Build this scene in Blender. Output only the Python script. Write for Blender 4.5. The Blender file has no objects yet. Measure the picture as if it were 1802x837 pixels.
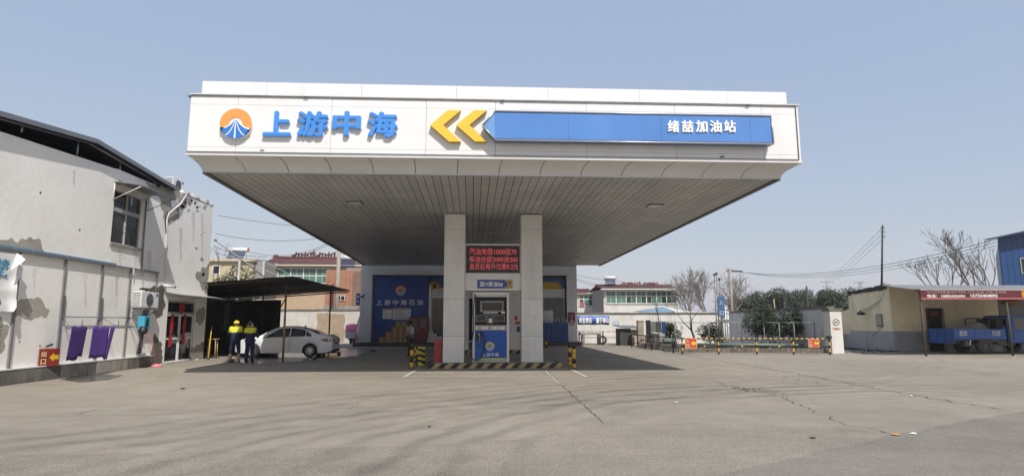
import bpy, bmesh, math, random
from mathutils import Vector, Matrix, noise
random.seed(7)
R = math.radians
S = bpy.context.scene
COL = S.collection

# ------------------------------------------------------------------ camera, sky, sun, exposure
FPX, CX, CY, EYE = 1070.0, 901.0, 418.5, 1.6
PITCH, ROLL, YAW = math.atan((568 - CY) / FPX), -0.001, 0.053
fwd = Vector((math.sin(YAW) * math.cos(PITCH), math.cos(YAW) * math.cos(PITCH), math.sin(PITCH)))
r0 = Vector((math.cos(YAW), -math.sin(YAW), 0)); u0 = r0.cross(fwd)
right = math.cos(ROLL) * r0 + math.sin(ROLL) * u0
up = -math.sin(ROLL) * r0 + math.cos(ROLL) * u0
cam = bpy.data.cameras.new('camera'); camo = bpy.data.objects.new('camera', cam); COL.objects.link(camo)
cam.sensor_width = 36; cam.sensor_fit = 'HORIZONTAL'; cam.lens = FPX / 1802 * 36
cam.clip_start = .05; cam.clip_end = 6000
m = Matrix((right, up, -fwd)).transposed().to_4x4(); m.translation = (0, 0, EYE)
camo.matrix_world = m
S.camera = camo

SUN = Vector((0.316, -0.80, 1.0)).normalized()          # towards the sun
world = bpy.data.worlds.new('World'); S.world = world; world.use_nodes = True
wn = world.node_tree.nodes; wl = world.node_tree.links
bgn = wn['Background']; sky = wn.new('ShaderNodeTexSky'); sky.sky_type = 'NISHITA'; sky.sun_disc = False
sky.sun_elevation = math.asin(SUN.z); sky.sun_rotation = math.atan2(SUN.x, SUN.y)
sky.air_density = 1.0; sky.dust_density = 1.0; sky.ozone_density = 1.0; sky.altitude = 0
# a milky, dust laden sky: the clear-sky gradient seen through an even veil
veil = wn.new('ShaderNodeVectorMath'); veil.operation = 'MULTIPLY_ADD'
veil.inputs[1].default_value = (.285, .19, .06); veil.inputs[2].default_value = (1.01, 1.36, 2.26)
wl.new(sky.outputs[0], veil.inputs[0]); wl.new(veil.outputs[0], bgn.inputs['Color'])
bgn.inputs['Strength'].default_value = 0.15
sl = bpy.data.lights.new('sun', 'SUN'); sl.energy = 2.5; sl.angle = R(.6); sl.color = (1, .968, .92)
slo = bpy.data.objects.new('sun', sl); COL.objects.link(slo); slo.location = (20, -30, 50)
slo.rotation_euler = (-SUN).to_track_quat('-Z', 'Y').to_euler()
S.view_settings.view_transform = 'Standard'; S.view_settings.look = 'None'
S.view_settings.gamma = 1; S.view_settings.exposure = 0.86; S.view_settings.use_curve_mapping = False
S.cycles.max_bounces = 6; S.cycles.transparent_max_bounces = 6

# ------------------------------------------------------------------ measuring helpers: survey of the place
def ray(px, py): return right * ((px - CX) / FPX) + up * (-(py - CY) / FPX) + fwd
def onY(px, py, Y):
    d = ray(px, py); return d * (Y / d.y) + Vector((0, 0, EYE))
def gp(px, py, z=0):
    d = ray(px, py); return d * ((z - EYE) / d.z) + Vector((0, 0, EYE))
def onX(px, py, X):
    d = ray(px, py); return d * (X / d.x) + Vector((0, 0, EYE))

# ------------------------------------------------------------------ materials
MATS = {}
def mat(name, col, rough=.6, metal=0, var=.12, scale=2.0, bump=0, streak=0, emis=0, spec=.5, dirt=None, grime=0):
    if name in MATS: return MATS[name]
    mm = bpy.data.materials.new(name); mm.use_nodes = True; MATS[name] = mm
    nt = mm.node_tree; N = nt.nodes; L = nt.links; b = N['Principled BSDF']
    b.inputs['Roughness'].default_value = rough; b.inputs['Metallic'].default_value = metal
    b.inputs['Specular IOR Level'].default_value = spec
    tc = N.new('ShaderNodeTexCoord'); oi = N.new('ShaderNodeObjectInfo')
    nz = N.new('ShaderNodeTexNoise'); nz.inputs['Scale'].default_value = scale; nz.inputs['Detail'].default_value = 6
    nz.inputs['Roughness'].default_value = .65
    if streak:
        mp = N.new('ShaderNodeMapping'); mp.inputs['Scale'].default_value = (1, 1, streak); L.new(tc.outputs['Object'], mp.inputs[0]); L.new(mp.outputs[0], nz.inputs['Vector'])
    else: L.new(tc.outputs['Object'], nz.inputs['Vector'])
    mr = N.new('ShaderNodeMapRange'); mr.inputs['From Min'].default_value = .3; mr.inputs['From Max'].default_value = .7
    mr.inputs['To Min'].default_value = 1 - var; mr.inputs['To Max'].default_value = 1 + var * .6
    L.new(nz.outputs[0], mr.inputs[0])
    ra = N.new('ShaderNodeMath'); ra.operation = 'MULTIPLY_ADD'; ra.inputs[1].default_value = var * .5; ra.inputs[2].default_value = 1 - var * .25
    L.new(oi.outputs['Random'], ra.inputs[0])
    mu = N.new('ShaderNodeMath'); mu.operation = 'MULTIPLY'; L.new(mr.outputs[0], mu.inputs[0]); L.new(ra.outputs[0], mu.inputs[1])
    vm = N.new('ShaderNodeVectorMath'); vm.operation = 'SCALE'; vm.inputs[0].default_value = col[:3]
    L.new(mu.outputs[0], vm.inputs['Scale'])
    out = vm.outputs[0]
    if grime:
        n2 = N.new('ShaderNodeTexNoise'); n2.inputs['Scale'].default_value = scale * .6; n2.inputs['Detail'].default_value = 9; n2.inputs['Roughness'].default_value = .72
        mp2 = N.new('ShaderNodeMapping'); mp2.inputs['Scale'].default_value = (2.2, 2.2, .45); mp2.inputs['Location'].default_value = (3, 8, 1)
        L.new(tc.outputs['Object'], mp2.inputs[0]); L.new(mp2.outputs[0], n2.inputs['Vector'])
        r2 = N.new('ShaderNodeMapRange'); r2.inputs['From Min'].default_value = .5; r2.inputs['From Max'].default_value = .72
        r2.inputs['To Max'].default_value = grime; L.new(n2.outputs[0], r2.inputs[0])
        mx = N.new('ShaderNodeMix'); mx.data_type = 'RGBA'; mx.inputs[7].default_value = (*(dirt or (.12, .11, .09)), 1)
        L.new(r2.outputs[0], mx.inputs[0]); L.new(out, mx.inputs[6]); out = mx.outputs[2]
    L.new(out, b.inputs['Base Color'])
    rr = N.new('ShaderNodeMapRange'); rr.inputs['To Min'].default_value = max(.02, rough - .1); rr.inputs['To Max'].default_value = min(1, rough + .12)
    L.new(nz.outputs[0], rr.inputs[0]); L.new(rr.outputs[0], b.inputs['Roughness'])
    if bump:
        n3 = N.new('ShaderNodeTexNoise'); n3.inputs['Scale'].default_value = scale * 9; n3.inputs['Detail'].default_value = 5
        L.new(tc.outputs['Object'], n3.inputs['Vector'])
        bp = N.new('ShaderNodeBump'); bp.inputs['Strength'].default_value = bump; bp.inputs['Distance'].default_value = .02
        L.new(n3.outputs[0], bp.inputs['Height']); L.new(bp.outputs[0], b.inputs['Normal'])
    if emis:
        L.new(out, b.inputs['Emission Color']); b.inputs['Emission Strength'].default_value = emis
    return mm

def glassmat(name, col, rough=.06):
    mm = mat(name, col, rough, 0, .25, .8, spec=.45); return mm

WHITE = mat('white panel', (.76, .76, .755), .38, 0, .05, .8, grime=.20, dirt=(.45, .43, .39))
WHITE2 = mat('white metal frame', (.68, .68, .67), .4, 0, .08, 2)
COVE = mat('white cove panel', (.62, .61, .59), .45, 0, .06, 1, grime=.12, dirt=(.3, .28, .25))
GAP = mat('dark joint', (.03, .03, .03), .8)
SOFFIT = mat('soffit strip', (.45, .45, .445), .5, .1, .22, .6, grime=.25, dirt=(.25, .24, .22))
ALU = mat('aluminium trim', (.55, .55, .55), .35, .6, .1, 3)
BLUE_L = mat('blue letter acrylic', (.065, .27, .72), .3, 0, .05, 1)
BLUE_SIGN = mat('blue sign face', (.085, .225, .56), .28, 0, .1, .5, grime=.15, dirt=(.25, .4, .65))
YELLOW = mat('yellow letter', (.80, .52, .05), .35, 0, .05, 1)
ORANGE = mat('orange acrylic', (.88, .34, .09), .35, 0, .04, 1)
LWHITE = mat('white letter', (.85, .85, .84), .4, 0, .03)
COLP = mat('column panel', (.68, .68, .66), .4, 0, .10, 1.2, grime=.32, dirt=(.38, .34, .29))
BLACK = mat('black', (.015, .015, .016), .45)
RUBBER = mat('rubber', (.02, .02, .021), .75, bump=.2, scale=8)
RED = mat('red paint', (.42, .03, .03), .4, var=.15)
YEL = mat('yellow paint', (.72, .42, .03), .5, var=.25, scale=6, grime=.3, dirt=(.1, .08, .05))
BLKP = mat('black paint', (.022, .021, .02), .5, var=.3, scale=6, grime=.25, dirt=(.12, .11, .1))
STEEL = mat('steel', (.35, .35, .35), .4, .8, .2, 4)
STEELP = mat('grey painted steel', (.20, .20, .205), .5, .2, .2, 4)
DGREY = mat('dark grey', (.06, .06, .063), .6)
GLASS_D = glassmat('dark glass', (.012, .015, .017), .05)
GLASS_G = glassmat('green glass', (.075, .15, .125), .15)
WINF = mat('white window frame', (.74, .74, .73), .4)
CONC = mat('concrete', (.30, .28, .25), .85, 0, .25, 2, bump=.4, grime=.5, dirt=(.09, .085, .08))
PAPER = mat('paper', (.74, .73, .70), .8, var=.06)
CARD = mat('cardboard', (.36, .22, .11), .8, var=.25, scale=4)
BRICK = None

# ------------------------------------------------------------------ building helpers
WL = {}
def wloc(o): return WL.get(o.name, Vector((0, 0, 0)))
def link(o, parent=None, loc=(0, 0, 0)):
    COL.objects.link(o)
    o.location = loc
    if parent is not None: o.parent = parent
    WL[o.name] = Vector(loc) + (wloc(parent) if parent is not None else Vector((0, 0, 0)))
    return o
def tag(o, label=None, cat=None, group=None, kind=None):
    if label: o['label'] = label
    if cat: o['category'] = cat
    if group: o['group'] = group
    if kind: o['kind'] = kind
    return o
def thing(name, label, cat, loc=(0, 0, 0), rz=0, group=None):
    o = bpy.data.objects.new(name, None); o.empty_display_size = .2
    link(o, None, loc); o.rotation_euler.z = rz
    return tag(o, label, cat, group)

class MB:
    def __init__(s): s.v = []; s.f = []; s.mi = []; s.sm = []
    def add(s, vs, fs, mi=0, sm=False):
        n = len(s.v); s.v += [Vector(v) for v in vs]
        for f in fs: s.f.append([i + n for i in f]); s.mi.append(mi); s.sm.append(sm)
        return s
    def hexa(s, p, mi=0):   # 8 points: bottom 4 ccw, top 4
        return s.add(p, [(3, 2, 1, 0), (4, 5, 6, 7), (0, 1, 5, 4), (1, 2, 6, 5), (2, 3, 7, 6), (3, 0, 4, 7)], mi)
    def box(s, x0, x1, y0, y1, z0, z1, mi=0):
        return s.hexa([(x0, y0, z0), (x1, y0, z0), (x1, y1, z0), (x0, y1, z0), (x0, y0, z1), (x1, y0, z1), (x1, y1, z1), (x0, y1, z1)], mi)
    def bbox(s, x0, x1, y0, y1, z0, z1, b=.02, mi=0):   # box with bevelled edges
        bm = bmesh.new(); bmesh.ops.create_cube(bm, size=1)
        for v in bm.verts: v.co = Vector(((x0 + x1) / 2 + v.co.x * (x1 - x0), (y0 + y1) / 2 + v.co.y * (y1 - y0), (z0 + z1) / 2 + v.co.z * (z1 - z0)))
        bmesh.ops.bevel(bm, geom=bm.edges[:], offset=b, segments=2, affect='EDGES', profile=.6)
        bm.verts.index_update(); s.add([v.co.copy() for v in bm.verts], [[v.index for v in f.verts] for f in bm.faces], mi); bm.free(); return s
    def obox(s, c, ax, ay, az, hx, hy, hz, mi=0):   # oriented box
        c, ax, ay, az = Vector(c), Vector(ax).normalized(), Vector(ay).normalized(), Vector(az).normalized()
        P = [c + ax * (i * hx) + ay * (j * hy) + az * (k * hz) for k in (-1, 1) for i, j in ((-1, -1), (1, -1), (1, 1), (-1, 1))]
        return s.hexa(P, mi)
    def tube(s, pts, r, n=8, mi=0, sm=True, cap=True):
        pts = [Vector(p) for p in pts]; rs = r if isinstance(r, (list, tuple)) else [r] * len(pts)
        base = len(s.v); ref = None
        for i, p in enumerate(pts):
            d = (pts[min(i + 1, len(pts) - 1)] - pts[max(i - 1, 0)]).normalized()
            if ref is None: ref = Vector((0, 0, 1)) if abs(d.z) < .9 else Vector((1, 0, 0))
            a = d.cross(ref).normalized(); b = d.cross(a).normalized(); ref = -b if abs(d.dot(b)) < .9 else ref
            ref = a.cross(d)
            for k in range(n):
                t = 2 * math.pi * k / n
                s.v.append(p + a * (math.cos(t) * rs[i]) + b * (math.sin(t) * rs[i]))
        for i in range(len(pts) - 1):
            for k in range(n):
                q = base + i * n
                s.f.append([q + k, q + (k + 1) % n, q + n + (k + 1) % n, q + n + k]); s.mi.append(mi); s.sm.append(sm)
        if cap:
            s.f.append([base + k for k in range(n)][::-1]); s.mi.append(mi); s.sm.append(False)
            q = base + (len(pts) - 1) * n
            s.f.append([q + k for k in range(n)]); s.mi.append(mi); s.sm.append(False)
        return s
    def lathe(s, c, prof, axis='z', n=20, mi=0, sm=True):  # prof [(r,h)]
        c = Vector(c); base = len(s.v)
        for r, h in prof:
            for k in range(n):
                t = 2 * math.pi * k / n; a, b = r * math.cos(t), r * math.sin(t)
                s.v.append(c + (Vector((a, b, h)) if axis == 'z' else Vector((a, h, b)) if axis == 'y' else Vector((h, a, b))))
        for i in range(len(prof) - 1):
            for k in range(n):
                q = base + i * n
                s.f.append([q + k, q + (k + 1) % n, q + n + (k + 1) % n, q + n + k]); s.mi.append(mi); s.sm.append(sm)
        return s
    def prism(s, poly, d, mi=0):   # poly: list of 3D points, extruded by vector d
        d = Vector(d); n = len(poly); P = [Vector(p) for p in poly]
        return s.add(P + [p + d for p in P], [list(range(n))[::-1], list(range(n, 2 * n))] + [(i, (i + 1) % n, n + (i + 1) % n, n + i) for i in range(n)], mi)
    def quad(s, a, b, c, d, mi=0): return s.add([a, b, c, d], [(0, 1, 2, 3)], mi)
    def build(s, name, mats, parent=None, local=False, fix=True):
        me = bpy.data.meshes.new(name)
        off = wloc(parent) if (parent is not None and not local) else Vector((0, 0, 0))
        me.from_pydata([tuple(v - off) for v in s.v], [], s.f)
        if not isinstance(mats, (list, tuple)): mats = [mats]
        for x in mats: me.materials.append(x)
        me.polygons.foreach_set('material_index', s.mi); me.polygons.foreach_set('use_smooth', s.sm)
        if fix:
            bm = bmesh.new(); bm.from_mesh(me); bmesh.ops.recalc_face_normals(bm, faces=bm.faces[:]); bm.to_mesh(me); bm.free()
        me.update()
        o = bpy.data.objects.new(name, me); link(o, parent)
        return o
def part(name, mats, parent, fn, *a, **k):
    b = MB(); getattr(b, fn)(*a, **k); return b.build(name, mats, parent)
def boxp(name, mt, parent, x0, x1, y0, y1, z0, z1): return MB().box(x0, x1, y0, y1, z0, z1).build(name, mt, parent)
def bboxp(name, mt, parent, x0, x1, y0, y1, z0, z1, b=.015): return MB().bbox(x0, x1, y0, y1, z0, z1, b).build(name, mt, parent)
def copy_tree(o, parent=None, loc=None):
    c = o.copy(); COL.objects.link(c); c.parent = parent
    if loc is not None: c.location = loc
    for ch in list(o.children): copy_tree(ch, c)
    return c

def glyph_mesh(body, depth, bold):
    cu = bpy.data.curves.new('text_tmp', 'FONT'); cu.body = body; cu.extrude = depth / 2; cu.offset = bold; cu.resolution_u = 3
    o = bpy.data.objects.new('text_tmp', cu); COL.objects.link(o); bpy.context.view_layer.update()
    me = bpy.data.meshes.new_from_object(o.evaluated_get(bpy.context.evaluated_depsgraph_get()))
    V = [v.co.copy() for v in me.vertices]; F = [list(p.vertices) for p in me.polygons]
    bpy.data.objects.remove(o); bpy.data.curves.remove(cu); bpy.data.meshes.remove(me)
    return V, F
def text(name, body, mt, parent, c, w, h, ux=(1, 0, 0), uy=(0, 0, 1), depth=.01, bold=.02, fit=True):
    """writing centred at c, spanning w x h, standing proud of its surface"""
    V, F = glyph_mesh(body, .02, 0)
    xs = [v.x for v in V]; ys = [v.y for v in V]
    x0, x1, y0, y1 = min(xs), max(xs), min(ys), max(ys)
    sx = w / (x1 - x0); sy = h / (y1 - y0)
    ux, uy, c = Vector(ux).normalized(), Vector(uy).normalized(), Vector(c); nn = ux.cross(uy)
    b = MB()
    sh = [(0, 0)] if bold < .008 else [(0, 0), (1, 0), (-1, 0), (0, 1), (0, -1), (.7, .7), (-.7, .7), (.7, -.7), (-.7, -.7)]
    g = 1 - 2 * bold                     # strokes are thickened by overlapping, slightly stepped copies
    for i, (ox, oy) in enumerate(sh):
        b.add([c + ux * (((v.x - (x0 + x1) / 2) * (g if len(body) < 2 else 1) + ox * bold) * sx) + uy * (((v.y - (y0 + y1) / 2) * g + oy * bold) * sy) + nn * ((v.z / .02 + .5) * (depth - depth * .03 * i)) for v in V], F)
    return b.build(name, mt, parent, fix=False)

def wavy_poly(pts, amp, sub=6, seed=0):
    """outline with torn, uneven edges (2D)"""
    out = []
    for i in range(len(pts)):
        a = Vector((*pts[i], 0)); b = Vector((*pts[(i + 1) % len(pts)], 0)); d = b - a
        if d.length < 1e-6: continue
        nn = Vector((-d.y, d.x, 0)).normalized()
        for k in range(sub):
            t = k / sub; p = a + d * t
            p += nn * (noise.noise(Vector((p.x * 5 + seed, p.y * 5, seed * 3.1))) * amp * 1.6 + (random.random() - .5) * amp * .5)
            out.append((p.x, p.y))
    return out

# ------------------------------------------------------------------ ground
def groundmat(name, base, coarse=0.0, tracks=True):
    mm = bpy.data.materials.new(name); mm.use_nodes = True
    nt = mm.node_tree; N = nt.nodes; L = nt.links; b = N['Principled BSDF']; b.inputs['Roughness'].default_value = .85
    tc = N.new('ShaderNodeTexCoord')
    def nz(scale, det=6, rough=.6, sc=(1, 1, 1), rot=0):
        mp = N.new('ShaderNodeMapping'); mp.inputs['Scale'].default_value = sc; mp.inputs['Rotation'].default_value = (0, 0, rot)
        L.new(tc.outputs['Object'], mp.inputs[0])
        n = N.new('ShaderNodeTexNoise'); n.inputs['Scale'].default_value = scale; n.inputs['Detail'].default_value = det; n.inputs['Roughness'].default_value = rough
        L.new(mp.outputs[0], n.inputs['Vector']); return n.outputs[0]
    def rng(s, a, b_, c, d):
        m_ = N.new('ShaderNodeMapRange'); m_.inputs['From Min'].default_value = a; m_.inputs['From Max'].default_value = b_
        m_.inputs['To Min'].default_value = c; m_.inputs['To Max'].default_value = d; L.new(s, m_.inputs[0]); return m_.outputs[0]
    def mul(a, b_):
        m_ = N.new('ShaderNodeMath'); m_.operation = 'MULTIPLY'
        for i, x in enumerate((a, b_)):
            if isinstance(x, (int, float)): m_.inputs[i].default_value = x
            else: L.new(x, m_.inputs[i])
        return m_.outputs[0]
    v = mul(rng(nz(.16, 4), .3, .7, .82, 1.10), rng(nz(1.3, 8, .7), .3, .7, .86, 1.08))
    v = mul(v, rng(nz(38, 3, .8), .3, .75, .93 - coarse * .3, 1.05 + coarse * .25))
    # dusty drifts swept along the driving direction
    v = mul(v, rng(nz(.5, 6, .6, (.35, 2.2, 1), R(-12)), .35, .7, .93, 1.05))
    if tracks:   # tyre arcs of vehicles turning in: rings about turning points, broken by noise
        for (cx_, cy_, r_, w_, nb, st) in ((9, 5, 10.2, 2.2, 3.4, .36), (12, -2, 21.2, 2.6, 3.0, .27), (11, 1.5, 15.6, 2.2, 3.6, .31), (10, -9, 23.5, 1.6, 3.2, .30), (16, 44.5, 31.5, 1.4, 4.0, .18), (-6, 42, 30.5, 1.2, 4.2, .18)):
            sp = N.new('ShaderNodeVectorMath'); sp.operation = 'DISTANCE'; L.new(tc.outputs['Object'], sp.inputs[0]); sp.inputs[1].default_value = (cx_, cy_, 0)
            n_ = nz(.25, 3); ad = N.new('ShaderNodeMath'); ad.operation = 'MULTIPLY_ADD'; L.new(n_, ad.inputs[0]); ad.inputs[1].default_value = 1.6; L.new(sp.outputs['Value'], ad.inputs[2])
            su = N.new('ShaderNodeMath'); su.operation = 'SUBTRACT'; L.new(ad.outputs[0], su.inputs[0]); su.inputs[1].default_value = r_ + .8
            ab = N.new('ShaderNodeMath'); ab.operation = 'ABSOLUTE'; L.new(su.outputs[0], ab.inputs[0])
            env = rng(ab.outputs[0], 0, w_, 1, 0)
            sn = N.new('ShaderNodeMath'); sn.operation = 'SINE'; L.new(mul(su.outputs[0], nb * 2.6), sn.inputs[0])
            band = mul(env, rng(sn.outputs[0], -.1, .9, 0, 1))
            band = mul(band, rng(nz(.7, 5, .7), .35, .65, .25, 1))
            sb = N.new('ShaderNodeMath'); sb.operation = 'MULTIPLY_ADD'; L.new(band, sb.inputs[0]); sb.inputs[1].default_value = -st; sb.inputs[2].default_value = 1
            v = mul(v, sb.outputs[0])
    v = mul(v, rng(nz(9, 8, .75), .35, .7, .90, 1.07)); v = mul(v, rng(nz(20, 2, .5), .66, .74, 1, .72 if coarse else .84))
    # oil spots
    v = mul(v, rng(nz(.9, 3, .5), .68, .78, 1, .72))
    vm = N.new('ShaderNodeVectorMath'); vm.operation = 'SCALE'; vm.inputs[0].default_value = base; L.new(v, vm.inputs['Scale'])
    L.new(vm.outputs[0], b.inputs['Base Color'])
    bp = N.new('ShaderNodeBump'); bp.inputs['Strength'].default_value = .25 + coarse * .6; bp.inputs['Distance'].default_value = .012
    L.new(nz(55, 4, .8), bp.inputs['Height']); L.new(bp.outputs[0], b.inputs['Normal'])
    return mm
GROUND = groundmat('worn concrete paving', (.306, .268, .211))
ROADM = groundmat('grey asphalt', (.262, .231, .189), .9, False)
ROADC = groundmat('exposed aggregate paving', (.350, .306, .243), 1.6, True)
LAND = mat('dry soil', (.20, .17, .12), .95, 0, .3, .5, bump=.4)

def sheet(name, pts, z, mt, kind='structure', amp=0, parent=None):
    b = MB(); P = wavy_poly(pts, amp, 14, 3) if amp else pts
    b.add([(x, y, z) for x, y in P], [list(range(len(P)))])
    o = b.build(name, mt, parent); 
    if o.data.polygons[0].normal.z < 0: o.data.flip_normals()
    if parent is None: tag(o, kind=kind)
    return o
b = MB(); n_ = 24
ring = [80, 400, 3000]
b.add([(-60, -30, 0), (60, -30, 0), (60, 60, 0), (-60, 60, 0)], [(0, 1, 2, 3)])
forecourt = b.build('forecourt_ground', GROUND); tag(forecourt, kind='structure')
sheet('terrain', [(-3000, -600), (3000, -600), (3000, 4000), (-3000, 4000)], -.02, LAND)
bound = [gp(*p) for p in ((0, 800), (300, 797), (600, 786), (880, 777), (960, 765), (1065, 746), (1250, 744), (1480, 752), (1560, 763))]
road_edge = [gp(*p) for p in ((1235, 840), (1400, 806), (1565, 765), (1700, 742), (1802, 722))]
def road(name, edge, mt, z, seed):
    pts = [(p.x, p.y) for p in edge]; b = MB(); top = []
    for i in range(len(pts) - 1):
        for k in range(12):
            t = k / 12; x = pts[i][0] * (1 - t) + pts[i + 1][0] * t; y = pts[i][1] * (1 - t) + pts[i + 1][1] * t
            top.append((x, y + .10 * noise.noise(Vector((x * 2.1, seed, 0))) + .05 * noise.noise(Vector((x * 7, seed, 2)))))
    top.append(pts[-1])
    n = len(top); b.add([(x, y, z) for x, y in top] + [(x, -8, z) for x, y in top], [(i, n + i, n + i + 1, i + 1) for i in range(n - 1)])
    o = b.build(name, mt); tag(o, kind='structure')
    if o.data.polygons[0].normal.z < 0: o.data.flip_normals()
e0 = [gp(-260, 803)] + bound; road('pavement', e0 + [Vector((12, 8.3, 0))], ROADC, .004, 5.3)
road('road', road_edge + [Vector((30, 14.5, 0)), Vector((60, 16, 0))], ROADM, .008, 1.7)

# joints and cracks: thin dark filled grooves lying in the paving
CRACK = mat('crack filler', (.10, .09, .078), .9, var=.3, scale=6)
def crack(name, px, w, wob, label):
    P = [gp(*p) for p in px]; pts = []
    for i in range(len(P) - 1):
        k = max(2, int((P[i + 1] - P[i]).length / .09))
        for j in range(k): pts.append(P[i].lerp(P[i + 1], j / k))
    pts.append(P[-1]); b = MB(); n = len(pts)
    V = []
    for i, p in enumerate(pts):
        d = (pts[min(i + 1, n - 1)] - pts[max(0, i - 1)]).normalized(); nn = Vector((-d.y, d.x, 0))
        o = nn * (wob * noise.noise(Vector((p.x * 3, p.y * 3, 7)))); ww = w * (.25 + 1.1 * random.random()); o += nn * (w * 3 * (random.random() - .5))
        V += [p + o + nn * ww, p + o - nn * ww]
    b.add([(v.x, v.y, .013) for v in V], [(2 * i, 2 * i + 1, 2 * i + 3, 2 * i + 2) for i in range(n - 1)])
    o = b.build(name, CRACK); tag(o, kind='structure')
crack('paving_joint', [(1210, 625), (1300, 640), (1400, 657), (1530, 681), (1660, 704), (1780, 723)], .018, .10, '')
crack('paving_joint', [(962, 650), (985, 675), (1020, 706), (1063, 744)], .009, .05, '')
crack('paving_crack', [(1250, 668), (1290, 680), (1310, 685), (1345, 689), (1365, 695), (1410, 714), (1480, 742), (1560, 763)], .009, .2, '')
crack('paving_crack', [(1290, 682), (1320, 690), (1350, 686), (1372, 698)], .016, .5, '')
crack('paving_crack', [(1295, 679), (1315, 688), (1335, 684), (1362, 693)], .018, .45, '')
crack('paving_crack', [(1300, 686), (1330, 684), (1350, 692), (1368, 690)], .014, .4, '')
crack('paving_crack', [(1380, 671), (1425, 678), (1462, 677)], .010, .4, '')
crack('paving_crack', [(1345, 660), (1400, 668), (1455, 675)], .012, .3, '')
crack('paving_joint', [(700, 690), (640, 703), (615, 720)], .006, .05, '')
crack('paving_crack', [(130, 730), (170, 721)], .012, .1, '')

# painted bay lines
LINE = mat('worn white road paint', (.55, .53, .48), .8, 0, .3, 3, grime=.75, dirt=(.27, .24, .2))
def pline(px0, px1, w):
    a, c = gp(*px0), gp(*px1); d = (c - a).normalized(); nn = Vector((-d.y, d.x, 0)) * w
    b = MB(); b.add([(v.x, v.y, .010) for v in (a + nn, a - nn, c - nn, c + nn)], [(0, 1, 2, 3)])
    o = b.build('painted_line', LINE); tag(o, kind='structure')
pline((708, 663), (990, 662), .04); pline((709, 664), (733, 651), .05); pline((1003, 649), (1032, 663), .05); pline((960, 652), (985, 676), .025)

# water on the ground
def wet(name, px, seed, amp=.25):
    mm = mat('wet ground', (.085, .077, .068), .2, 0, .3, .8, spec=.6)
    pts = [(gp(*p).x, gp(*p).y) for p in px]
    o = sheet(name, pts, .012, mm, amp=amp)
wet('puddle', [(108, 667), (150, 658), (215, 660), (190, 668), (140, 672)], 1, .06)
wet('puddle', [(395, 634), (440, 626), (520, 618), (610, 612), (665, 616), (640, 624), (560, 634), (450, 641)], 2, .4)

# scraps on the ground
def scrap(px, py, s, mt, label, cat='litter', name='litter'):
    p = gp(px, py); b = MB()
    pts = [(p.x + s * math.cos(a) * random.uniform(.6, 1.2), p.y + s * math.sin(a) * random.uniform(.5, 1), .016 + random.uniform(0, s * .15)) for a in (0, 1, 2.1, 3.2, 4.3, 5.3)]
    b.add(pts + [(p.x, p.y, .02 + s * .22)], [(i, (i + 1) % 6, 6) for i in range(6)])
    b.add([(x, y, .013) for x, y, z in pts], [list(range(6))])
    tag(b.build(name, mt), label, cat, 'scraps of litter on the paving')
scrap(1577, 766, .07, mat('orange wrapper', (.6, .3, .05), .5), 'orange wrapper lying on the edge of the darker asphalt')
scrap(1606, 764, .06, PAPER, 'white scrap of paper right of the orange wrapper')
scrap(1604, 697, .06, PAPER, 'white scrap of paper beside the long paving joint')
scrap(1431, 771, .05, mat('dry leaf', (.13, .10, .07), .9), 'flat dark leaf on the rough paving in the right foreground')
scrap(322, 684, .08, DGREY, 'dark scrap lying on the paving before the shed')
scrap(1190, 709, .05, PAPER, 'tiny white paper scrap in the middle of the forecourt')
scrap(756, 751, .035, DGREY, 'small dark scrap on the paving in the near middle')

# ------------------------------------------------------------------ canopy
YF, YS, YB = 16.2, 16.62, 43.2      # fascia plane, front soffit edge, rear edge
ZS, ZB, ZT = 5.69, 6.07, 7.72
def xl(Y): return -7.58 - .0235 * (Y - YS)
def xr(Y): return 8.60 + .002 * (Y - YS)
canopy = thing('canopy', 'large white petrol station canopy on two pairs of panelled columns', 'canopy', (.5, 22.7, 0))
FXL, FXR = -7.83, 9.02
# hidden core
part('core', GAP, canopy, 'hexa', [(xl(YS) + .06, YS + .06, ZS + .07), (xr(YS) - .06, YS + .06, ZS + .07), (xr(YB) - .05, YB - .05, ZS + .07), (xl(YB) + .05, YB - .05, ZS + .07),
     (xl(YS) + .06, YS + .06, ZT - .05), (xr(YS) - .06, YS + .06, ZT - .05), (xr(YB) - .05, YB - .05, ZT - .05), (xl(YB) + .05, YB - .05, ZT - .05)])
boxp('fascia_backing', GAP, canopy, FXL + .03, FXR - .03, YF + .03, YS + .05, ZB + .02, ZT - .03)
# front fascia panels
seams = [FXL] + [onY(px, 220, YF).x for px in (417, 583, 750, 872, 1032, 1188, 1342)] + [FXR]
rows = [(ZB, ZB + .20), (ZB + .206, ZT - .262), (ZT - .256, ZT)]
for i in range(len(seams) - 1):
    for z0, z1 in rows:
        boxp('fascia_panel', WHITE, canopy, seams[i] + .004, seams[i + 1] - .004, YF - random.uniform(0, .004), YF + .028, z0, z1)
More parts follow.
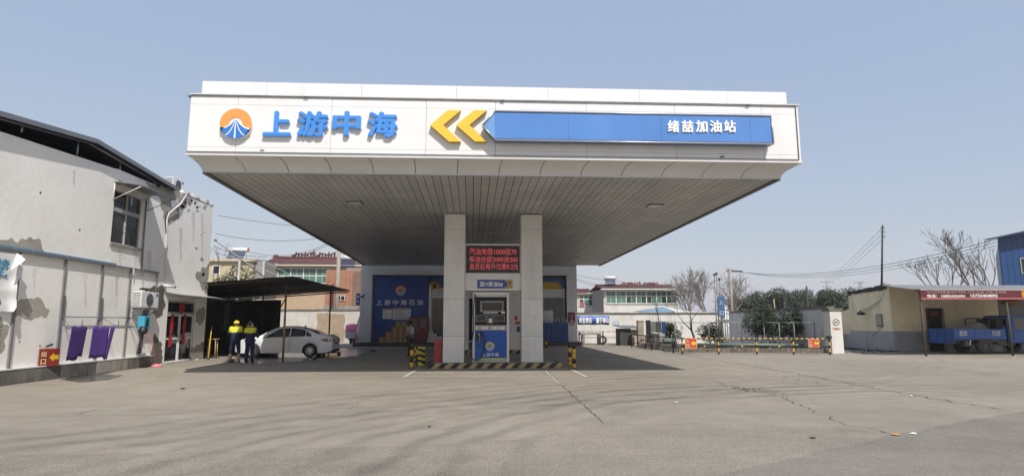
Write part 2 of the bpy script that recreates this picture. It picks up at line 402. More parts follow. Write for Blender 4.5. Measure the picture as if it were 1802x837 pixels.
# trims
TRIM = mat('grey trim', (.22, .22, .22), .4, .5)
boxp('trim_strip', TRIM, canopy, FXL - .01, FXR - .06, YF - .035, YF - .006, ZT - .03, ZT - .012)
boxp('trim_strip', WHITE2, canopy, FXL - .01, FXR + .01, YF - .045, YF + .03, ZT + .001, ZT + .03)
boxp('trim_strip', TRIM, canopy, FXL - .01, FXR - .06, YF - .035, YF - .006, ZB + .055, ZB + .075)
boxp('trim_strip', WHITE2, canopy, FXL - .02, FXR + .02, YF - .05, YF + .03, ZB - .035, ZB - .002)
boxp('trim_strip', TRIM, canopy, FXR - .085, FXR - .067, YF - .035, YF - .006, ZB + .08, ZT - .035)
for px, z in ((538, ZT - .04), (884, ZT - .04), (1316, ZT - .04), (466, ZB + .10), (1266, ZB + .10)):
    x = onY(px, 200, YF).x; boxp('clip', DGREY, canopy, x - .05, x + .05, YF - .06, YF - .036, z, z + .03)
# side and rear fascias
for sgn, x in ((-1, FXL), (1, FXR)):
    for k in range(10):
        y0 = YF + .03 + (YB + .3 - YF) * k / 10; y1 = YF + .03 + (YB + .3 - YF) * (k + 1) / 10 - .008
        f = (lambda y: xl(y) - .27) if sgn < 0 else (lambda y: xr(y) + .42)
        a0, a1 = f(y0), f(y1)
        MB().hexa([(a0, y0, ZB), (a0 + .03 * -sgn, y0, ZB), (a1 + .03 * -sgn, y1, ZB), (a1, y1, ZB), (a0, y0, ZT), (a0 + .03 * -sgn, y0, ZT), (a1 + .03 * -sgn, y1, ZT), (a1, y1, ZT)]).build('side_panel', WHITE, canopy)
boxp('rear_panel', WHITE, canopy, xl(YB) - .25, xr(YB) + .4, YB + .3, YB + .33, ZB - .3, ZT)
# recessed upper band
ZU = 8.27; us = [-7.74] + [onY(px, 155, 16.6).x for px in (470, 637, 803, 964, 1125, 1278)] + [8.92]
boxp('upper_backing', GAP, canopy, -7.72, 8.90, 16.62, 17.2, ZT - .05, ZU - .02)
for i in range(len(us) - 1):
    boxp('upper_panel', WHITE, canopy, us[i] + .004, us[i + 1] - .004, 16.59 - random.uniform(0, .004), 16.618, ZT - .04, ZU)
for k in range(8):
    y0 = 16.63 + 26.3 * k / 8; y1 = 16.63 + 26.3 * (k + 1) / 8 - .008
    for sx in (-1, 1):
        f = (lambda y: xl(y) - .13) if sx < 0 else (lambda y: xr(y) + .30)
        MB().hexa([(f(y0), y0, ZT), (f(y0) + .03 * -sx, y0, ZT), (f(y1) + .03 * -sx, y1, ZT), (f(y1), y1, ZT), (f(y0), y0, ZU), (f(y0) + .03 * -sx, y0, ZU), (f(y1) + .03 * -sx, y1, ZU), (f(y1), y1, ZU)]).build('upper_panel', WHITE, canopy)
MB().hexa([(-7.95, YF + .04, ZT - .02), (9.0, YF + .04, ZT - .02), (xr(YB) + .3, YB + .28, ZT - .02), (xl(YB) - .2, YB + .28, ZT - .02), (-7.95, YF + .04, ZT), (9.0, YF + .04, ZT), (xr(YB) + .3, YB + .28, ZT), (xl(YB) - .2, YB + .28, ZT)]).build('roof_sheet', STEELP, canopy)
# cove under the fascia
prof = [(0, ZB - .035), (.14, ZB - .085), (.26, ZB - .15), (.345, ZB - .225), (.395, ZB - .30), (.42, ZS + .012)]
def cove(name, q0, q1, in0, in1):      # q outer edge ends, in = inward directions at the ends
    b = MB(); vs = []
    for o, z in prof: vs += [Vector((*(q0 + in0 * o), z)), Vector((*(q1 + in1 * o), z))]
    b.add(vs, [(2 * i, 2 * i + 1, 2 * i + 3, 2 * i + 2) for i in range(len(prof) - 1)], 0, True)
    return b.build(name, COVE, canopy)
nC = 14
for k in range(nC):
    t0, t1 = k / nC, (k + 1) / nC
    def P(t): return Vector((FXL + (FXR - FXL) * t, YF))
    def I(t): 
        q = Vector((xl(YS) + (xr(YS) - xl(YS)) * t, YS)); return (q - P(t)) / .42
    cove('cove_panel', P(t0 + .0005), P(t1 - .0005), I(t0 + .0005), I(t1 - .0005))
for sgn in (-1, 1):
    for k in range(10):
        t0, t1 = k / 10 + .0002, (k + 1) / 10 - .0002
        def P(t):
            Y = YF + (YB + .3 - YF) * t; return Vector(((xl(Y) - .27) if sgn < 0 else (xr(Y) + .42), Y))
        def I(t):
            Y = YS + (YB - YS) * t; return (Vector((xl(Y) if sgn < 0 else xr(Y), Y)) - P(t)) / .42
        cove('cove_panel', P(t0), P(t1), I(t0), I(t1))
edge = mat('dark edge angle', (.10, .10, .10), .5)
boxp('edge_strip', ALU, canopy, xl(YS), xr(YS), YS - .012, YS + .03, ZS - .012, ZS + .008)
for f, s in ((xl, 1), (xr, -1)):
    MB().hexa([(f(YS), YS, ZS - .05), (f(YS) + .12 * s, YS, ZS - .05), (f(YB) + .12 * s, YB, ZS - .05), (f(YB), YB, ZS - .05), (f(YS), YS, ZS), (f(YS) + .12 * s, YS, ZS), (f(YB) + .12 * s, YB, ZS), (f(YB), YB, ZS)]).build('edge_strip', edge, canopy)
# soffit strips
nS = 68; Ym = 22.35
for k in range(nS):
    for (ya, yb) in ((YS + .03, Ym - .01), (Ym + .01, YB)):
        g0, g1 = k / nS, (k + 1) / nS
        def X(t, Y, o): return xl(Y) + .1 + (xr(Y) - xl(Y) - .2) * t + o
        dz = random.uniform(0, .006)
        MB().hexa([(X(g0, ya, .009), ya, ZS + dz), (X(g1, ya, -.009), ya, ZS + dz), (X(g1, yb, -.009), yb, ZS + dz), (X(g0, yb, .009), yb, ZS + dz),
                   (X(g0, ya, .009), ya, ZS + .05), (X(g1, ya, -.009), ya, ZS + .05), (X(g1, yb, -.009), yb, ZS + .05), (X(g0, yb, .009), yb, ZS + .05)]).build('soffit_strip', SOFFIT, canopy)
# recessed lamps in the soffit (off in daylight)
LAMPG = mat('lamp diffuser', (.55, .55, .54), .3)
for px, py in ((625, 356), (1152, 361), (868, 408), (725, 447), (1012, 453)):
    p = gp(px, py, ZS); l = MB().box(p.x - .26, p.x + .26, p.y - .26, p.y + .26, ZS - .03, ZS - .002).build('ceiling_lamp', TRIM, canopy)
    MB().box(p.x - .2, p.x + .2, p.y - .2, p.y + .2, ZS - .042, ZS - .031).build('diffuser', LAMPG, l)
# columns with cladding panels
def column(x0, x1, y0, y1, zb, seamz):
    c = MB().box(x0 + .02, x1 - .02, y0 + .02, y1 - .02, zb, ZS - .001).build('column', GAP, canopy)
    zz = [zb] + seamz + [ZS - .03]
    for i in range(len(zz) - 1):
        for q in range(4):
            a, bb = zz[i] + .004, zz[i + 1] - .004
            r = (x0, x1, y0, y0 + .015) if q == 0 else (x0, x1, y1 - .015, y1) if q == 1 else (x0, x0 + .015, y0 + .017, y1 - .017) if q == 2 else (x1 - .015, x1, y0 + .017, y1 - .017)
            MB().box(*r, a, bb).build('cladding_panel', COLP, c)
    return c
CXS = ((-1.33, -.56), (1.55, 2.34))
for (x0, x1) in CXS:
    sz = [onY(900, py, 22.6).z for py in (591, 525, 404)]
    c = column(x0, x1, 22.62, 23.42, .18, sz)
    column(x0 + .02, x1 - .02, 33.0, 33.75, .18, [1.6, 3.1, 4.6])
for (x0, x1) in CXS:   # scuffed patches left by torn-off notices
    P = wavy_poly([(x0 + .2, 2.42), (x1 - .1, 2.46), (x1 - .06, 2.0), (x0 + .34, 1.9), (x0 + .22, 2.15)], .05, 5, x0)
    b = MB(); b.prism([(x, 22.618, z) for x, z in P], (0, -.003, 0)); b.build('notice_residue', PAPER, canopy)

# ------------------------------------------------------------------ canopy signs
def logo(parent, c, r, ux, uy, dep, ring, road_, white):
    """round emblem: warm half disc above, road running to the horizon below"""
    c, ux, uy = Vector(c), Vector(ux), Vector(uy); nn = ux.cross(uy)
    def P(x, y, d): return c + ux * (x * r) + uy * (y * r) + nn * d
    def poly(name, pts, d0, d1, mt):
        b = MB(); b.prism([P(x, y, d0) for x, y in pts], nn * (d1 - d0)); return b.build(name, mt, parent)
    arc = lambda a0, a1, rr, n, cx=0, cy=0: [(cx + rr * math.cos(R(a0 + (a1 - a0) * i / n)), cy + rr * math.sin(R(a0 + (a1 - a0) * i / n))) for i in range(n + 1)]
    poly('emblem_disc', arc(0, 352, 1, 44), 0, dep, white)
    b = MB()      # warm ring as a strip of quads
    o_, i_ = arc(-20, 200, 1.0, 30), arc(-30, 210, .42, 30, 0, -.02)
    for k in range(30): b.hexa([P(*o_[k], dep), P(*o_[k + 1], dep), P(*i_[k + 1], dep), P(*i_[k], dep), P(*o_[k], dep * 1.2), P(*o_[k + 1], dep * 1.2), P(*i_[k + 1], dep * 1.2), P(*i_[k], dep * 1.2)])
    b.build('emblem_ring', ring, parent)
    # hill with the road: white slope edge, then the coloured slope, then the white lane lines
    def slope(g): return [(-.96, -.36), (-.62, -.26), (-.38, -.10), (-.22, .06), (-.15, .16), (-.03, .30), (.03, .30), (.15, .16), (.22, .06), (.38, -.10), (.62, -.26), (.96, -.36)]
    def hill(name, up_, d0, d1, mt):
        top = slope(1); b = MB(); n = len(top); bot = []
        tp = [(x * .985, y + up_) for x, y in top]
        for x, y in tp: bot.append((x, -math.sqrt(max(0, .985 ** 2 - x * x))))
        for k in range(n - 1): b.hexa([P(*tp[k], d0), P(*tp[k + 1], d0), P(*bot[k + 1], d0), P(*bot[k], d0), P(*tp[k], d1), P(*tp[k + 1], d1), P(*bot[k + 1], d1), P(*bot[k], d1)])
        b.build(name, mt, parent)
    hill('emblem_edge', .03, dep, dep * 1.26, white); hill('emblem_road', -.06, dep, dep * 1.34, road_)
    def lane(pts, w0, w1):
        b = MB(); n = len(pts)
        for k in range(n - 1):
            wa, wb = w0 + (w1 - w0) * k / (n - 1), w0 + (w1 - w0) * (k + 1) / (n - 1); (xa, ya), (xb, yb) = pts[k], pts[k + 1]
            b.hexa([P(xa - wa, ya, dep * 1.3), P(xb - wb, yb, dep * 1.3), P(xb + wb, yb, dep * 1.3), P(xa + wa, ya, dep * 1.3), P(xa - wa, ya, dep * 1.4), P(xb - wb, yb, dep * 1.4), P(xb + wb, yb, dep * 1.4), P(xa + wa, ya, dep * 1.4)])
        b.build('lane_line', white, parent)
    lane([(0, .18), (0, -.3), (0, -.97)], .015, .05)
    for s in (-1, 1): lane([(.05 * s, .16), (.12 * s, -.1), (.24 * s, -.40), (.42 * s, -.66), (.58 * s, -.79)], .012, .05)
p = onY(418, 220, YF); r = (onY(446, 220, YF).x - onY(390, 220, YF).x) / 2
lg = thing('round_emblem', 'round orange and blue emblem with a road on the canopy fascia', 'emblem', (p.x, YF, p.z))
logo(lg, (p.x, YF - .006, p.z), r, (1, 0, 0), (0, 0, 1), .10, ORANGE, mat('emblem blue', (.035, .19, .58), .3, var=.04), LWHITE)
lt = thing('raised_lettering', 'big raised blue Chinese lettering left of the chevrons on the fascia', 'lettering', onY(580, 240, YF))
for ch, a, b_, t, bt in (('上', 463, 514, 197, 240), ('游', 522, 578, 197, 241), ('中', 585, 636, 197, 240), ('海', 646, 700, 198, 242)):
    c0, c1 = onY(a, bt, YF - .06), onY(b_, t, YF - .06)
    text('character', ch, [BLUE_L], lt, ((c0.x + c1.x) / 2, YF - .05, (c0.z + c1.z) / 2), c1.x - c0.x, c1.z - c0.z, depth=.07, bold=.035)
    text('character_rim', ch, [LWHITE], lt, ((c0.x + c1.x) / 2, YF - .006, (c0.z + c1.z) / 2), (c1.x - c0.x) * 1.035, (c1.z - c0.z) * 1.035, depth=.042, bold=.045)
def chevron(px, label):
    pts = [(px, 220), (px + 31, 194), (px + 54, 194), (px + 23, 220), (px + 54, 249), (px + 33, 249)]
    P = [onY(x, y, YF - .16) for x, y in pts]
    t = thing('chevron_sign', label, 'sign', (P[0].x, YF, P[0].z), 0, 'yellow chevrons on the fascia')
    MB().prism(P, (0, .025, 0)).build('face', YELLOW, t)
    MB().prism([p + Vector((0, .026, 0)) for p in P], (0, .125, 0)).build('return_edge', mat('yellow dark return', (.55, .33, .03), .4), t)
chevron(757, 'left yellow chevron pointing left on the fascia'); chevron(803, 'right yellow chevron next to the long blue sign')
q = [onY(x, y, YF - .30) for x, y in ((849, 221), (871, 195), (1357, 203), (1361, 250), (872, 247))]
q[1].z = q[2].z = onY(1000, 198, YF - .3).z; q[4].z = q[3].z = onY(1000, 248.5, YF - .3).z; q[0].z = (q[1].z + q[3].z) / 2
sb = thing('blue_arrow_sign', 'long blue arrow sign with white station name on the fascia', 'sign', (q[0].x, YF, q[3].z))
MB().prism(q, (0, .24, 0)).build('sign_box', mat('sign box return', (.10, .17, .33), .4), sb)
xs = [q[1].x + .002] + [onY(px, 220, YF - .3).x for px in (1000, 1163, 1320)] + [q[2].x - .03]
MB().prism([Vector((q[0].x + .05, YF - .302, q[0].z)), Vector((q[1].x, YF - .302, q[1].z - .05)), Vector((q[1].x, YF - .302, q[3].z + .05))], (0, -.006, 0)).build('face_panel', mat('pale blue tip', (.15, .33, .65), .3), sb)
for i in range(4):
    boxp('face_panel', BLUE_SIGN, sb, xs[i] + .003, xs[i + 1] - .003, YF - .308, YF - .302, q[3].z + .045, q[1].z - .045)
for a, c in ((q[0], q[1]), (q[1], q[2]), (q[3], q[4]), (q[4], q[0]), (q[2], q[3])):
    MB().tube([a + Vector((0, -.012, 0)), c + Vector((0, -.012, 0))], .022, 6).build('edge_trim', ALU, sb)
for i, ch in enumerate('绪喆加油站'):
    px = 1185 + i * 24.8; c0, c1 = onY(px - 9.8, 233, YF - .33), onY(px + 9.8, 212, YF - .33)
    text('character', ch, LWHITE, sb, ((c0.x + c1.x) / 2, YF - .309, (c0.z + c1.z) / 2), c1.x - c0.x, c1.z - c0.z, depth=.035, bold=.03)
# ------------------------------------------------------------------ pump island
def island(label, x0, x1, y0, y1, z, n):
    t = thing('pump_island', label, 'island', ((x0 + x1) / 2, (y0 + y1) / 2, 0), 0, 'raised pump islands')
    MB().bbox(x0 + .04, x1 - .04, y0 + .04, y1 - .04, 0.001, z - .003, .02).build('slab', CONC, t)
    # kerb, painted in slanted bands
    w = (x1 - x0) / n; b = MB()
    for k in range(n):
        a, c = x0 + k * w, x0 + (k + 1) * w; s = .09
        lo = lambda x: min(x1, max(x0, x - s)); hi = lambda x: min(x1, max(x0, x + s))
        b.hexa([(lo(a) if k else x0, y0, .001), (lo(c) if k < n - 1 else x1, y0, .001), (lo(c) if k < n - 1 else x1, y0 + .12, .001), (lo(a) if k else x0, y0 + .12, .001),
                (hi(a) if k else x0, y0, z), (hi(c) if k < n - 1 else x1, y0, z), (hi(c) if k < n - 1 else x1, y0 + .12, z), (hi(a) if k else x0, y0 + .12, z)], k % 2)
    b.build('painted_kerb', [BLKP, mat('worn kerb yellow', (.42, .33, .17), .8, 0, .3, 6, grime=.7, dirt=(.06, .055, .05))], t)
    for (xa, xb, ya, yb) in ((x0, x0 + .12, y0 + .121, y1), (x1 - .12, x1, y0 + .121, y1), (x0 + .121, x1 - .121, y1 - .12, y1)):
        boxp('kerb', BLKP, t, xa, xb, ya, yb, .001, z)
    return t
island('nearer pump island with worn black and yellow striped kerb', -1.85, 2.98, 22.2, 24.3, .18, 22)
island('farther pump island behind the fuel dispenser', -1.8, 2.9, 32.5, 34.5, .18, 20)

# panel between the columns: red letter display and diesel sign
YP = 22.70
p0, p1 = onY(824, 511, YP), onY(919, 429, YP)
t = thing('display_housing', 'white housing with red letter display between the two front columns', 'display', ((p0.x + p1.x) / 2, YP, p0.z))
PX0, PX1 = -.555, 1.545
zsp = onY(870, 480, YP).z
bboxp('housing', COLP, t, PX0, PX1, YP + .02, YP + .5, p0.z, p1.z, .01)
scr = boxp('screen', mat('dark display', (.03, .028, .028), .5, var=.2, scale=30), t, PX0 + .04, PX1 - .05, YP - .004, YP + .018, zsp, p1.z - .07)
mm = bpy.data.materials.new('red display dots'); mm.use_nodes = True; N = mm.node_tree.nodes; L = mm.node_tree.links; bs = N['Principled BSDF']
tc = N.new('ShaderNodeTexCoord'); sx = N.new('ShaderNodeSeparateXYZ'); L.new(tc.outputs['Object'], sx.inputs[0])
def dots(sock):
    a = N.new('ShaderNodeMath'); a.operation = 'MULTIPLY'; a.inputs[1].default_value = 46; L.new(sock, a.inputs[0])
    f = N.new('ShaderNodeMath'); f.operation = 'FRACT'; L.new(a.outputs[0], f.inputs[0])
    g_ = N.new('ShaderNodeMath'); g_.operation = 'LESS_THAN'; g_.inputs[1].default_value = .62; L.new(f.outputs[0], g_.inputs[0]); return g_.outputs[0]
mu = N.new('ShaderNodeMath'); mu.operation = 'MULTIPLY'; L.new(dots(sx.outputs[0]), mu.inputs[0]); L.new(dots(sx.outputs[2]), mu.inputs[1])
ml = N.new('ShaderNodeMath'); ml.operation = 'MULTIPLY'; ml.inputs[1].default_value = .8; L.new(mu.outputs[0], ml.inputs[0])
bs.inputs['Base Color'].default_value = (.05, .01, .01, 1); bs.inputs['Emission Color'].default_value = (1, .12, .14, 1); L.new(ml.outputs[0], bs.inputs['Emission Strength'])
for body, yt, yb_, xa, xb in (('汽油充值1000送70', 437, 448, 826, 909), ('柴油充值2000送200', 451, 461, 826, 911), ('会员日每升优惠0.2元', 463, 474, 826, 912)):
    a, c = onY(xa, yb_, YP), onY(xb, yt, YP)
    text('display_text', body, mm, scr, ((a.x + c.x) / 2, YP - .005, (a.z + c.z) / 2), c.x - a.x, c.z - a.z, depth=.004, bold=0)
# diesel sign
a, c = onY(840, 507, YP), onY(902, 492, YP)
ds = thing('diesel_sign', 'blue and tan diesel arrow sign under the red display', 'sign', ((a.x + c.x) / 2, YP, a.z))
xm = onY(888, 500, YP).x; xk = onY(894, 500, YP).x; zm = (a.z + c.z) / 2
MB().prism([(a.x, YP + .005, a.z), (xm, YP + .005, a.z), (xk, YP + .005, zm), (xm, YP + .005, c.z), (a.x, YP + .005, c.z)], (0, .014, 0)).build('blue_plate', mat('diesel blue', (.03, .07, .30), .4), ds)
MB().prism([(xm + .004, YP + .005, a.z), (c.x, YP + .005, a.z), (c.x, YP + .005, c.z), (xm + .004, YP + .005, c.z), (xk + .006, YP + .005, zm)], (0, .014, 0)).build('tan_plate', mat('tan plate', (.42, .28, .11), .5), ds)
aa, cc = onY(845, 504, YP), onY(885, 495, YP)
text('writing', '国VI柴油0#', LWHITE, ds, ((aa.x + cc.x) / 2, YP + .004, (aa.z + cc.z) / 2), cc.x - aa.x, cc.z - aa.z, depth=.004, bold=.015)
text('writing', '1', BLACK, ds, (onY(897, 497, YP).x, YP + .004, onY(897, 497, YP).z), .03, .10, depth=.004)

# ------------------------------------------------------------------ fuel dispenser
YD = 22.72
d0, d1 = onY(831, 637, YD), onY(896, 514, YD); DX0, DX1, DZ0, DZ1 = d0.x, d1.x, .181, d1.z
def dz(py): return onY(862, py, YD).z
def dx(px): return onY(px, 580, YD).x
t = thing('fuel_dispenser', 'tall white framed fuel dispenser with blue lower cabinet between the columns', 'fuel dispenser', ((DX0 + DX1) / 2, YD + .3, .181))
bboxp('body', WHITE2, t, DX0 + .09, DX1 - .09, YD + .05, YD + .60, DZ0, DZ1 - .1, .02)
bboxp('side_post', WHITE2, t, DX0, DX0 + .09, YD, YD + .62, DZ0, DZ1 - .1, .012)
bboxp('side_post', WHITE2, t, DX1 - .09, DX1, YD, YD + .62, DZ0, DZ1 - .1, .012)
bboxp('top_bar', WHITE2, t, DX0, DX1, YD, YD + .62, DZ1 - .098, DZ1, .015)
low = bboxp('lower_cabinet', mat('dispenser blue', (.02, .095, .42), .35, var=.08, spec=.3), t, DX0 + .095, DX1 - .095, YD + .02, YD + .06, dz(634), dz(581), .008)
boxp('green_strip', mat('pale green', (.48, .52, .16), .4), t, DX0 + .2, DX1 - .1, YD + .012, YD + .0195, dz(634) + .01, dz(631) + .03)
upc = bboxp('upper_cabinet', mat('dispenser black', (.008, .009, .011), .35, spec=.25), t, DX0 + .095, DX1 - .095, YD + .02, YD + .06, dz(571.5), dz(522), .008)
sc_ = MB().box(dx(845), dx(886), YD + .008, YD + .0195, dz(548), dz(529)).build('main_display', mat('display frame', (.25, .25, .25), .4), t)
MB().box(dx(848), dx(884), YD + .004, YD + .0075, dz(546), dz(532)).build('display_glass', GLASS_D, sc_)
boxp('label_strip', mat('label strip', (.4, .42, .42), .5), t, dx(850), dx(876), YD + .010, YD + .0195, dz(551.5), dz(548.5))
boxp('label_strip', PAPER, t, dx(882), dx(888.5), YD + .010, YD + .0195, dz(551), dz(547.5))
for a0, a1, b0, b1 in ((838, 855.5, 565.5, 554), (870, 888, 565.5, 554), (857, 868, 568.5, 554)):
    s_ = MB().box(dx(a0), dx(a1), YD + .008, YD + .0195, dz(b0), dz(b1)).build('counter_window', mat('counter rim', (.33, .36, .37), .4), t)
    MB().box(dx(a0) + .015, dx(a1) - .015, YD + .004, YD + .0075, dz(b0) + .015, dz(b1) - .015).build('counter_glass', GLASS_D, s_)
boxp('card_slot', PAPER, t, dx(860), dx(866), YD - .002, YD + .0035, dz(567), dz(560))
band = boxp('label_band', mat('band grey', (.40, .38, .35), .5), t, DX0 + .095, DX1 - .095, YD + .0, YD + .06, dz(580.5), dz(572.2))
for px in (838.8, 848.8, 853, 857, 867.6, 871.5, 875.6, 881.7, 886): boxp('white_label', LWHITE, t, dx(px) - .026, dx(px) + .026, YD - .004, YD - .0005, dz(579), dz(574.3))
p = onY(862, 609, YD)
logo(low, (p.x, YD + .018, p.z), .17, (1, 0, 0), (0, 0, 1), .008, mat('pale green ring', (.5, .53, .2), .4), mat('pale road', (.45, .5, .55), .4), mat('dispenser blue', (.028, .10, .36)))
for i, ch in enumerate('上游中海'):
    px = 851.5 + i * 7.6; c0, c1 = onY(px - 3.4, 627, YD), onY(px + 3.4, 620, YD)
    text('character', ch, mat('pale lettering', (.55, .62, .68), .4), low, ((c0.x + c1.x) / 2, YD + .0185, (c0.z + c1.z) / 2), c1.x - c0.x, c1.z - c0.z, depth=.006, bold=.02)
# hose and nozzle
hose = [onY(*p_, YD + dd) for p_, dd in (((836, 517), -.03), ((833, 545), -.06), ((833.5, 575), -.07), ((830, 605), -.09), ((828.5, 622), -.12), ((833, 632), -.16), ((842, 632), -.14), ((850, 622), -.10), ((853, 606), -.09), ((851, 590), -.08), ((847, 584), -.07), ((842.5, 586), -.05))]
def smooth(pts, k=5):
    out = []; n = len(pts)
    for i in range(n - 1):
        p0, p1, p2, p3 = pts[max(0, i - 1)], pts[i], pts[i + 1], pts[min(n - 1, i + 2)]
        for j in range(k):
            t_ = j / k; out.append(.5 * ((2 * p1) + (p2 - p0) * t_ + (2 * p0 - 5 * p1 + 4 * p2 - p3) * t_ ** 2 + (3 * p1 - p0 - 3 * p2 + p3) * t_ ** 3))
    return out + [pts[-1]]
MB().tube(smooth(hose), .019, 8).build('hose', RUBBER, t)
nzl = MB().tube([onY(842.5, 584, YD - .05), onY(843.5, 592, YD - .06)], .035, 8).tube([onY(843.5, 592, YD - .06), onY(844, 601, YD - .04), onY(842.5, 610, YD - .03)], [.03, .022, .012], 8).build('nozzle', STEEL, t)
MB().tube([onY(841, 586, YD - .06), onY(840, 594, YD - .08), onY(843, 599, YD - .07)], .01, 6).build('trigger_guard', BLACK, nzl)
MB().box(dx(839), dx(847), YD - .045, YD + .018, dz(600), dz(586)).build('nozzle_holder', DGREY, t)

# red box beside the left column, on the island
fx0, fx1 = -1.66, -1.38
t = thing('fire_extinguisher_box', 'narrow red metal box standing beside the left front column', 'box', (-1.6, 23.0, .181))
bboxp('cabinet', RED, t, fx0, fx1, 22.85, 23.2, .181, 1.0, .012)
boxp('door', mat('red door', (.36, .025, .028), .4), t, fx0 + .03, fx1 - .03, 22.838, 22.849, .25, .95)
boxp('handle', DGREY, t, fx1 - .16, fx1 - .08, 22.82, 22.837, .78, .80)

# bollards
def bollard(px, py, h, r, label, bands):
    p = gp(px, py); t = thing('bollard', label, 'bollard', (p.x, p.y, 0), 0, 'black and yellow bollards')
    n = len(bands); 
    for i, c in enumerate(bands):
        z0, z1 = h * i / n, h * (i + 1) / n
        pr = [(0, z0), (r, z0), (r, z1)] + ([(r * .8, z1 + r * .35), (0, z1 + r * .45)] if i == n - 1 else [(0, z1)])
        MB().lathe((p.x, p.y, .001), pr, 'z', 16).build('painted_band', YEL if c == 'y' else BLKP, t)
    MB().lathe((p.x, p.y, .001), [(0, .02), (r * 1.7, .02), (r * 1.8, 0)], 'z', 16).build('base_flange', BLKP, t)
bollard(724, 647.5, .86, .065, 'nearer striped bollard at the left end of the pump island', 'ybyb')
bollard(734, 643, .82, .065, 'striped bollard leaning behind the barrel left of the island', 'bbyb')
bollard(1003, 643.5, .84, .06, 'left of the two striped bollards right of the island', 'yybyb')
bollard(1010.5, 648, .86, .065, 'right of the two striped bollards right of the island', 'ybyyb')
bollard(961, 619, .80, .06, 'far striped bollard seen beside the right column', 'ybyb')
# wavy striped crash barrel
p = gp(738, 643); t = thing('crash_barrel', 'squat barrel with wavy yellow and black stripes beside the bollards', 'barrel', (p.x, p.y + .15, 0))
b = MB(); nn, rw, Rr, Hh = 28, 14, .21, .72
vs = []
for j in range(rw + 1):
    for k in range(nn):
        a = 2 * math.pi * k / nn; z = Hh * j / rw + .035 * math.sin(3 * a) * (0 < j < rw)
        vs.append((p.x + Rr * (1 + .04 * (j % 2)) * math.cos(a), p.y + .15 + Rr * (1 + .04 * (j % 2)) * math.sin(a), z + .001))
for j in range(rw):
    b.f += [[j * nn + k, j * nn + (k + 1) % nn, (j + 1) * nn + (k + 1) % nn, (j + 1) * nn + k] for k in range(nn)]; b.mi += [(j // 2) % 2] * nn; b.sm += [True] * nn
b.v = [Vector(v) for v in vs]; b.build('shell', [mat('lime yellow', (.62, .58, .04), .5, var=.15), BLKP], t)
MB().lathe((p.x, p.y + .15, 0), [(.0, Hh + .03), (.14, Hh + .03), (.20, Hh)], 'z', 20).build('lid', BLKP, t)

# ------------------------------------------------------------------ station shop
YSH = 44.0
def sx(px): return onY(px, 560, YSH).x
def sz(py): return onY(840, py, YSH).z
st = thing('station_shop', 'low white station shop in the shade under the canopy', 'building', (-.7, YSH + 3, 0))
SX0, SX1, STOP = sx(633), sx(1016), ZS - .02
SHOPW = mat('shop cladding', (.62, .63, .64), .45, 0, .08, 1.0, grime=.15, dirt=(.3, .3, .3))
pl = bboxp('plinth', mat('dark plinth stone', (.07, .068, .066), .6, var=.25), st, SX0 - .25, SX1 + .25, YSH - .9, YSH + 6.1, .001, .27, .015)
for a, c in ((633, 653), (998, 1016)):
    for z0, z1 in ((.271, 2.2), (2.206, 4.2), (4.206, sz(484))): boxp('pier_panel', SHOPW, st, sx(a), sx(c), YSH, YSH + .5, z0, z1)
hs = [SX0 + .0] + [sx(p) for p in (742, 800, 870, 940)] + [SX1]
for i in range(5): boxp('header_panel', SHOPW, st, hs[i] + .004, hs[i + 1] - .004, YSH, YSH + .5, sz(484) + .006, STOP)
boxp('side_wall', SHOPW, st, SX0, SX0 + .2, YSH + .501, YSH + 6, .271, STOP)
boxp('side_wall', SHOPW, st, SX1 - .2, SX1, YSH + .501, YSH + 6, .271, STOP)
boxp('rear_wall', SHOPW, st, SX0, SX1, YSH + 6.001, YSH + 6.2, .001, STOP)
boxp('roof_slab', CONC, st, SX0, SX1, YSH, YSH + 6.2, STOP + .001, STOP + .2)
# inner shop front set back
YI = YSH + .42
boxp('back_wall', mat('shop interior', (.16, .16, .17), .7), st, sx(653), sx(998), YI + .3, YI + .4, .271, sz(484))
bpn = MB()
bx = [sx(653) + .02 + (sx(754) - sx(653) - .04) * i / 4 for i in range(5)]
BPM = mat('dark blue cladding', (.008, .05, .27), .38, var=.1)
for i in range(4):
    boxp('blue_panel', BPM, st, bx[i] + .003, bx[i + 1] - .003, YI - .1, YI, .271, sz(485.5))
boxp('panel_frame', ALU, st, sx(652), sx(653) + .015, YI - .12, YI + .02, .271, sz(484))
boxp('panel_frame', ALU, st, sx(754) - .01, sx(757), YI - .12, YI + .02, .271, sz(500))
lg = thing('shop_emblem', 'round orange and blue emblem on the blue shop wall', 'emblem', (sx(703), YI - .1, sz(512)))
logo(lg, (sx(703), YI - .102, sz(511)), .36, (1, 0, 0), (0, 0, 1), .03, ORANGE, mat('pale road', (.45, .5, .55)), mat('emblem deep blue', (.02, .09, .40), .4))
lt = thing('shop_lettering', 'grey Chinese lettering under the emblem on the blue shop wall', 'lettering', (sx(703), YI - .1, sz(535)))
for i, ch in enumerate('上游中海石油'):
    px = 667.5 + i * 14.3; c0, c1 = onY(px - 5.6, 536.5, YI - .1), onY(px + 5.6, 527, YI - .1)
    text('character', ch, mat('silver lettering', (.62, .64, .65), .35), lt, ((c0.x + c1.x) / 2, YI - .102, (c0.z + c1.z) / 2), c1.x - c0.x, c1.z - c0.z, depth=.035, bold=.03)
PRINT = mat('grey print', (.22, .22, .23), .8); REDP = mat('red print', (.55, .10, .06), .7)
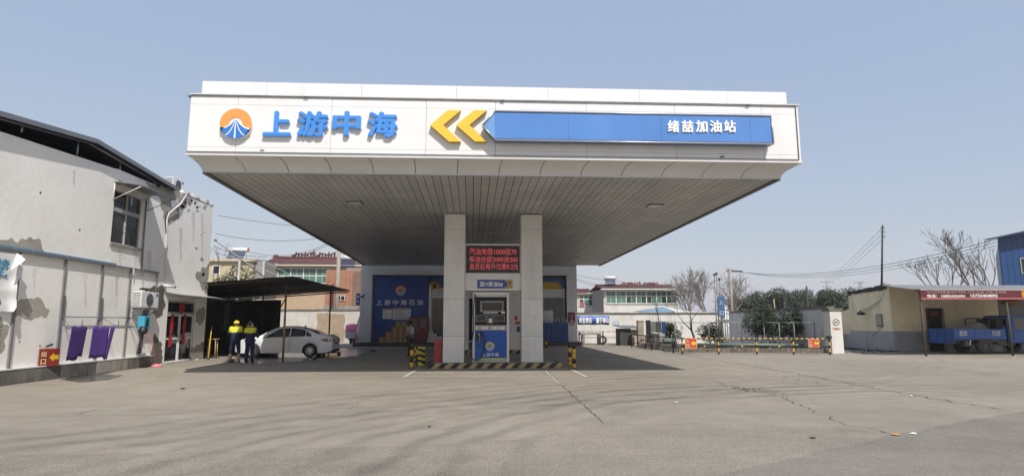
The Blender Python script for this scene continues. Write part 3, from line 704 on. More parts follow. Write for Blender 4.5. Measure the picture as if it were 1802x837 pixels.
def poster(name, label, x0, x1, z0, z1, y, n, head=None, body=PAPER):
    t = thing(name, label, 'poster', ((x0 + x1) / 2, y, z0))
    boxp('sheet', body, t, x0, x1, y - .006, y, z0, z1); w, h = x1 - x0, z1 - z0
    if head: boxp('heading', head, t, x0 + .02, x1 - .02, y - .009, y - .0065, z1 - h * .09, z1 - h * .02)
    for k in range(n):
        zz = z1 - h * (.16 + .78 * k / n); boxp('printed_line', PRINT, t, x0 + w * .07, x0 + w * random.uniform(.5, .93), y - .009, y - .0065, zz - h * .022, zz)
    return t
poster('notice_poster', 'narrow white notice on the blue shop wall left of the wide one', sx(672), sx(688), sz(560.5), sz(543), YI - .102, 7, REDP)
w_ = poster('notice_poster', 'wide white notice below the lettering on the blue shop wall', sx(689.5), sx(722), sz(562), sz(541.5), YI - .102, 9, REDP)
# header band, doors
boxp('header_band', mat('band blue', (.02, .10, .33), .4), st, sx(757), sx(998) - .01, YI - .06, YI, sz(505), sz(488))
for a, c in ((757, 776), (957, 992)):
    b_ = MB(); b_.prism([(sx(a), YI - .062, sz(508)), (sx(c), YI - .062, sz(508)), (sx(c) - .35, YI - .062, sz(495)), (sx(a), YI - .062, sz(495))], (0, -.012, 0)); b_.build('yellow_band', mat('band yellow', (.55, .33, .05), .45), st)
boxp('band_mark', BLACK, st, sx(761), sx(766), YI - .078, YI - .0745, sz(506.5), sz(498))
for a, c in ((757, 800), (800, 846), (846, 905), (905, 957), (957, 996)):
    d = boxp('glass_door', WINF, st, sx(a) + .02, sx(c) - .01, YI - .02, YI + .03, .275, sz(521))
    boxp('pane', GLASS_D, d, sx(a) + .10, sx(c) - .09, YI - .028, YI - .0205, .36, sz(524))
    boxp('handle', STEEL, d, sx(c) - .16, sx(c) - .13, YI - .06, YI - .029, 1.2, 1.7)
boxp('door_lintel', SHOPW, st, sx(757), sx(996), YI - .05, YI + .03, sz(521) + .004, sz(506))
# pleated strip curtain in the right-hand window
t = thing('strip_curtain', 'hanging grey strip curtain in the right shop window', 'curtain', (sx(975), YI - .1, 1.5)); 
for k in range(12):
    x = sx(959) + (sx(994) - sx(959)) * k / 12; boxp('strip', mat('curtain plastic', (.10, .13, .15), .25, var=.35), t, x, x + .105, YI - .10 - .02 * (k % 2), YI - .085 - .02 * (k % 2), 1.55, sz(523))
poster('notice_poster', 'white notice hung in the right shop window', sx(956), sx(974), sz(568), sz(546), YI - .14, 8)
pr_ = thing('wall_poster', 'dark red poster with a figure on the right shop pier', 'poster', (sx(1006), YSH, sz(572)))
boxp('sheet', mat('maroon poster', (.16, .03, .06), .6, var=.4, scale=3), pr_, sx(999.5), sx(1012), YSH - .012, YSH - .002, sz(567.5), sz(549))
boxp('figure', mat('poster pink', (.45, .16, .2), .6), pr_, sx(1004), sx(1008), YSH - .016, YSH - .0125, sz(561), sz(553))
boxp('caption', mat('poster caption', (.5, .42, .3), .6), pr_, sx(1003), sx(1009), YSH - .016, YSH - .0125, sz(566.5), sz(563))
boxp('tag', mat('pink tag', (.5, .2, .18), .6), pr_, sx(1001), sx(1011), YSH - .012, YSH - .002, sz(572), sz(568.5))
# blue side plate and camera at the left pier
t = thing('side_sign', 'small blue vertical sign fixed to the left edge of the shop', 'sign', (sx(630), YSH + .2, sz(535)))
boxp('plate', mat('diesel blue', (.03, .07, .30)), t, sx(625), sx(632), YSH + .1, YSH + .13, sz(537), sz(516))
for z, ch in ((522, '停'), (530, '车')): text('writing', ch, LWHITE, t, (sx(628.4), YSH + .099, sz(z)), .17, .2, depth=.004)
t = thing('security_camera', 'dark security camera on the left shop pier', 'camera', (sx(638), YSH, sz(521)))
MB().tube([(sx(637), YSH, sz(523)), (sx(637), YSH - .18, sz(522))], .03, 8).build('bracket', DGREY, t)
MB().tube([(sx(639.5), YSH - .12, sz(519)), (sx(635), YSH - .30, sz(523.5))], .06, 10).build('body', BLACK, t)
MB().tube([(sx(638), YSH - .001, sz(523)), (sx(640), YSH - .03, sz(518)), (sx(642), YSH - .001, sz(516))], .008, 5).build('cable', BLACK, t)
# goods on the plinth
ZP = .272; YG = YSH - .62
def carton(px, lev, y, mt, label, grp, w=.42, h=.36, d=.34, jit=.02):
    x = sx(px) + random.uniform(-jit, jit); z = ZP + lev * (h + .003)
    t = thing('carton', label, 'box', (x, y, z), 0, grp)
    MB().bbox(x - w / 2, x + w / 2, y - d / 2, y + d / 2, z, z + h, .008).build('box', mt, t)
    MB().box(x - w / 2 - .002, x + w / 2 + .002, y - .03, y + .03, z + h * .7, z + h + .002).build('tape', mat('pale tape', (.5, .42, .3), .4), t)
    MB().box(x - w * .1, x + w * .1, y - d / 2 - .003, y - d / 2 - .0005, z + h * .08, z + h * .92).build('printed_strip', mat('carton print', (.55, .42, .26), .7), t)
ORD = ['leftmost', 'second', 'third', 'fourth', 'rightmost']
lv = ['bottom', 'second', 'third', 'top']
def ordn(i, n): return 'only' if n == 1 else 'leftmost' if i == 0 else 'rightmost' if i == n - 1 else ['', 'second', 'third', 'fourth', 'fifth', 'sixth', 'seventh', 'eighth'][i]
for lev, pxs in ((0, (676, 686.5, 697, 707.5, 718)), (1, (686.5, 697, 707.5, 718)), (2, (698, 708.5, 719)), (3, (703, 713.5))):
    for i, px in enumerate(pxs): carton(px, lev, YG, CARD, f"{ordn(i, len(pxs))} brown carton in the {lv[lev]} row by the blue shop wall", 'brown cartons stacked by the blue wall')
wb = mat('white carton', (.55, .55, .54), .6, var=.15)
for lev, pxs in ((0, (758, 766, 774, 781)), (1, (759, 767, 775)), (2, (759.5, 767)), (3, (761,))):
    for i, px in enumerate(pxs): carton(px, lev, YG + .02, wb, f"{ordn(i, len(pxs))} small white box in the {lv[lev]} row beside the red cabinet", 'white boxes beside the red cabinet', .31, .2, .25, .01)
# red cabinet with glass doors
t = thing('red_cabinet', 'dark red fire equipment cabinet with two glazed doors by the shop wall', 'cabinet', (sx(738), YG + .1, ZP))
cx0, cx1, cz1 = sx(722), sx(755), sz(557)
bboxp('carcass', mat('dark red cabinet', (.14, .014, .018), .45), t, cx0, cx1, YG - .05, YG + .4, ZP, cz1, .012)
for k in range(2):
    a = cx0 + .02 + k * (cx1 - cx0 - .02) / 2; c = a + (cx1 - cx0) / 2 - .03
    d = boxp('door', mat('dark red door', (.17, .018, .022), .4), t, a, c, YG - .075, YG - .052, ZP + .05, cz1 - .04)
    boxp('pane', GLASS_D, d, a + .1, c - .1, YG - .081, YG - .0755, ZP + .95, cz1 - .14)
    boxp('lower_panel', mat('dark red door', (.17, .018, .022)), d, a + .1, c - .1, YG - .083, YG - .0755, ZP + .12, ZP + .8)
    boxp('handle', STEEL, d, (c - .07) if k == 0 else (a + .03), (c - .04) if k == 0 else (a + .06), YG - .1, YG - .0755, ZP + .8, ZP + .98)
# blue crates behind the right column
bc = mat('blue crate plastic', (.010, .038, .16), .4, var=.2); nr, ncol = 4, 5
for j in range(nr):
    for i in range(ncol):
        x0 = sx(949) + i * .40; z0 = ZP + j * .335; y0 = YG - .1
        t = thing('bottle_crate', f"{ordn(i, ncol)} blue plastic crate in the {lv[j]} row under the strip curtain", 'crate', (x0 + .19, y0 + .15, z0), 0, 'blue crates stacked in the right shop window')
        b_ = MB()
        for (a, c, e, f_) in ((0, .385, 0, .02), (0, .385, .28, .30), (0, .02, .021, .279), (.365, .385, .021, .279)): b_.box(x0 + a, x0 + c, y0 + e, y0 + f_, z0 + .001, z0 + .33)
        b_.build('shell', bc, t)
        for (a, c) in ((.04, .17), (.21, .345)): MB().box(x0 + a, x0 + c, y0 - .012, y0 - .001, z0 + .05, z0 + .25).build('rib_panel', mat('blue crate rim', (.02, .075, .27), .4), t)
        MB().box(x0, x0 + .385, y0 - .015, y0 - .001, z0 + .285, z0 + .325).build('rim', mat('blue crate rim', (.02, .075, .27)), t)
for i in range(9):
    x = sx(951) + i * .215; t = thing('bottle', f"{ordn(i, 9)} bottle standing on top of the blue crates", 'bottle', (x, YG, ZP + 1.34), 0, 'bottles on the blue crates')
    MB().lathe((x, YG, ZP + 1.336), [(0, 0), (.05, 0), (.05, .2), (.02, .27), (.02, .32)], 'z', 10).build('glass', mat('pale bottle', (.35, .42, .45), .15), t); MB().lathe((x, YG, ZP + 1.336), [(.024, .32), (.024, .35), (0, .35)], 'z', 10).build('cap', RED, t)
# small stickers on the far column
t = thing('column_notices', 'cluster of small red notices and a blue notice on the far right column', 'notice', (1.85, 32.99, 2.2))
for a, c, e, f_, mt in ((905.5, 911, 563, 555.5, REDP), (907, 917, 570.5, 565, REDP), (909, 916, 583.5, 574, mat('notice blue', (.08, .12, .3), .6))):
    A, C = onY(a, e, 32.99), onY(c, f_, 32.99); boxp('notice', mt, t, A.x, C.x, 32.985, 32.999 + .019, A.z, C.z)
# litter bag at the plinth
p = gp(642, 607); t = MB(); 
bag = MB(); bag.lathe((p.x, p.y - .5, .001), [(0, 0), (.16, .0), (.2, .08), (.15, .2), (.05, .26), (.08, .32), (0, .33)], 'z', 12)
for v in bag.v: v += Vector((noise.noise(v * 6), noise.noise(v * 6 + Vector((5, 0, 0))), 0)) * .05
tag(bag.build('plastic_bag', PAPER), 'crumpled white plastic bag at the foot of the left shop pier', 'bag')
# garden broom leaning
t = thing('broom', 'broom lying against the blue wall left of the cartons', 'broom', (sx(660), YG, ZP))
MB().tube([(sx(656), YI - .13, ZP + 1.15), (sx(661), YG - .1, ZP + .08)], .014, 6).build('stick', mat('bamboo', (.33, .22, .1), .6), t)
for k in range(14): MB().tube([(sx(661), YG - .1, ZP + .09), (sx(661) + random.uniform(-.1, .28), YG - .1 + random.uniform(-.1, .1), ZP + .012)], .01, 4).build('bristle', mat('brush twig', (.16, .1, .06), .8), t)

# ------------------------------------------------------------------ left building
XW = -12.45; LY0 = 12.0; LYE = 28.62
A_ = gp(0, 678); 
def wu(px, py, off=0):        # point of the lit wall, off metres in front of it
    return onX(px, py, XW + off)
lb = thing('left_building', 'two storey whitewashed building with peeling plaster at the left', 'building', (XW - 5, 20, 0))
LWALL = mat('old whitewash', (.86, .835, .785), .85, 0, .07, .7, bump=.35, grime=.38, dirt=(.64, .60, .54))
LBARE = mat('bare cement render', (.37, .34, .295), .9, 0, .25, 2.5, bump=.4)
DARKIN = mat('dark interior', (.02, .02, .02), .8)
ZW = 6.75
# wall with window and door openings, built of blocks around the openings
wy0, wy1 = wu(203, 330).y, wu(253, 350).y; wz0, wz1 = wu(200, 428).z, 6.15
dy0, dy1 = wu(288, 639).y, wu(340, 634).y; dz1 = 2.52
b_ = MB()
for (a, c, z0, z1) in ((wy0, wy1, 0, wz0), (wy0, wy1, wz1, ZW), (wy1, dy0, 0, ZW), (dy0, dy1, dz1, ZW + .2), (dy1, LYE, 0, ZW + .25)):
    b_.box(XW - .25, XW, a, c, z0, z1)
b_.hexa([(XW - .25, LY0, 0), (XW, LY0, 0), (XW, wy0, 0), (XW - .25, wy0, 0), (XW - .25, LY0, 6.30), (XW, LY0, 6.30), (XW, wy0, ZW + .08), (XW - .25, wy0, ZW + .08)])
b_.box(XW - .25, XW, wy0, wy1 + .6, ZW, ZW + .10)
lw = b_.build('wall', LWALL, lb)
boxp('end_wall', LWALL, lb, XW - 9, XW - .251, LYE - .25, LYE, 0, ZW + .25); boxp('rear_wall', LWALL, lb, XW - 9.2, XW - 9, LY0, LYE, 0, 6.2)
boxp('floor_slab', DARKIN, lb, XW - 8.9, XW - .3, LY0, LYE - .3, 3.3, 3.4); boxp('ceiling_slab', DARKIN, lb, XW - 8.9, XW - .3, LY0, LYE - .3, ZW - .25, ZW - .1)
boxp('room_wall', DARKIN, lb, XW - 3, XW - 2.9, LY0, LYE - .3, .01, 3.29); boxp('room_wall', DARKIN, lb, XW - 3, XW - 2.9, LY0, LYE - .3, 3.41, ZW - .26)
# parapet bricks crumbling at the far end
py_ = wu(322, 340).y
k = 0; y = py_
while y < LYE - .05:
    w = random.uniform(.22, .4); h = random.uniform(.10, .16)
    MB().bbox(XW - .22, XW + .015, y, min(y + w - .008, LYE), ZW + .251, ZW + .251 + h, .012).build('coping_block', LWALL if random.random() < .6 else LBARE, lb); y += w
for (a, c) in ((py_, py_ + .6),):
    boxp('parapet', LBARE, lb, XW - .25, XW - .002, a - .3, c, ZW + .001, ZW + .25)
# peeled plaster
def wpatch(px, amp, seed, mt=LBARE, d=.003, name='peeled_plaster'):
    P = [(wu(*p).y, wu(*p).z) for p in px]; P = wavy_poly(P, amp, 7, seed)
    P = [(min(y_, LYE - .01), min(max(z_, .01), ZW + .24)) for y_, z_ in P]
    b2 = MB(); b2.prism([(XW + .0005, y_, z_) for y_, z_ in P], (d, 0, 0)); return b2.build(name, mt, lw)
wpatch([(-60, 412), (10, 420), (30, 424), (52, 418), (70, 424), (78, 440), (70, 447), (-60, 432)], .06, 1)
wpatch([(26, 532), (40, 526), (72, 527), (88, 545), (80, 557), (55, 561), (24, 555)], .06, 2)
wpatch([(344, 484), (358, 470), (372, 462), (373, 438), (381, 440), (379, 500), (377, 545), (366, 520), (350, 500)], .12, 3)
wpatch([(360, 500), (370, 488), (378, 500), (374, 512), (364, 506)], .08, 13, LWALL, .006)
wpatch([(256, 318), (285, 326), (315, 338), (337, 346), (336, 358), (320, 366), (312, 384), (298, 394), (287, 384), (284, 350), (262, 332)], .12, 4)
wpatch([(300, 352), (312, 350), (314, 362), (302, 370)], .08, 14, LWALL, .006)
wpatch([(200, 318), (214, 319), (216, 324), (200, 323)], .05, 5)
wpatch([(374, 402), (381, 398), (380, 415), (373, 414)], .06, 6)
wpatch([(-40, 560), (0, 560), (12, 575), (8, 620), (-40, 640)], .08, 7)
wpatch([(345, 545), (360, 538), (362, 560), (352, 572), (344, 565)], .08, 8)
DAMP = mat('damp stained render', (.13, .12, .105), .85, 0, .35, 2, bump=.3, grime=.5, dirt=(.28, .26, .23))
wpatch([(270, 590), (284, 600), (286, 640), (264, 640)], .08, 9, DAMP); wpatch([(334, 615), (362, 600), (361, 630), (336, 633)], .1, 10, mat('scraped render', (.30, .28, .25), .9, 0, .4, 5, grime=.6))
wpatch([(244, 505), (290, 500), (289, 520), (291, 545), (276, 560), (270, 545), (268, 515)], .15, 11, DAMP)
rf = random.Random(12)
for k in range(39):     # small flakes and chips round the bigger losses
    if k < 20: px_, py_2 = rf.uniform(318, 380), rf.uniform(350, 372)
    elif k < 32: px_, py_2 = rf.uniform(345, 378), rf.uniform(400, 560)
    else: px_, py_2 = rf.uniform(5, 330), rf.uniform(300, 620)
    s_ = rf.uniform(1.2, 4.5) if k < 32 else rf.uniform(.8, 2.2)
    wpatch([(px_ + s_ * math.cos(a) * rf.uniform(.5, 1.2), py_2 + s_ * math.sin(a) * rf.uniform(.5, 1.3)) for a in (0, 1.1, 2.2, 3.3, 4.4, 5.4)], .015, k, LBARE if rf.random() < .7 else DAMP, .003, 'plaster_flake')
STRK = mat('faint water streak', (.73, .70, .65), .85, 0, .2, 2, streak=.1)
for px_, py0_, py1_, w_ in ((212, 437, 470, 5), (238, 440, 478, 4), (262, 440, 478, 6), (130, 300, 330, 3), (340, 372, 430, 4), (356, 376, 470, 3), (318, 400, 470, 3), (60, 470, 515, 5), (150, 480, 540, 4), (205, 485, 545, 4)):
    wpatch([(px_ - w_, py0_), (px_ + w_, py0_ + 1), (px_ + w_ * .6, (py0_ + py1_) / 2), (px_ + w_ * .2, py1_), (px_ - w_ * .3, py1_ - 5), (px_ - w_ * .5, (py0_ + py1_) / 2)], .05, px_, STRK, .0015, 'water_streak')
# cement dado at the foot
bd = []
for i in range(7):
    a, c = 12.0 + (wu(266, 640).y - 12) * i / 7, 12.0 + (wu(266, 640).y - 12) * (i + 1) / 7 - .01
    MB().bbox(XW + .001, XW + .10, a, c, .001, .37 + random.uniform(-.01, .01), .015).build('foot_block', DAMP if i != 5 else CONC, lb)
boxp('dado_strip', WHITE2, lb, XW + .002, XW + .11, 12, wu(264, 624).y, .385, .42)
# window
w = MB()
fw = .05
for (a, c, z0, z1) in ((wy0, wy0 + fw, wz0, wz1), (wy1 - fw, wy1, wz0, wz1), (wy0 + fw, wy1 - fw, wz0, wz0 + fw), (wy0 + fw, wy1 - fw, wz1 - fw, wz1)): w.box(XW - .14, XW - .06, a, c, z0, z1)
win = w.build('window', mat('old white frame', (.42, .41, .39), .5, var=.2), lb); zt = wz0 + (wz1 - wz0) * .60; ym = (wy0 + wy1) / 2
FRM = mat('old white frame', (.42, .41, .39))
boxp('transom', FRM, win, XW - .14, XW - .05, wy0 + fw, wy1 - fw, zt, zt + .14); boxp('mullion', FRM, win, XW - .135, XW - .055, ym - .03, ym + .03, wz0 + fw, zt - .001); boxp('mullion', FRM, win, XW - .135, XW - .055, ym - .02, ym + .02, zt + .141, wz1 - fw)
for (a, c) in ((wy0 + fw, ym - .03), (ym + .03, wy1 - fw)):
    boxp('pane', mat('dusty glass', (.05, .052, .05), .15, var=.4, scale=1.5), win, XW - .11, XW - .10, a, c, wz0 + fw, zt - .001); boxp('pane', GLASS_D, win, XW - .11, XW - .10, a, c, zt + .141, wz1 - fw)
boxp('sill', CONC, win, XW - .06, XW + .07, wy0 - .05, wy1 + .05, wz0 - .06, wz0 - .002)
# window awning: thin sheet on two struts
aw = thing('window_awning', 'small sheet metal awning over the upper window', 'awning', (XW, wy0, wz1))
ay0, ay1 = wy0 - .1, wy1 + .35; az, ao = wz1 + .22, .95
MB().hexa([(XW + .005, ay0, az), (XW + ao, ay0, az - .12), (XW + ao, ay1, az - .12), (XW + .005, ay1, az), (XW + .005, ay0, az + .02), (XW + ao, ay0, az - .1), (XW + ao, ay1, az - .1), (XW + .005, ay1, az + .02)]).build('sheet', mat('grey sheet', (.22, .22, .22), .5, .3, .2, 2), aw)
MB().tube([(XW + ao, ay0, az - .13), (XW + ao, ay1, az - .13)], .018, 6).build('front_bar', STEELP, aw)
for y in (ay0 + .03, (ay0 + ay1) / 2, ay1 - .03):
    MB().tube([(XW + .01, y, az - .6), (XW + ao - .05, y, az - .14)], .014, 6).build('strut', WHITE2 if y < wy0 else STEELP, aw); MB().tube([(XW + .012, y, az - .62), (XW + .012, y, az)], .016, 6).build('upright', WHITE2, aw)
# raised dark metal roof on short posts
RFM = mat('dark roof sheet', (.045, .048, .055), .5, .4, .2, 2)
rp = [onX(-140, 165, XW), onX(160, 241, XW), onX(308, 331, XW)]
b2 = MB()
YR = (LY0, wu(160, 241).y, wu(306, 331).y); ZR = (6.45, 7.34, 6.94)
for i in range(2):
    nseg = 16
    for k in range(nseg):
        t0, t1 = k / nseg, (k + 1) / nseg
        ya, yb = YR[i] + (YR[i + 1] - YR[i]) * t0, YR[i] + (YR[i + 1] - YR[i]) * t1 - .006; za, zb = ZR[i] + (ZR[i + 1] - ZR[i]) * t0, ZR[i] + (ZR[i + 1] - ZR[i]) * t1
        MB().hexa([(XW - 9, ya, za), (XW + .22, ya, za), (XW + .22, yb, zb), (XW - 9, yb, zb), (XW - 9, ya, za + .05), (XW + .22, ya, za + .05), (XW + .22, yb, zb + .05), (XW - 9, yb, zb + .05)]).build('roof_sheet', RFM, lb)
    MB().obox(((XW + .23), (YR[i] + YR[i + 1]) / 2, (ZR[i] + ZR[i + 1]) / 2 + .02), (0, YR[i + 1] - YR[i], ZR[i + 1] - ZR[i]), (1, 0, 0), (0, -(ZR[i + 1] - ZR[i]), YR[i + 1] - YR[i]), ((YR[i + 1] - YR[i]) ** 2 + (ZR[i + 1] - ZR[i]) ** 2) ** .5 / 2, .012, .07).build('verge_trim', mat('roof verge', (.20, .205, .22), .4, .3), lb)
    MB().tube([(XW - .05, YR[i], ZR[i] - .04), (XW - .05, YR[i + 1], ZR[i + 1] - .04)], .035, 6).build('purlin', STEELP, lb)
for px in (42, 143, 220):
    y = wu(px, 230).y; zt_ = ZR[0] + (ZR[1] - ZR[0]) * (y - YR[0]) / (YR[1] - YR[0]) if y < YR[1] else ZR[1] + (ZR[2] - ZR[1]) * (y - YR[1]) / (YR[2] - YR[1]); MB().tube([(XW - .06, y, ZW), (XW - .06, y, zt_ - .05)], .03, 6).build('roof_post', STEEL, lb)
boxp('loft_back', mat('dark navy backing', (.012, .02, .035), .7), lb, XW - 3, XW - 2.95, LY0, YR[2], ZW, 7.3)  # near-black sheet closing the back of the gap under the raised roof
# drain pipe and conduit
MB().tube([wu(258, 352, .05), wu(252, 430, .05), wu(249, 478, .05)], .03, 6).build('conduit', STEELP, lb)
MB().tube([wu(328, 343, .03), wu(318, 358, .12), wu(297, 376, .10), wu(294, 384, .05), wu(292, 440, .04), wu(290, 505, .04)], .028, 6).build('drain_pipe', WINF, lb)
MB().tube([wu(296, 372, .04), wu(290, 384, .06), wu(292, 400, .04), wu(294, 440, .04)], .02, 5).build('cable_bundle', BLACK, lb)
# door
dr = MB(); fw = .07
for (a, c, z0, z1) in ((dy0 + .02, dy0 + fw, .03, dz1 - .02), (dy1 - fw, dy1 - .02, .03, dz1 - .02), (dy0 + fw, dy1 - fw, dz1 - fw, dz1 - .02), (dy0 + fw, dy1 - fw, 1.98, 2.06)): dr.box(XW - .16, XW - .08, a, c, z0, z1)
door = dr.build('door', FRM, lb); ym = (dy0 + dy1) / 2
for (a, c) in ((dy0 + fw, ym - .02), (ym + .02, dy1 - fw)):
    leaf = MB()
    for (e, f_, z0, z1) in ((a, a + .06, .03, 1.97), (c - .06, c, .03, 1.97), (a + .06, c - .06, .03, .10), (a + .06, c - .06, .95, 1.02), (a + .06, c - .06, 1.9, 1.97)): leaf.box(XW - .14, XW - .09, e, f_, z0, z1)
    lf = leaf.build('leaf', WINF, door)
    boxp('pane', GLASS_D, door, XW - .12, XW - .115, a + .06, c - .06, .1, 1.9)
    boxp('handle', STEEL, door, XW - .089, XW - .05, (c - .12 if c < ym else a + .08), (c - .08 if c < ym else a + .12), .9, 1.15)
boxp('fanlight', GLASS_D, door, XW - .12, XW - .115, dy0 + fw, dy1 - fw, 2.06, dz1 - fw)
boxp('threshold', CONC, door, XW - .2, XW + .05, dy0, dy1, .001, .03)
boxp('push_plate', mat('pale plate', (.4, .42, .42), .4), door, XW - .088, XW - .08, ym + .3, dy1 - .16, 1.03, 1.22)
RIB = mat('red cloth', (.40, .02, .025), .7, var=.2)
for i, (a, z0, lab) in enumerate((((dy0 + ym) / 2 - .05, .66, 'left red ribbon hanging on the glass door'), ((ym + dy1) / 2 - .25, .72, 'right red ribbon hanging on the glass door'))):
    b2 = MB(); vs = []
    for j in range(11):
        z = 1.96 - (1.96 - z0) * j / 10; ox = .012 * math.sin(j * 1.3); yy = a - .10 * (j / 10 if i == 0 else j / 20); vs += [(XW - .07 + ox, yy - .12, z), (XW - .06 - ox, yy + .12, z)]
    b2.add(vs, [(2 * j, 2 * j + 1, 2 * j + 3, 2 * j + 2) for j in range(10)], 0, True); o = b2.build('red_ribbon', RIB); tag(o, lab, 'ribbon', 'red ribbons on the door')
bow = thing('red_bow', 'red cloth rosette above the glass door', 'bow', (XW - .05, ym - .1, 2.25))
for k in range(9):
    a = 2 * math.pi * k / 9; MB().prism([(XW - .06, ym - .1, 2.24), (XW - .02 + .02 * (k % 2), ym - .1 + .24 * math.cos(a - .28), 2.24 + .2 * math.sin(a - .28)), (XW - .01, ym - .1 + .3 * math.cos(a), 2.24 + .25 * math.sin(a)), (XW - .02 + .02 * (k % 2), ym - .1 + .24 * math.cos(a + .28), 2.24 + .2 * math.sin(a + .28))], (.015, 0, 0)).build('loop', RIB, bow)
# flat canopy sheet over the door
ca = thing('door_canopy', 'thin sheet canopy over the ground floor door', 'awning', (XW, dy0, 2.8))
MB().hexa([(XW + .003, dy0 - .25, 2.82), (XW + .75, dy0 - .25, 2.70), (XW + .75, dy1 + .9, 2.70), (XW + .003, dy1 + .9, 2.82), (XW + .003, dy0 - .25, 2.84), (XW + .75, dy0 - .25, 2.72), (XW + .75, dy1 + .9, 2.72), (XW + .003, dy1 + .9, 2.84)]).build('sheet', mat('pale sheet', (.40, .39, .37), .6, .1, .2, 3), ca)
for y in (dy0 - .15, (dy0 + dy1) / 2, dy1 + .7): MB().tube([(XW + .01, y, 2.5), (XW + .7, y, 2.7)], .012, 5).build('strut', STEELP, ca)
# steel billboard frame on the wall
fr = thing('billboard_frame', 'empty steel billboard frame fixed to the whitewashed wall', 'frame', (XW, 20, .4))
yR = wu(276, 480).y
MB().box(XW + .02, XW + .10, 12, yR, 3.50, 3.56).build('top_rail', STEELP, fr); MB().box(XW + .02, XW + .09, 12, wu(200, 470).y, 3.565, 3.62).build('top_rail_cap', mat('pale blue paint', (.16, .28, .40), .6, var=.2, grime=.4), fr)
for px in (30, 112, 178, 228): y = wu(px, 480).y; MB().box(XW + .02, XW + .065, y - .03, y + .03, .44, 3.499).build('upright', STEELP, fr)
MB().box(XW + .02, XW + .055, yR - .05, yR - .01, 2.75, 3.499).build('upright', STEELP, fr)
for px, h in ((230, .22), (246, .25)): y = wu(px, 480).y; MB().box(XW + .10, XW + .115, y - .03, y + .02, 3.53 - h, 3.54).build('rag', PAPER if px == 230 else STEELP, fr)
# peeling banner
bn = thing('torn_banner', 'torn white banner with blue lettering curling off the wall at the left edge', 'banner', (XW, 16.5, 2))
y1b = wu(8, 500).y; zt_, zb_ = 3.42, wu(8, 548).z
b2 = MB(); vs = []; nj = 12
for j in range(nj + 1):
    z = zb_ + (zt_ - zb_) * j / nj; w_ = .02 * math.sin(j * 1.7)
    vs += [(XW + .072, 12, z), (XW + .075, y1b - .5, z), (XW + .08 + w_, y1b, z), (XW + .16 + w_ * 2, y1b + .12 + .06 * math.sin(j), z), (XW + .24 + w_, y1b + .22 + .05 * math.sin(j * .9) - .12 * (1 - j / nj), z)]
b2.add(vs, [(5 * j + i, 5 * j + i + 1, 5 * j + i + 6, 5 * j + i + 5) for j in range(nj) for i in range(4)], 0, True)
b2.build('sheet', mat('banner vinyl', (.62, .62, .61), .5, var=.08, grime=.2, dirt=(.4, .38, .35)), bn)
a, c, e = wu(30, 445, .25), wu(45, 456, .42), wu(19, 474, .3); c2 = wu(36, 464, .45)
MB().add([a, c, c2, e], [(0, 1, 2), (0, 2, 3)], 0, True).build('curled_corner', mat('banner back', (.78, .78, .77), .5), bn)
BLT = mat('banner blue', (.06, .27, .47), .5, var=.2)
for ch, px_, py_2 in (('校', 6, 463), ('驾', -18, 459), ('招', 2, 478), ('在', -22, 475)): text('writing', ch, BLT, bn, (XW + .085, wu(px_, py_2, .09).y, wu(px_, py_2, .09).z), .46, .24, ux=(0, 1, 0), depth=.004, bold=.03)
for r_, zz in ((.14, 2.1),): MB().lathe((XW + .079, y1b - .30, zz), [(.09, 0), (.15, 0), (.15, .004), (.09, .004), (.09, 0)], 'x', 20).build('round_mark', mat('mark grey', (.12, .2, .27), .6), bn)
for k in range(6): zz = 1.75 - .1 * k - .08 * (k > 2); MB().box(XW + .078, XW + .083, y1b - random.uniform(.7, 1.1), y1b - .1, zz, zz + .035).build('printed_line', PRINT, bn)
# air conditioners
def aircon(name, label, y0, y1, z0, h, xo, dp=.32):
    t = thing(name, label, 'air conditioner', (xo, y0, z0), 0, 'air conditioner outdoor units')
    bboxp('casing', WINF, t, xo, xo + dp, y0, y1, z0, z0 + h, .02)
    cy, cz, r_ = y0 + (y1 - y0) * .42 + .06, z0 + h / 2, h * .40
    MB().lathe((xo + dp + .001, cy, cz), [(0, 0), (r_, 0), (r_, .012), (r_ * .94, .016), (r_ * .94, .004), (0, .004)], 'x', 28).build('fan_opening', DGREY, t)
    for q in range(5): MB().lathe((xo + dp + .02, cy, cz), [(r_ * (.18 + .18 * q), 0), (r_ * (.21 + .18 * q), .004), (r_ * (.22 + .18 * q), 0)], 'x', 24).build('grille_ring', STEELP, t)
    for q in range(6): a = math.pi * q / 6; MB().tube([(xo + dp + .02, cy - r_ * math.cos(a), cz - r_ * math.sin(a)), (xo + dp + .02, cy + r_ * math.cos(a), cz + r_ * math.sin(a))], .004, 4).build('grille_spoke', STEELP, t)
    MB().box(xo + dp + .001, xo + dp + .006, y1 - .2, y1 - .05, z0 + h * .74, z0 + h * .92).build('blue_label', mat('label blue', (.05, .2, .5), .4), t)
    for q in range(7): zz = z0 + .06 + (h - .12) * q / 6; MB().box(xo + .03, xo + dp - .03, y0 - .012, y0 - .002, zz - .012, zz + .012).build('side_fin', DGREY, t)
    for y in (y0 + .12, y1 - .12): MB().box(xo - .06, xo + dp + .03, y - .02, y + .02, z0 - .04, z0 - .002).tube([(xo - .04, y, z0 - .38), (xo + dp, y, z0 - .04)], .015, 5).build('bracket', STEELP, t)
a, c = wu(250, 515, .4), wu(283, 545, .4)
aircon('air_conditioner', 'white air conditioner unit on the wall beside the door', a.y - .05, c.y - .25, c.z + .06, .57, XW + .10)
p = onX(300, 315, XW - .3); aircon('air_conditioner', 'weathered air conditioner unit up on the roof edge', p.y, p.y + .9, ZW + .28, .55, XW - .5)
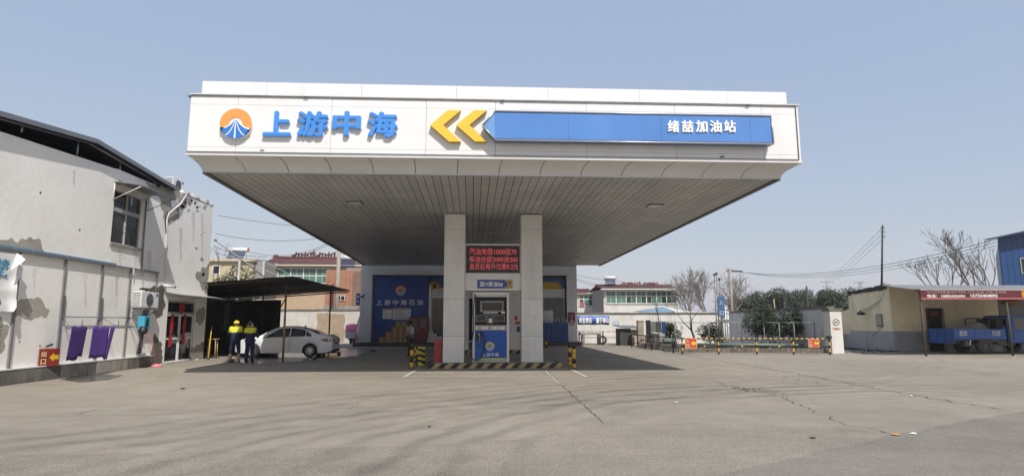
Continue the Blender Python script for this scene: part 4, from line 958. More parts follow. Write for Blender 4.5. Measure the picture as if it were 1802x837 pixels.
# hoses below the unit
for k in range(5): MB().tube(smooth([Vector((XW + .05 + .02 * k, a.y + .9 + .05 * k, 2.1)), Vector((XW + .08, a.y + .7 + .06 * k, 1.6)), Vector((XW + .06, a.y + .75 + .05 * k, 1.1)), Vector((XW + .05, a.y + .62 + .06 * k, .5))]), .016, 5).build('cable_bundle', BLACK if k % 2 else DGREY, lb)
# wall camera
p = wu(290, 505); t = thing('security_camera', 'white security camera above the ground floor door', 'camera', p)
MB().box(p.x, p.x + .05, p.y - .12, p.y + .02, p.z - .04, p.z + .08).build('mount', WINF, t); MB().tube([p + Vector((.06, -.2, .06)), p + Vector((.26, .2, .02))], .05, 10).build('body', WINF, t); MB().tube([p + Vector((.261, .201, .02)), p + Vector((.29, .25, .013))], .045, 10).build('lens_hood', BLACK, t)
# drying rail and purple cloths
ry0, ry1 = wu(107, 556).y, wu(226, 558).y; zr = 1.80; xo = XW + .62
t = thing('drying_rail', 'steel drying rail standing out from the wall', 'rail', (XW, (ry0 + ry1) / 2, 1.5))
MB().tube([(XW + .1, ry0, zr), (XW + .1, ry1, zr)], .018, 6).build('wall_bar', STEELP, t); MB().tube([(xo, ry0 + .0, 1.49), (xo, ry1 - .05, 1.49)], .014, 6).build('hanging_bar', STEELP, t)
for y in (ry0 + .02, (ry0 + ry1) / 2 + .1, ry1 - .1):
    MB().box(XW + .005, XW + .06, y - .05, y + .05, zr - .1, zr + .62).build('bracket_plate', STEELP, t); MB().tube([(XW + .06, y, zr), (xo, y, zr), (xo, y, 1.49)], .013, 5).build('arm', STEELP, t); MB().tube([(XW + .05, y, zr), (xo, y, 1.0 if y < ry0 + .1 else 1.49)], .012, 5).build('brace', STEELP, t)
def cloth(y0, y1, zb, slant, mt, label, notch=0):
    b2 = MB(); n, mrow = 14, 8; vs = []
    for j in range(mrow + 1):
        f = j / mrow
        for i in range(n + 1):
            y = y0 + (y1 - y0) * i / n; z = 1.505 - (1.505 - zb) * f + notch * f * (i > n * .7)
            vs.append((xo + .02 + .010 * f * math.sin(i * .42 + y0 * 3) + .003 * math.sin(i * 1.1 + 2 * f), y - slant * f, z + .015 * math.sin(i * .8)))
    b2.add(vs, [(j * (n + 1) + i, j * (n + 1) + i + 1, (j + 1) * (n + 1) + i + 1, (j + 1) * (n + 1) + i) for j in range(mrow) for i in range(n)], 0, True)
    o = b2.build('hanging_cloth', mt); md = o.modifiers.new('thick', 'SOLIDIFY'); md.thickness = .008; tag(o, label, 'cloth', 'purple cloths on the drying rail')
PUR = mat('deep purple cloth', (.042, .016, .135), .9, var=.15); PUR2 = mat('purple cloth', (.088, .036, .235), .9, var=.15)
def cy_(px): return onX(px, 600, xo).y
cloth(cy_(123), cy_(150), onX(120, 634, xo).z, .12, PUR, 'darkest purple cloth at the left end of the drying rail', .1)
cloth(cy_(160), cy_(189), onX(160, 630, xo).z, .10, PUR2, 'middle purple cloth on the drying rail')
cloth(cy_(192), cy_(199), onX(190, 631, xo).z, .28, PUR2, 'narrow purple cloth at the right end of the drying rail')
t = thing('wall_fuse_box', 'bright blue box with dark marks at the end of the drying rail', 'box', (XW + .5, ry1, 1.4))
bboxp('box', mat('cyan box', (.05, .33, .48), .5), t, XW + .42, XW + .66, ry1 - .18, ry1 + .22, 1.40, 1.86, .02); MB().prism([(XW + .661, ry1 - .1 + .22 * u_, 1.46 + .34 * v_) for u_, v_ in wavy_poly([(0, 0), (.9, .1), (.8, .9), (.3, 1), (.1, .6)], .12, 4, 2)], (.004, 0, 0)).build('dark_print', BLACK, t)
o = MB().lathe((xo, ry1 - .16, 1.22), [(0, 0), (.10, .02), (.13, .1), (.11, .2), (.04, .28)], 'z', 10); [v.__iadd__(Vector((noise.noise(v * 7), noise.noise(v * 7 + Vector((3, 1, 0))), 0)) * .05) for v in o.v]
tag(o.build('dark_rag', BLACK), 'dark rag bundled on the end of the drying rail', 'rag')
# red exit board leaning on the wall
def arrow_sign(name, label, c, w, h, ux, chars, post, flip=1, group='red arrow boards'):
    c = Vector(c); ux = Vector(ux).normalized(); uz = Vector((0, 0, 1)); nn = ux.cross(uz)
    t = thing(name, label, 'sign', (c.x, c.y, 0), 0, group)
    MB().obox(c, ux, nn, uz, w / 2, .012, h / 2).build('rim', mat('cream rim', (.60, .50, .33), .5) if not post else mat('dark red rim', (.30, .05, .03), .5), t)
    MB().obox(c + nn * .014, ux, nn, uz, w * .46, .003, h * .455).build('board', mat('sign red', (.50, .065, .03), .45, var=.1) if not post else mat('dull sign red', (.24, .03, .02), .5, var=.2), t)
    AR = [(-.02, 0), (.2, .24), (.2, .12), (.44, .12), (.44, -.12), (.2, -.12), (.2, -.24)]
    MB().prism([c + nn * .0172 + ux * (x * w) + uz * (z * h) for x, z in AR], nn * .004).build('arrow', mat('arrow yellow', (.72, .47, .03), .45), t)
    for i, ch in enumerate(chars): text('writing', ch, mat('sign cream', (.72, .6, .35), .5), t, c + nn * .0172 + ux * (-.29 * w) + uz * ((.20 - .42 * i) * h), w * .24, h * .3, ux=ux, depth=.004, bold=.02)
    return t
p = gp(62, 669); cz = onX(75, 629, p.x).z; t = arrow_sign('exit_board', 'red and yellow exit board leaning on a stick against the left wall', (p.x + .25, p.y + .1, onX(75, 629, p.x + .2).z), .62, .5, (.28, 1, 0), '出口', True)
MB().tube([(p.x + .14, p.y + .02, .001), (p.x + .17, p.y + .12, .80)], .025, 6).build('post', PAPER, t)
MB().tube([(p.x + .18, p.y + .05, .95), (p.x + .2, p.y + .25, 1.0)], .03, 6).build('tie', BLACK, t)
# pink mop
p = gp(271, 645); t = thing('mop', 'pink mop leaning on the wall beside the air conditioner', 'mop', (p.x, p.y, 0))
MB().tube([(p.x + .1, p.y, .09), (XW + .12, p.y - .1, 1.25)], .012, 6).build('stick', mat('red stick', (.5, .08, .06), .5), t); b2 = MB(); b2.lathe((p.x + .1, p.y, .001), [(0, 0), (.2, .0), (.19, .05), (.06, .1), (0, .12)], 'z', 12); b2.build('head', mat('pink mop head', (.7, .2, .22), .8), t)
# yellow pole and stool at the far corner
p = gp(366, 633); t = thing('yellow_pole', 'thin yellow pole leaning at the corner of the white building', 'pole', (p.x, p.y, 0)); MB().tube([(p.x, p.y, .001), (XW + .25, LYE + .1, 1.45)], .022, 6).build('pole', YEL, t); MB().lathe((p.x, p.y, .0), [(.028, 0.001), (.028, .08), (.02, .09)], 'z', 8).build('foot', RUBBER, t)
p = gp(373, 630); t = thing('wooden_stool', 'small wooden stool beside the yellow pole', 'stool', (p.x, p.y, 0)); bboxp('seat', mat('pale wood', (.42, .33, .18), .7), t, p.x - .22, p.x + .22, p.y - .15, p.y + .15, .86, .90, .01)
for i in (-1, 1):
    for j in (-1, 1): MB().tube([(p.x + .18 * i, p.y + .12 * j, .001), (p.x + .15 * i, p.y + .1 * j, .86)], .022, 6).build('leg', mat('pale wood', (.42, .33, .18)), t)

# ------------------------------------------------------------------ wash shed
SHED = mat('corroded dark roof sheet', (.05, .048, .046), .7, .1, .3, 2); SHP = mat('rusty shed post', (.10, .075, .055), .7, .2, .35, 6)
sh = thing('wash_shed', 'dark open car wash shed with corrugated roof behind the white building', 'shed', (-11, 34, 0))
XA, XB, YA, YBk = -17.5, -8.55, 28.3, 41.0
def zroof(x): return 3.72 + (x - XB) * .075
nsh = 11
for k in range(nsh):      # corrugated sheets running front to back
    x0 = XA + (XB - XA) * k / nsh; x1 = XA + (XB - XA) * (k + 1) / nsh + .03; b2 = MB(); vs = []; nn = 8
    ya, yb = YA + random.uniform(-.12, .12), YBk + random.uniform(-.15, .15)
    for i in range(nn + 1):
        x = x0 + (x1 - x0) * i / nn; z = zroof(x) + (.022 if i % 2 else -.0) + .008 * (k % 2)
        vs += [(x, ya, z), (x, yb, z + .03)]
    b2.add(vs, [(2 * i, 2 * i + 1, 2 * i + 3, 2 * i + 2) for i in range(nn)]); o = b2.build('roof_sheet', SHED, sh); md = o.modifiers.new('t', 'SOLIDIFY'); md.thickness = .01
for y in (28.6, 32.5, 36.8, 40.7): MB().tube([(XA, y, zroof(XA) - .07), (XB - .05, y, zroof(XB) - .07)], .045, 6).build('rafter', SHP, sh)
for (x, y) in ((-8.95, 28.75), (-8.9, 37.0), (-13.3, 28.8), (-13.2, 33), (-13.2, 38.0), (-17, 28.8)):
    o = MB().tube([(x, y, .001), (x, y, zroof(x) - .1)], .045, 8).build('post', SHP, sh)
    if x > -9.2 and y < 30: MB().tube([(x, y, .01), (x, y, 1.75)], .052, 8).build('ochre_sleeve', mat('ochre paint', (.38, .24, .09), .6, var=.35, scale=5), o)
MB().tube([(-8.95, 28.8, 2.8), (-11.8, 34.5, .9)], .03, 6).build('brace', SHP, sh)
MB().tube([(-8.95, 28.75, 2.95), (-10.4, 28.75, zroof(-10.4) - .12)], .025, 6).build('brace', SHP, sh)
WL_ = mat('dark shed board', (.06, .057, .053), .9, var=.3)  # one very dark tone for the shed's boards and the heap
for k in range(10): boxp('wall_board', WL_, sh, -17.4 + k * .46, -17.4 + k * .46 + .45, 40.2, 40.24, .001, 3.0 + .01 * k)
for k in range(22): boxp('wall_board', WL_, sh, -16.3, -16.26, 29 + k * .5, 29 + k * .5 + .49, .001, 3.05)
for k in range(5): MB().tube([(-15.8 + k * .55, 35 + .3 * k, .001), (-15.9 + k * .6, 35.3 + .3 * k, 2.3 - .2 * k)], .03, 6).build('leaning_pipe', SHP, sh)
t = thing('dark_tarpaulin', 'dark tarpaulin heap at the back of the wash shed', 'tarpaulin', (-14, 36, 0)); b2 = MB(); vs = []
for j in range(9):
    for i in range(13): vs.append((-15.6 + i * .27, 35 + j * .3, max(.005, 1.3 * math.sin(math.pi * i / 12) * math.sin(math.pi * j / 8) ** .7 * (1 + .4 * noise.noise(Vector((i * .6, j * .6, 3)))))))
b2.add(vs, [(j * 13 + i, j * 13 + i + 1, (j + 1) * 13 + i + 1, (j + 1) * 13 + i) for j in range(8) for i in range(12)], 0, True); b2.build('sheet', WL_, t)

# ------------------------------------------------------------------ white sedan
def make_car():
    t = thing('sedan_car', 'white sedan being washed beside the shed', 'car')
    PAINT = mat('white car paint', (.78, .79, .80), .18, 0, .03, 1, spec=.6); DG = mat('tinted car glass', (.010, .012, .014), .05, 0, .2, 1, spec=.35)
    TR = mat('car black trim', (.02, .02, .02), .5); CHR = mat('chrome', (.6, .6, .6), .15, .9, .05)
    L_, W_ = 4.60, 1.78; fx, rx = 3.70, 1.03        # x from rear (0) to front (4.6); axles
    top = [(0, .86), (.10, 1.00), (.45, 1.055), (.62, 1.07), (1.05, 1.27), (1.5, 1.40), (1.95, 1.455), (2.4, 1.45), (2.75, 1.39), (3.15, 1.19), (3.48, .99), (3.8, .945), (4.2, .87), (4.48, .76), (4.60, .62)]
    belt = [(0, .84), (.45, .955), (1.2, .965), (2.5, .935), (3.48, .90), (4.2, .80), (4.6, .58)]
    def lerp(tab, x):
        for (a, b), (c, d) in zip(tab, tab[1:]):
            if a <= x <= c: return b + (d - b) * (x - a) / (c - a)
        return tab[-1][1] if x > tab[0][0] else tab[0][1]
    def low(x):
        z = .20 + .10 * max(0, (.35 - x) / .35) + .06 * max(0, (x - 4.3) / .3)
        for ax in (fx, rx):
            d = abs(x - ax)
            if d < .365: z = max(z, .31 + math.sqrt(.365 ** 2 - d * d))
        return z
    def half(x):   # plan half width
        e = 1.0
        if x < .5: e = .86 + .14 * math.sin(math.pi / 2 * x / .5)
        if x > 3.9: e = .74 + .26 * math.cos(math.pi / 2 * (x - 3.9) / .7)
        return W_ / 2 * e
    def section(x):
        zt, zb, zl, h = lerp(top, x), lerp(belt, x), low(x), half(x)
        zb = min(zb, zt - .015); zl = min(zl, zb - .1); pts = []
        for s in (0, .25, .5, .75, 1): z = zl + (zb - zl) * s; pts.append((h * (.955 + .045 * math.sin(math.pi * (.18 + .62 * s))), z))
        roofh = zt - zb; inw = h - min(.30, roofh * .52) if roofh > .05 else h * .97
        for s in (.33, .66, .9): pts.append((h * .985 + (inw - h * .985) * s, zb + (zt - zb - .02) * s))
        pts += [(inw * .80, zt - .008), (inw * .4, zt + .012), (0, zt + .018)]
        return pts
    xs = sorted(set([i * L_ / 60 for i in range(61)] + [ax + s * .365 for ax in (fx, rx) for s in (-1, -.9, -.7, .7, .9, 1)]))
    b = MB(); rows = [section(x) for x in xs]; m_ = len(rows[0]); ring = 2 * m_ - 1
    for x, sct in zip(xs, rows):
        pr = [(-y, z) for y, z in sct] + [(y, z) for y, z in reversed(sct[:-1])]
        b.v += [Vector((x, y, z)) for y, z in pr]
    for i in range(len(xs) - 1):
        for k in range(ring - 1):
            q = i * ring + k; b.f.append([q, q + 1, q + ring + 1, q + ring]); b.mi.append(0); b.sm.append(True)
    b.f.append(list(range(ring))); b.mi.append(0); b.sm.append(False); q = (len(xs) - 1) * ring; b.f.append([q + k for k in range(ring)]); b.mi.append(0); b.sm.append(False)
    body = b.build('body', PAINT, t, local=True)
    MB().box(.3, 4.4, -.72, .72, .19, .5).build('underbody', TR, t, local=True)
    def flank(x, z, side, off):
        sc = section(x); 
        for (y0, z0), (y1, z1) in zip(sc, sc[1:]):
            if z0 <= z <= z1 + 1e-6: return Vector((x, side * (y0 + (y1 - y0) * (z - z0) / max(1e-6, z1 - z0) + off), z))
        return Vector((x, side * (sc[0][0] + off), z))
    # side glass and other panels following the body skin
    def skin(x, s, side, off):   # s 0..1 from belt to roof edge
        sc = section(x); z0 = sc[4][1]; z1 = sc[7][1]
        return flank(x, z0 + (z1 - z0) * s, side, off + .004)
    def strip(name, xa, xb, s0, s1, mt, parent, side, off=.006, n=8):
        bb = MB(); vs = []
        for i in range(n + 1):
            x = xa + (xb - xa) * i / n; a0 = s0(i / n) if callable(s0) else s0; a1 = s1(i / n) if callable(s1) else s1
            vs += [skin(x, a0, side, off), skin(x, a1, side, off)]
        bb.add(vs, [(2 * i, 2 * i + 1, 2 * i + 3, 2 * i + 2) for i in range(n)], 0, True); return bb.build(name, mt, parent, local=True)
    for side in (-1, 1):
        strip('side_window', 2.02, 3.16, .06, lambda u: .93 - .62 * max(0, (u - .45) / .55), DG, t, side)
        strip('side_window', 1.28, 1.97, .06, .93, DG, t, side); strip('side_window', .98, 1.24, .06, lambda u: .45 + .46 * u, DG, t, side)
        strip('window_trim', .95, 3.3, -.03, .045, CHR, t, side, .008, 20)
        for xa, xb in ((1.98, 3.25), (1.05, 1.97)):
            d = MB()
            pts = [flank(x, z, side, .004) for x, z in ((xa, .30), (xa, .90))]; q2 = [flank(x, z, side, .004) for x, z in ((xa + .012, .30), (xa + .012, .90))]
            d.add([flank(xa, z, side, .003) for z in (.72, .50, .30)] + [flank(xa + .014, z, side, .003) for z in (.72, .50, .30)] + [flank(xa, .93, side, .003), flank(xa + .014, .93, side, .003)], [(0, 1, 4, 3), (1, 2, 5, 4), (6, 0, 3, 7)])
            dd = d.build('door_seam', TR, t, local=True)
            MB().obox(flank(xa + .22, .80, side, .018), (1, 0, 0), (0, 1, 0), (0, 0, 1), .09, .012, .014).build('door_handle', PAINT, t, local=True)
        MB().bbox(3.02, 3.20, side * .90 - .1, side * .90 + .1, .98, 1.10, .03).build('mirror', PAINT, t, local=True)
        # tail lamp wrapping the corner
        P = [flank(.05, .88, side, .008), flank(.06, .74, side, .008), flank(.30, .73, side, .008), flank(.52, .80, side, .008), flank(.50, .84, side, .008), flank(.3, .87, side, .008)]
        tl = MB().add(P, [(0, 1, 2, 5), (5, 2, 3, 4)]).build('tail_lamp', mat('tail lamp red', (.16, .01, .012), .15), t, local=True)
        MB().box(-.012, .03, side * .36 if side > 0 else -.74, .74 if side > 0 else -.36, .73, .85).build('tail_lamp', mat('tail lamp red', (.16, .01, .012), .15), t, local=True)
        MB().add([flank(4.28, .76, side, .008), flank(4.30, .64, side, .008), flank(4.52, .60, side, .008), flank(4.50, .68, side, .008)], [(0, 1, 2, 3)]).build('headlight', mat('lamp glass', (.5, .52, .53), .1), t, local=True)
        for ax in (fx, rx):
            y = side * .80; w = thing('wheel', '', ''); 
            for k_ in ('label', 'category'): 
                if k_ in w: del w[k_]
            w.parent = t
            tp = [(.20, -.10), (.30, -.105), (.318, -.08), (.32, 0), (.318, .08), (.30, .105), (.20, .10)]
            MB().lathe((ax, y, .321), tp, 'y', 32).build('tyre', RUBBER, w, local=True)
            MB().lathe((ax, y, .321), [(.215, side * .02), (.215, side * .09), (.195, side * .095), (.19, side * .03)], 'y', 32).build('rim', CHR, w, local=True)
            MB().lathe((ax, y, .321), [(0, side * .035), (.2, side * .03)], 'y', 32).build('brake_shadow', TR, w, local=True)
            sp = MB()
            for k in range(10):
                a = 2 * math.pi * k / 10; ca, sa = math.cos(a), math.sin(a); tx = Vector((ca, 0, sa)); tn = Vector((-sa, 0, ca)); sp.obox(Vector((ax, y + side * .075, .321)) + tx * .12, tx, (0, 1, 0), tn, .085, .012, .017)
            sp.lathe((ax, y + side * .088, .321), [(0, side * .01), (.045, side * .008), (.05, 0)], 'y', 16); sp.build('spokes', CHR, w, local=True)
    # front and rear screens
    def screen(name, xa, xb, n=6):
        bb = MB(); vs = []
        for i in range(n + 1):
            x = xa + (xb - xa) * i / n; sc = section(x); inw = sc[7][0]
            for f in (-.88, -.45, 0, .45, .88): z = sc[8][1] + (sc[10][1] - sc[8][1]) * (1 - abs(f)) + .006; vs.append((x, f * inw, z))
        bb.add(vs, [(i * 5 + k, i * 5 + k + 1, (i + 1) * 5 + k + 1, (i + 1) * 5 + k) for i in range(n) for k in range(4)], 0, True); bb.build(name, DG, t, local=True)
    screen('rear_window', .68, 1.42); screen('windscreen', 2.82, 3.42)
    MB().bbox(-.02, .12, -.74, .74, .22, .36, .03).build('rear_diffuser', TR, t, local=True); MB().box(-.016, .01, -.26, .26, .58, .70).build('number_plate', mat('plate blue', (.03, .1, .4), .4), t, local=True)
    MB().box(.02, .3, -.6, .6, 1.045, 1.065).build('boot_edge', PAINT, t, local=True)
    MB().prism([(1.45, -.01, 1.42), (1.62, -.01, 1.44), (1.5, -.01, 1.5)], (0, .02, 0)).build('roof_antenna', TR, t, local=True)
    MB().bbox(4.5, 4.62, -.6, .6, .30, .45, .02).build('front_grille', TR, t, local=True)
    return t
car = make_car()
prx = onY(545, 620, 29.9).x
car.location = (prx + 1.03, 30.75, .001); car.rotation_euler.z = math.pi      # heading left
# scissor jack stand lying behind the car
p = gp(583, 624); t = thing('low_trolley', 'low rusty trolley on the wet floor behind the car', 'trolley', (p.x, p.y, 0))
bboxp('deck', mat('rusty red', (.12, .05, .04), .7), t, p.x - .5, p.x + .45, p.y - .2, p.y + .2, .10, .15, .01)
for i in (-1, 1):
    for j in (-1, 1): MB().lathe((p.x + .38 * i, p.y + .14 * j, .055), [(0, -.02), (.05, -.02), (.05, .02), (0, .02)], 'y', 10).build('caster', RUBBER, t)

# ------------------------------------------------------------------ people (skinned figures)
def skin_mesh(chains, sub=2):
    """chains: list of [(co, r), ...]; points within 1 mm share a joint"""
    V, E, RR = [], [], []
    def idx(co, r):
        for i, v in enumerate(V):
            if (v - co).length < .001: return i
        V.append(co); RR.append(r); return len(V) - 1
    for ch in chains:
        prev = None
        for co, r in ch:
            i = idx(Vector(co), r)
            if prev is not None and prev != i: E.append((prev, i))
            prev = i
    me = bpy.data.meshes.new('skin_tmp'); me.from_pydata(V, E, []); o = bpy.data.objects.new('skin_tmp', me); COL.objects.link(o)
    md = o.modifiers.new('s', 'SKIN'); md.use_smooth_shade = True
    for i, sv in enumerate(me.skin_vertices[0].data):
        r = RR[i]; sv.radius = r if isinstance(r, tuple) else (r, r); sv.use_root = (i == 0)
    ms = o.modifiers.new('d', 'SUBSURF'); ms.levels = sub; ms.render_levels = sub
    bpy.context.view_layer.update()
    m2 = bpy.data.meshes.new_from_object(o.evaluated_get(bpy.context.evaluated_depsgraph_get()))
    vs = [v.co.copy() for v in m2.vertices]; fs = [list(p.vertices) for p in m2.polygons]
    bpy.data.objects.remove(o); bpy.data.meshes.remove(me); bpy.data.meshes.remove(m2)
    b = MB(); b.add(vs, fs, 0, True); return b
SKIN = mat('skin', (.42, .24, .17), .55, var=.05)
def person(label, loc, rz, h, J, clothes, extras):
    """J: joints for a 1.7 m figure facing -y; clothes: dict of materials"""
    t = thing('person', label, 'person', loc, rz); s = h / 1.70
    g = lambda k: Vector(J[k]) * s
    W = lambda k, r: (g(k), r * s)
    def finger_chains(hand, elbow):
        hd = Vector(J[hand]); d = (hd - Vector(J[elbow])).normalized(); sd = d.cross(Vector((0, 1, 0))); sd = sd.normalized() if sd.length > .1 else Vector((1, 0, 0)); out = []
        for i, ln in enumerate((.055, .072, .078, .07, .055)):
            base = hd + d * .04 + sd * (.016 * (i - 2)); o = d * ln
            if i == 0: base = hd + sd * -.03; o = d * .04 - sd * .035
            out.append([((hd) * s, .03 * s), (base * s, .011 * s), ((base + o * .55 + Vector((0, -.006, 0))) * s, .0095 * s), ((base + o + Vector((0, -.018, 0))) * s, .008 * s)])
        return out
    ch = [[W('pel', .13), W('wst', .115), W('chs', .135), W('nck', .055), W('jaw', .075), W('hd', .098), W('crn', .07)]]
    for k in ('l', 'r'):
        ch.append([W('chs', .135), W(k + 'sh', .075), W(k + 'el', .045), W(k + 'wr', .028), W(k + 'ha', .036)])
        ch.append([W('pel', .13), W(k + 'hp', .095), W(k + 'kn', .058), W(k + 'an', .042), W(k + 'to', .038)]); ch += finger_chains(k + 'ha', k + 'el')
    skin_mesh(ch).build('body', SKIN, t, local=True)
    # jacket
    jr = clothes.get('puff', 1.0)
    jk = [[W('hem', .175 * jr), W('wst', .172 * jr), W('chs', .165 * jr), W('col', .10)]]
    for k in ('l', 'r'): jk.append([W('chs', .165 * jr), W(k + 'sh', .10 * jr), W(k + 'el', .07 * jr), W(k + 'wr', .05 * jr)])
    jb = skin_mesh(jk, 3)
    mats_ = clothes['jacket']; zs = clothes.get('split', 9) * s
    for i, f in enumerate(jb.f):
        c = sum((jb.v[q] for q in f), Vector()) / len(f); 
        if c.z > zs and abs(c.x) < .27 * s: jb.mi[i] = 1
    jb.build('jacket', mats_, t, local=True)
    tr = []
    for k in ('l', 'r'): tr.append([W('pel', .145), W(k + 'hp', .115), W(k + 'kn', .078)] + ([W(k + 'an', .06)] if clothes.get('boot', .75) > .5 else [(g(k + 'kn').lerp(g(k + 'an'), .38), .068 * s)]))
    skin_mesh(tr).build('trousers', clothes['trousers'], t, local=True)
    for k in ('l', 'r'):
        kn = Vector(J[k + 'kn']); an = Vector(J[k + 'an']); bt = kn.lerp(an, clothes.get('boot', .75))
        to = Vector(J[k + 'to'])
        skin_mesh([[(bt * s, .082 * s), (an * s, .066 * s), (Vector((an.x, an.y, .05)) * s, .05 * s), (Vector((to.x, to.y, .045)) * s, .043 * s)]], 2).build('boot', clothes['boots'], t, local=True)
    # face
    hd = g('hd'); f = Vector((0, -1, 0)) if 'face' not in J else Vector(J['face']).normalized(); sd = f.cross(Vector((0, 0, 1)))
    for q in (-1, 1):
        MB().lathe(hd + f * .088 * s + sd * (q * .032 * s) + Vector((0, 0, .004)), [(0, .012), (.011, .006), (.013, 0), (.011, -.006), (0, -.012)], 'z', 8).build('eye', BLACK, t, local=True)
        skin_mesh([[(hd + sd * (q * .093 * s) + Vector((0, 0, -.03)), .014), (hd + sd * (q * .103 * s), .018), (hd + sd * (q * .097 * s) + Vector((0, 0, .03)), .013)]], 1).build('ear', SKIN, t, local=True)
    skin_mesh([[(hd + f * .09 * s + Vector((0, 0, .01)), .010), (hd + f * .112 * s + Vector((0, 0, -.03)), .014)]], 1).build('nose', SKIN, t, local=True)
    MB().obox(hd + f * .093 * s + Vector((0, 0, -.06 * s)), sd, f, (0, 0, 1), .025, .006, .006).build('mouth', mat('lips', (.30, .10, .09), .5), t, local=True)
    extras(t, g, s, f, sd); return t
def hairball(t, g, s, f, mt, back=.02, r=.112, low=-.03, name='hair'):
    c = g('hd') - f * back * s + Vector((0, 0, .02 * s)); b = MB(); nn, mm = 16, 9; vs = []
    for j in range(mm + 1):
        a = math.pi * .62 * j / mm
        for k in range(nn):
            q = 2 * math.pi * k / nn; d = Vector((math.sin(a) * math.cos(q), math.sin(a) * math.sin(q), math.cos(a)))
            fr = d.dot(f); lift = max(0, fr) * .5 * (j / mm); vs.append(c + Vector((d.x, d.y, d.z + lift)) * r * s * (1 + .04 * noise.noise(d * 7)))
    b.add(vs, [(j * nn + k, j * nn + (k + 1) % nn, (j + 1) * nn + (k + 1) % nn, (j + 1) * nn + k) for j in range(mm) for k in range(nn)], 0, True); return b.build(name, mt, t, local=True)
HAIR = mat('black hair', (.012, .010, .010), .5)
base = dict(pel=(0, 0, .92), wst=(0, 0, 1.08), hem=(0, .0, .80), chs=(0, .0, 1.30), col=(0, .01, 1.45), nck=(0, .01, 1.44), jaw=(0, -.01, 1.50), hd=(0, -.01, 1.58), crn=(0, .0, 1.65),
            lsh=(-.19, 0, 1.37), lel=(-.30, -.02, 1.12), lwr=(-.24, -.2, 1.02), lha=(-.20, -.28, 1.03), rsh=(.19, 0, 1.37), rel=(.30, -.02, 1.12), rwr=(.24, -.2, 1.02), rha=(.20, -.28, 1.03),
            lhp=(-.10, 0, .86), lkn=(-.13, -.01, .47), lan=(-.14, .01, .09), lto=(-.15, -.13, .04), rhp=(.10, 0, .86), rkn=(.13, -.01, .47), ran=(.14, .01, .09), rto=(.15, -.13, .04))
NAVY = mat('navy work jacket', (.014, .022, .065), .8, var=.2); HIVIS = mat('bright yellow yoke', (.66, .66, .03), .6, var=.08); NAVYT = mat('navy trousers', (.016, .025, .075), .85)
TAN = mat('beige rubber boots', (.36, .31, .25), .5, var=.15)
def cap_extra(t, g, s, f, sd):
    hairball(t, g, s, f, HAIR, .015, .108)
    c = hairball(t, g, s, f, mat('yellow cap', (.70, .52, .03), .7), .01, .120, name='cap'); 
    for v in c.data.vertices:
        if v.co.z < g('hd').z + .015 * s: v.co.z = g('hd').z + .015 * s
    MB().obox(g('hd') + f * .15 * s + Vector((0, 0, .035 * s)), f, sd, (0, 0, 1), .06 * s, .08 * s, .006).build('cap_brim', mat('yellow cap', (.70, .52, .03)), t, local=True)
J1 = dict(base); J1.update(rel=(.30, -.08, 1.14), rwr=(.20, -.22, 1.28), rha=(.17, -.26, 1.36), lel=(-.36, -.02, 1.14), lwr=(-.40, -.16, 1.02), lha=(-.40, -.23, 1.02), face=(.5, -1, 0), lkn=(-.15, -.01, .47), lan=(-.17, .01, .09), lto=(-.18, -.13, .04), rkn=(.15, -.01, .47), ran=(.18, .01, .09), rto=(.2, -.13, .04), hem=(0, 0, .76))
p = gp(412, 637); person('person in yellow cap and navy jacket seen from behind, beige boots', (p.x, p.y, 0), math.pi + .1, 1.70, J1, dict(jacket=[NAVY, HIVIS], split=1.235, trousers=NAVYT, boots=TAN, puff=1.22, boot=.25), cap_extra)
def scarf_extra(t, g, s, f, sd):
    hairball(t, g, s, f, HAIR, .02, .112)
    pale = mat('white hair cloth', (.70, .70, .68), .8)
    for dx_, dz_, r_ in ((0, .10, .05), (-.05, .085, .04), (.05, .085, .04), (-.11, -.03, .042), (.11, -.03, .042), (-.09, .03, .03), (.09, .03, .03)):
        MB().lathe(g('hd') - f * .06 * s + sd * (dx_ * s) + Vector((0, 0, dz_ * s - .02)), [(0, -r_ * .8), (r_ * .8, -r_ * .4), (r_, 0), (r_ * .7, r_ * .6), (0, r_ * .8)], 'z', 8).build('hair_cloth', pale, t, local=True)
J2 = dict(base); J2.update(lel=(-.30, -.05, 1.13), lwr=(-.2, -.24, 1.05), lha=(-.16, -.31, 1.06), rel=(.33, -.05, 1.12), rwr=(.30, -.24, 1.05), rha=(.27, -.32, 1.06), hem=(0, 0, .84))
p = gp(438, 637); person('person in navy and yellow jacket with white hair cloth facing the white car', (p.x, p.y, 0), math.pi - .2, 1.66, J2, dict(jacket=[NAVY, HIVIS], split=1.235, trousers=NAVYT, boots=BLACK, puff=1.12, boot=.85), scarf_extra)
J3 = dict(base); J3.update(lel=(-.26, .02, 1.12), lwr=(-.24, -.14, .98), lha=(-.22, -.2, .95), rel=(.26, .02, 1.12), rwr=(.24, -.16, 1.0), rha=(.22, -.22, .98), lan=(-.12, -.12, .09), lto=(-.12, -.27, .04), lkn=(-.12, -.1, .48), ran=(.12, .12, .09), rto=(.12, -.02, .04), rkn=(.12, .03, .48), hem=(0, 0, .82))
p = gp(721, 627); person('person in silver and khaki jacket walking behind the striped bollards', (p.x, p.y, 0), -math.pi / 2 - .35, 1.68, J3, dict(jacket=[mat('khaki jacket', (.24, .21, .15), .7), mat('silver quilt', (.42, .42, .41), .35, .3, .5, 14)], split=1.10, trousers=BLACK, boots=BLACK, puff=1.15, boot=.9), lambda t, g, s, f, sd: hairball(t, g, s, f, HAIR, .02, .125))

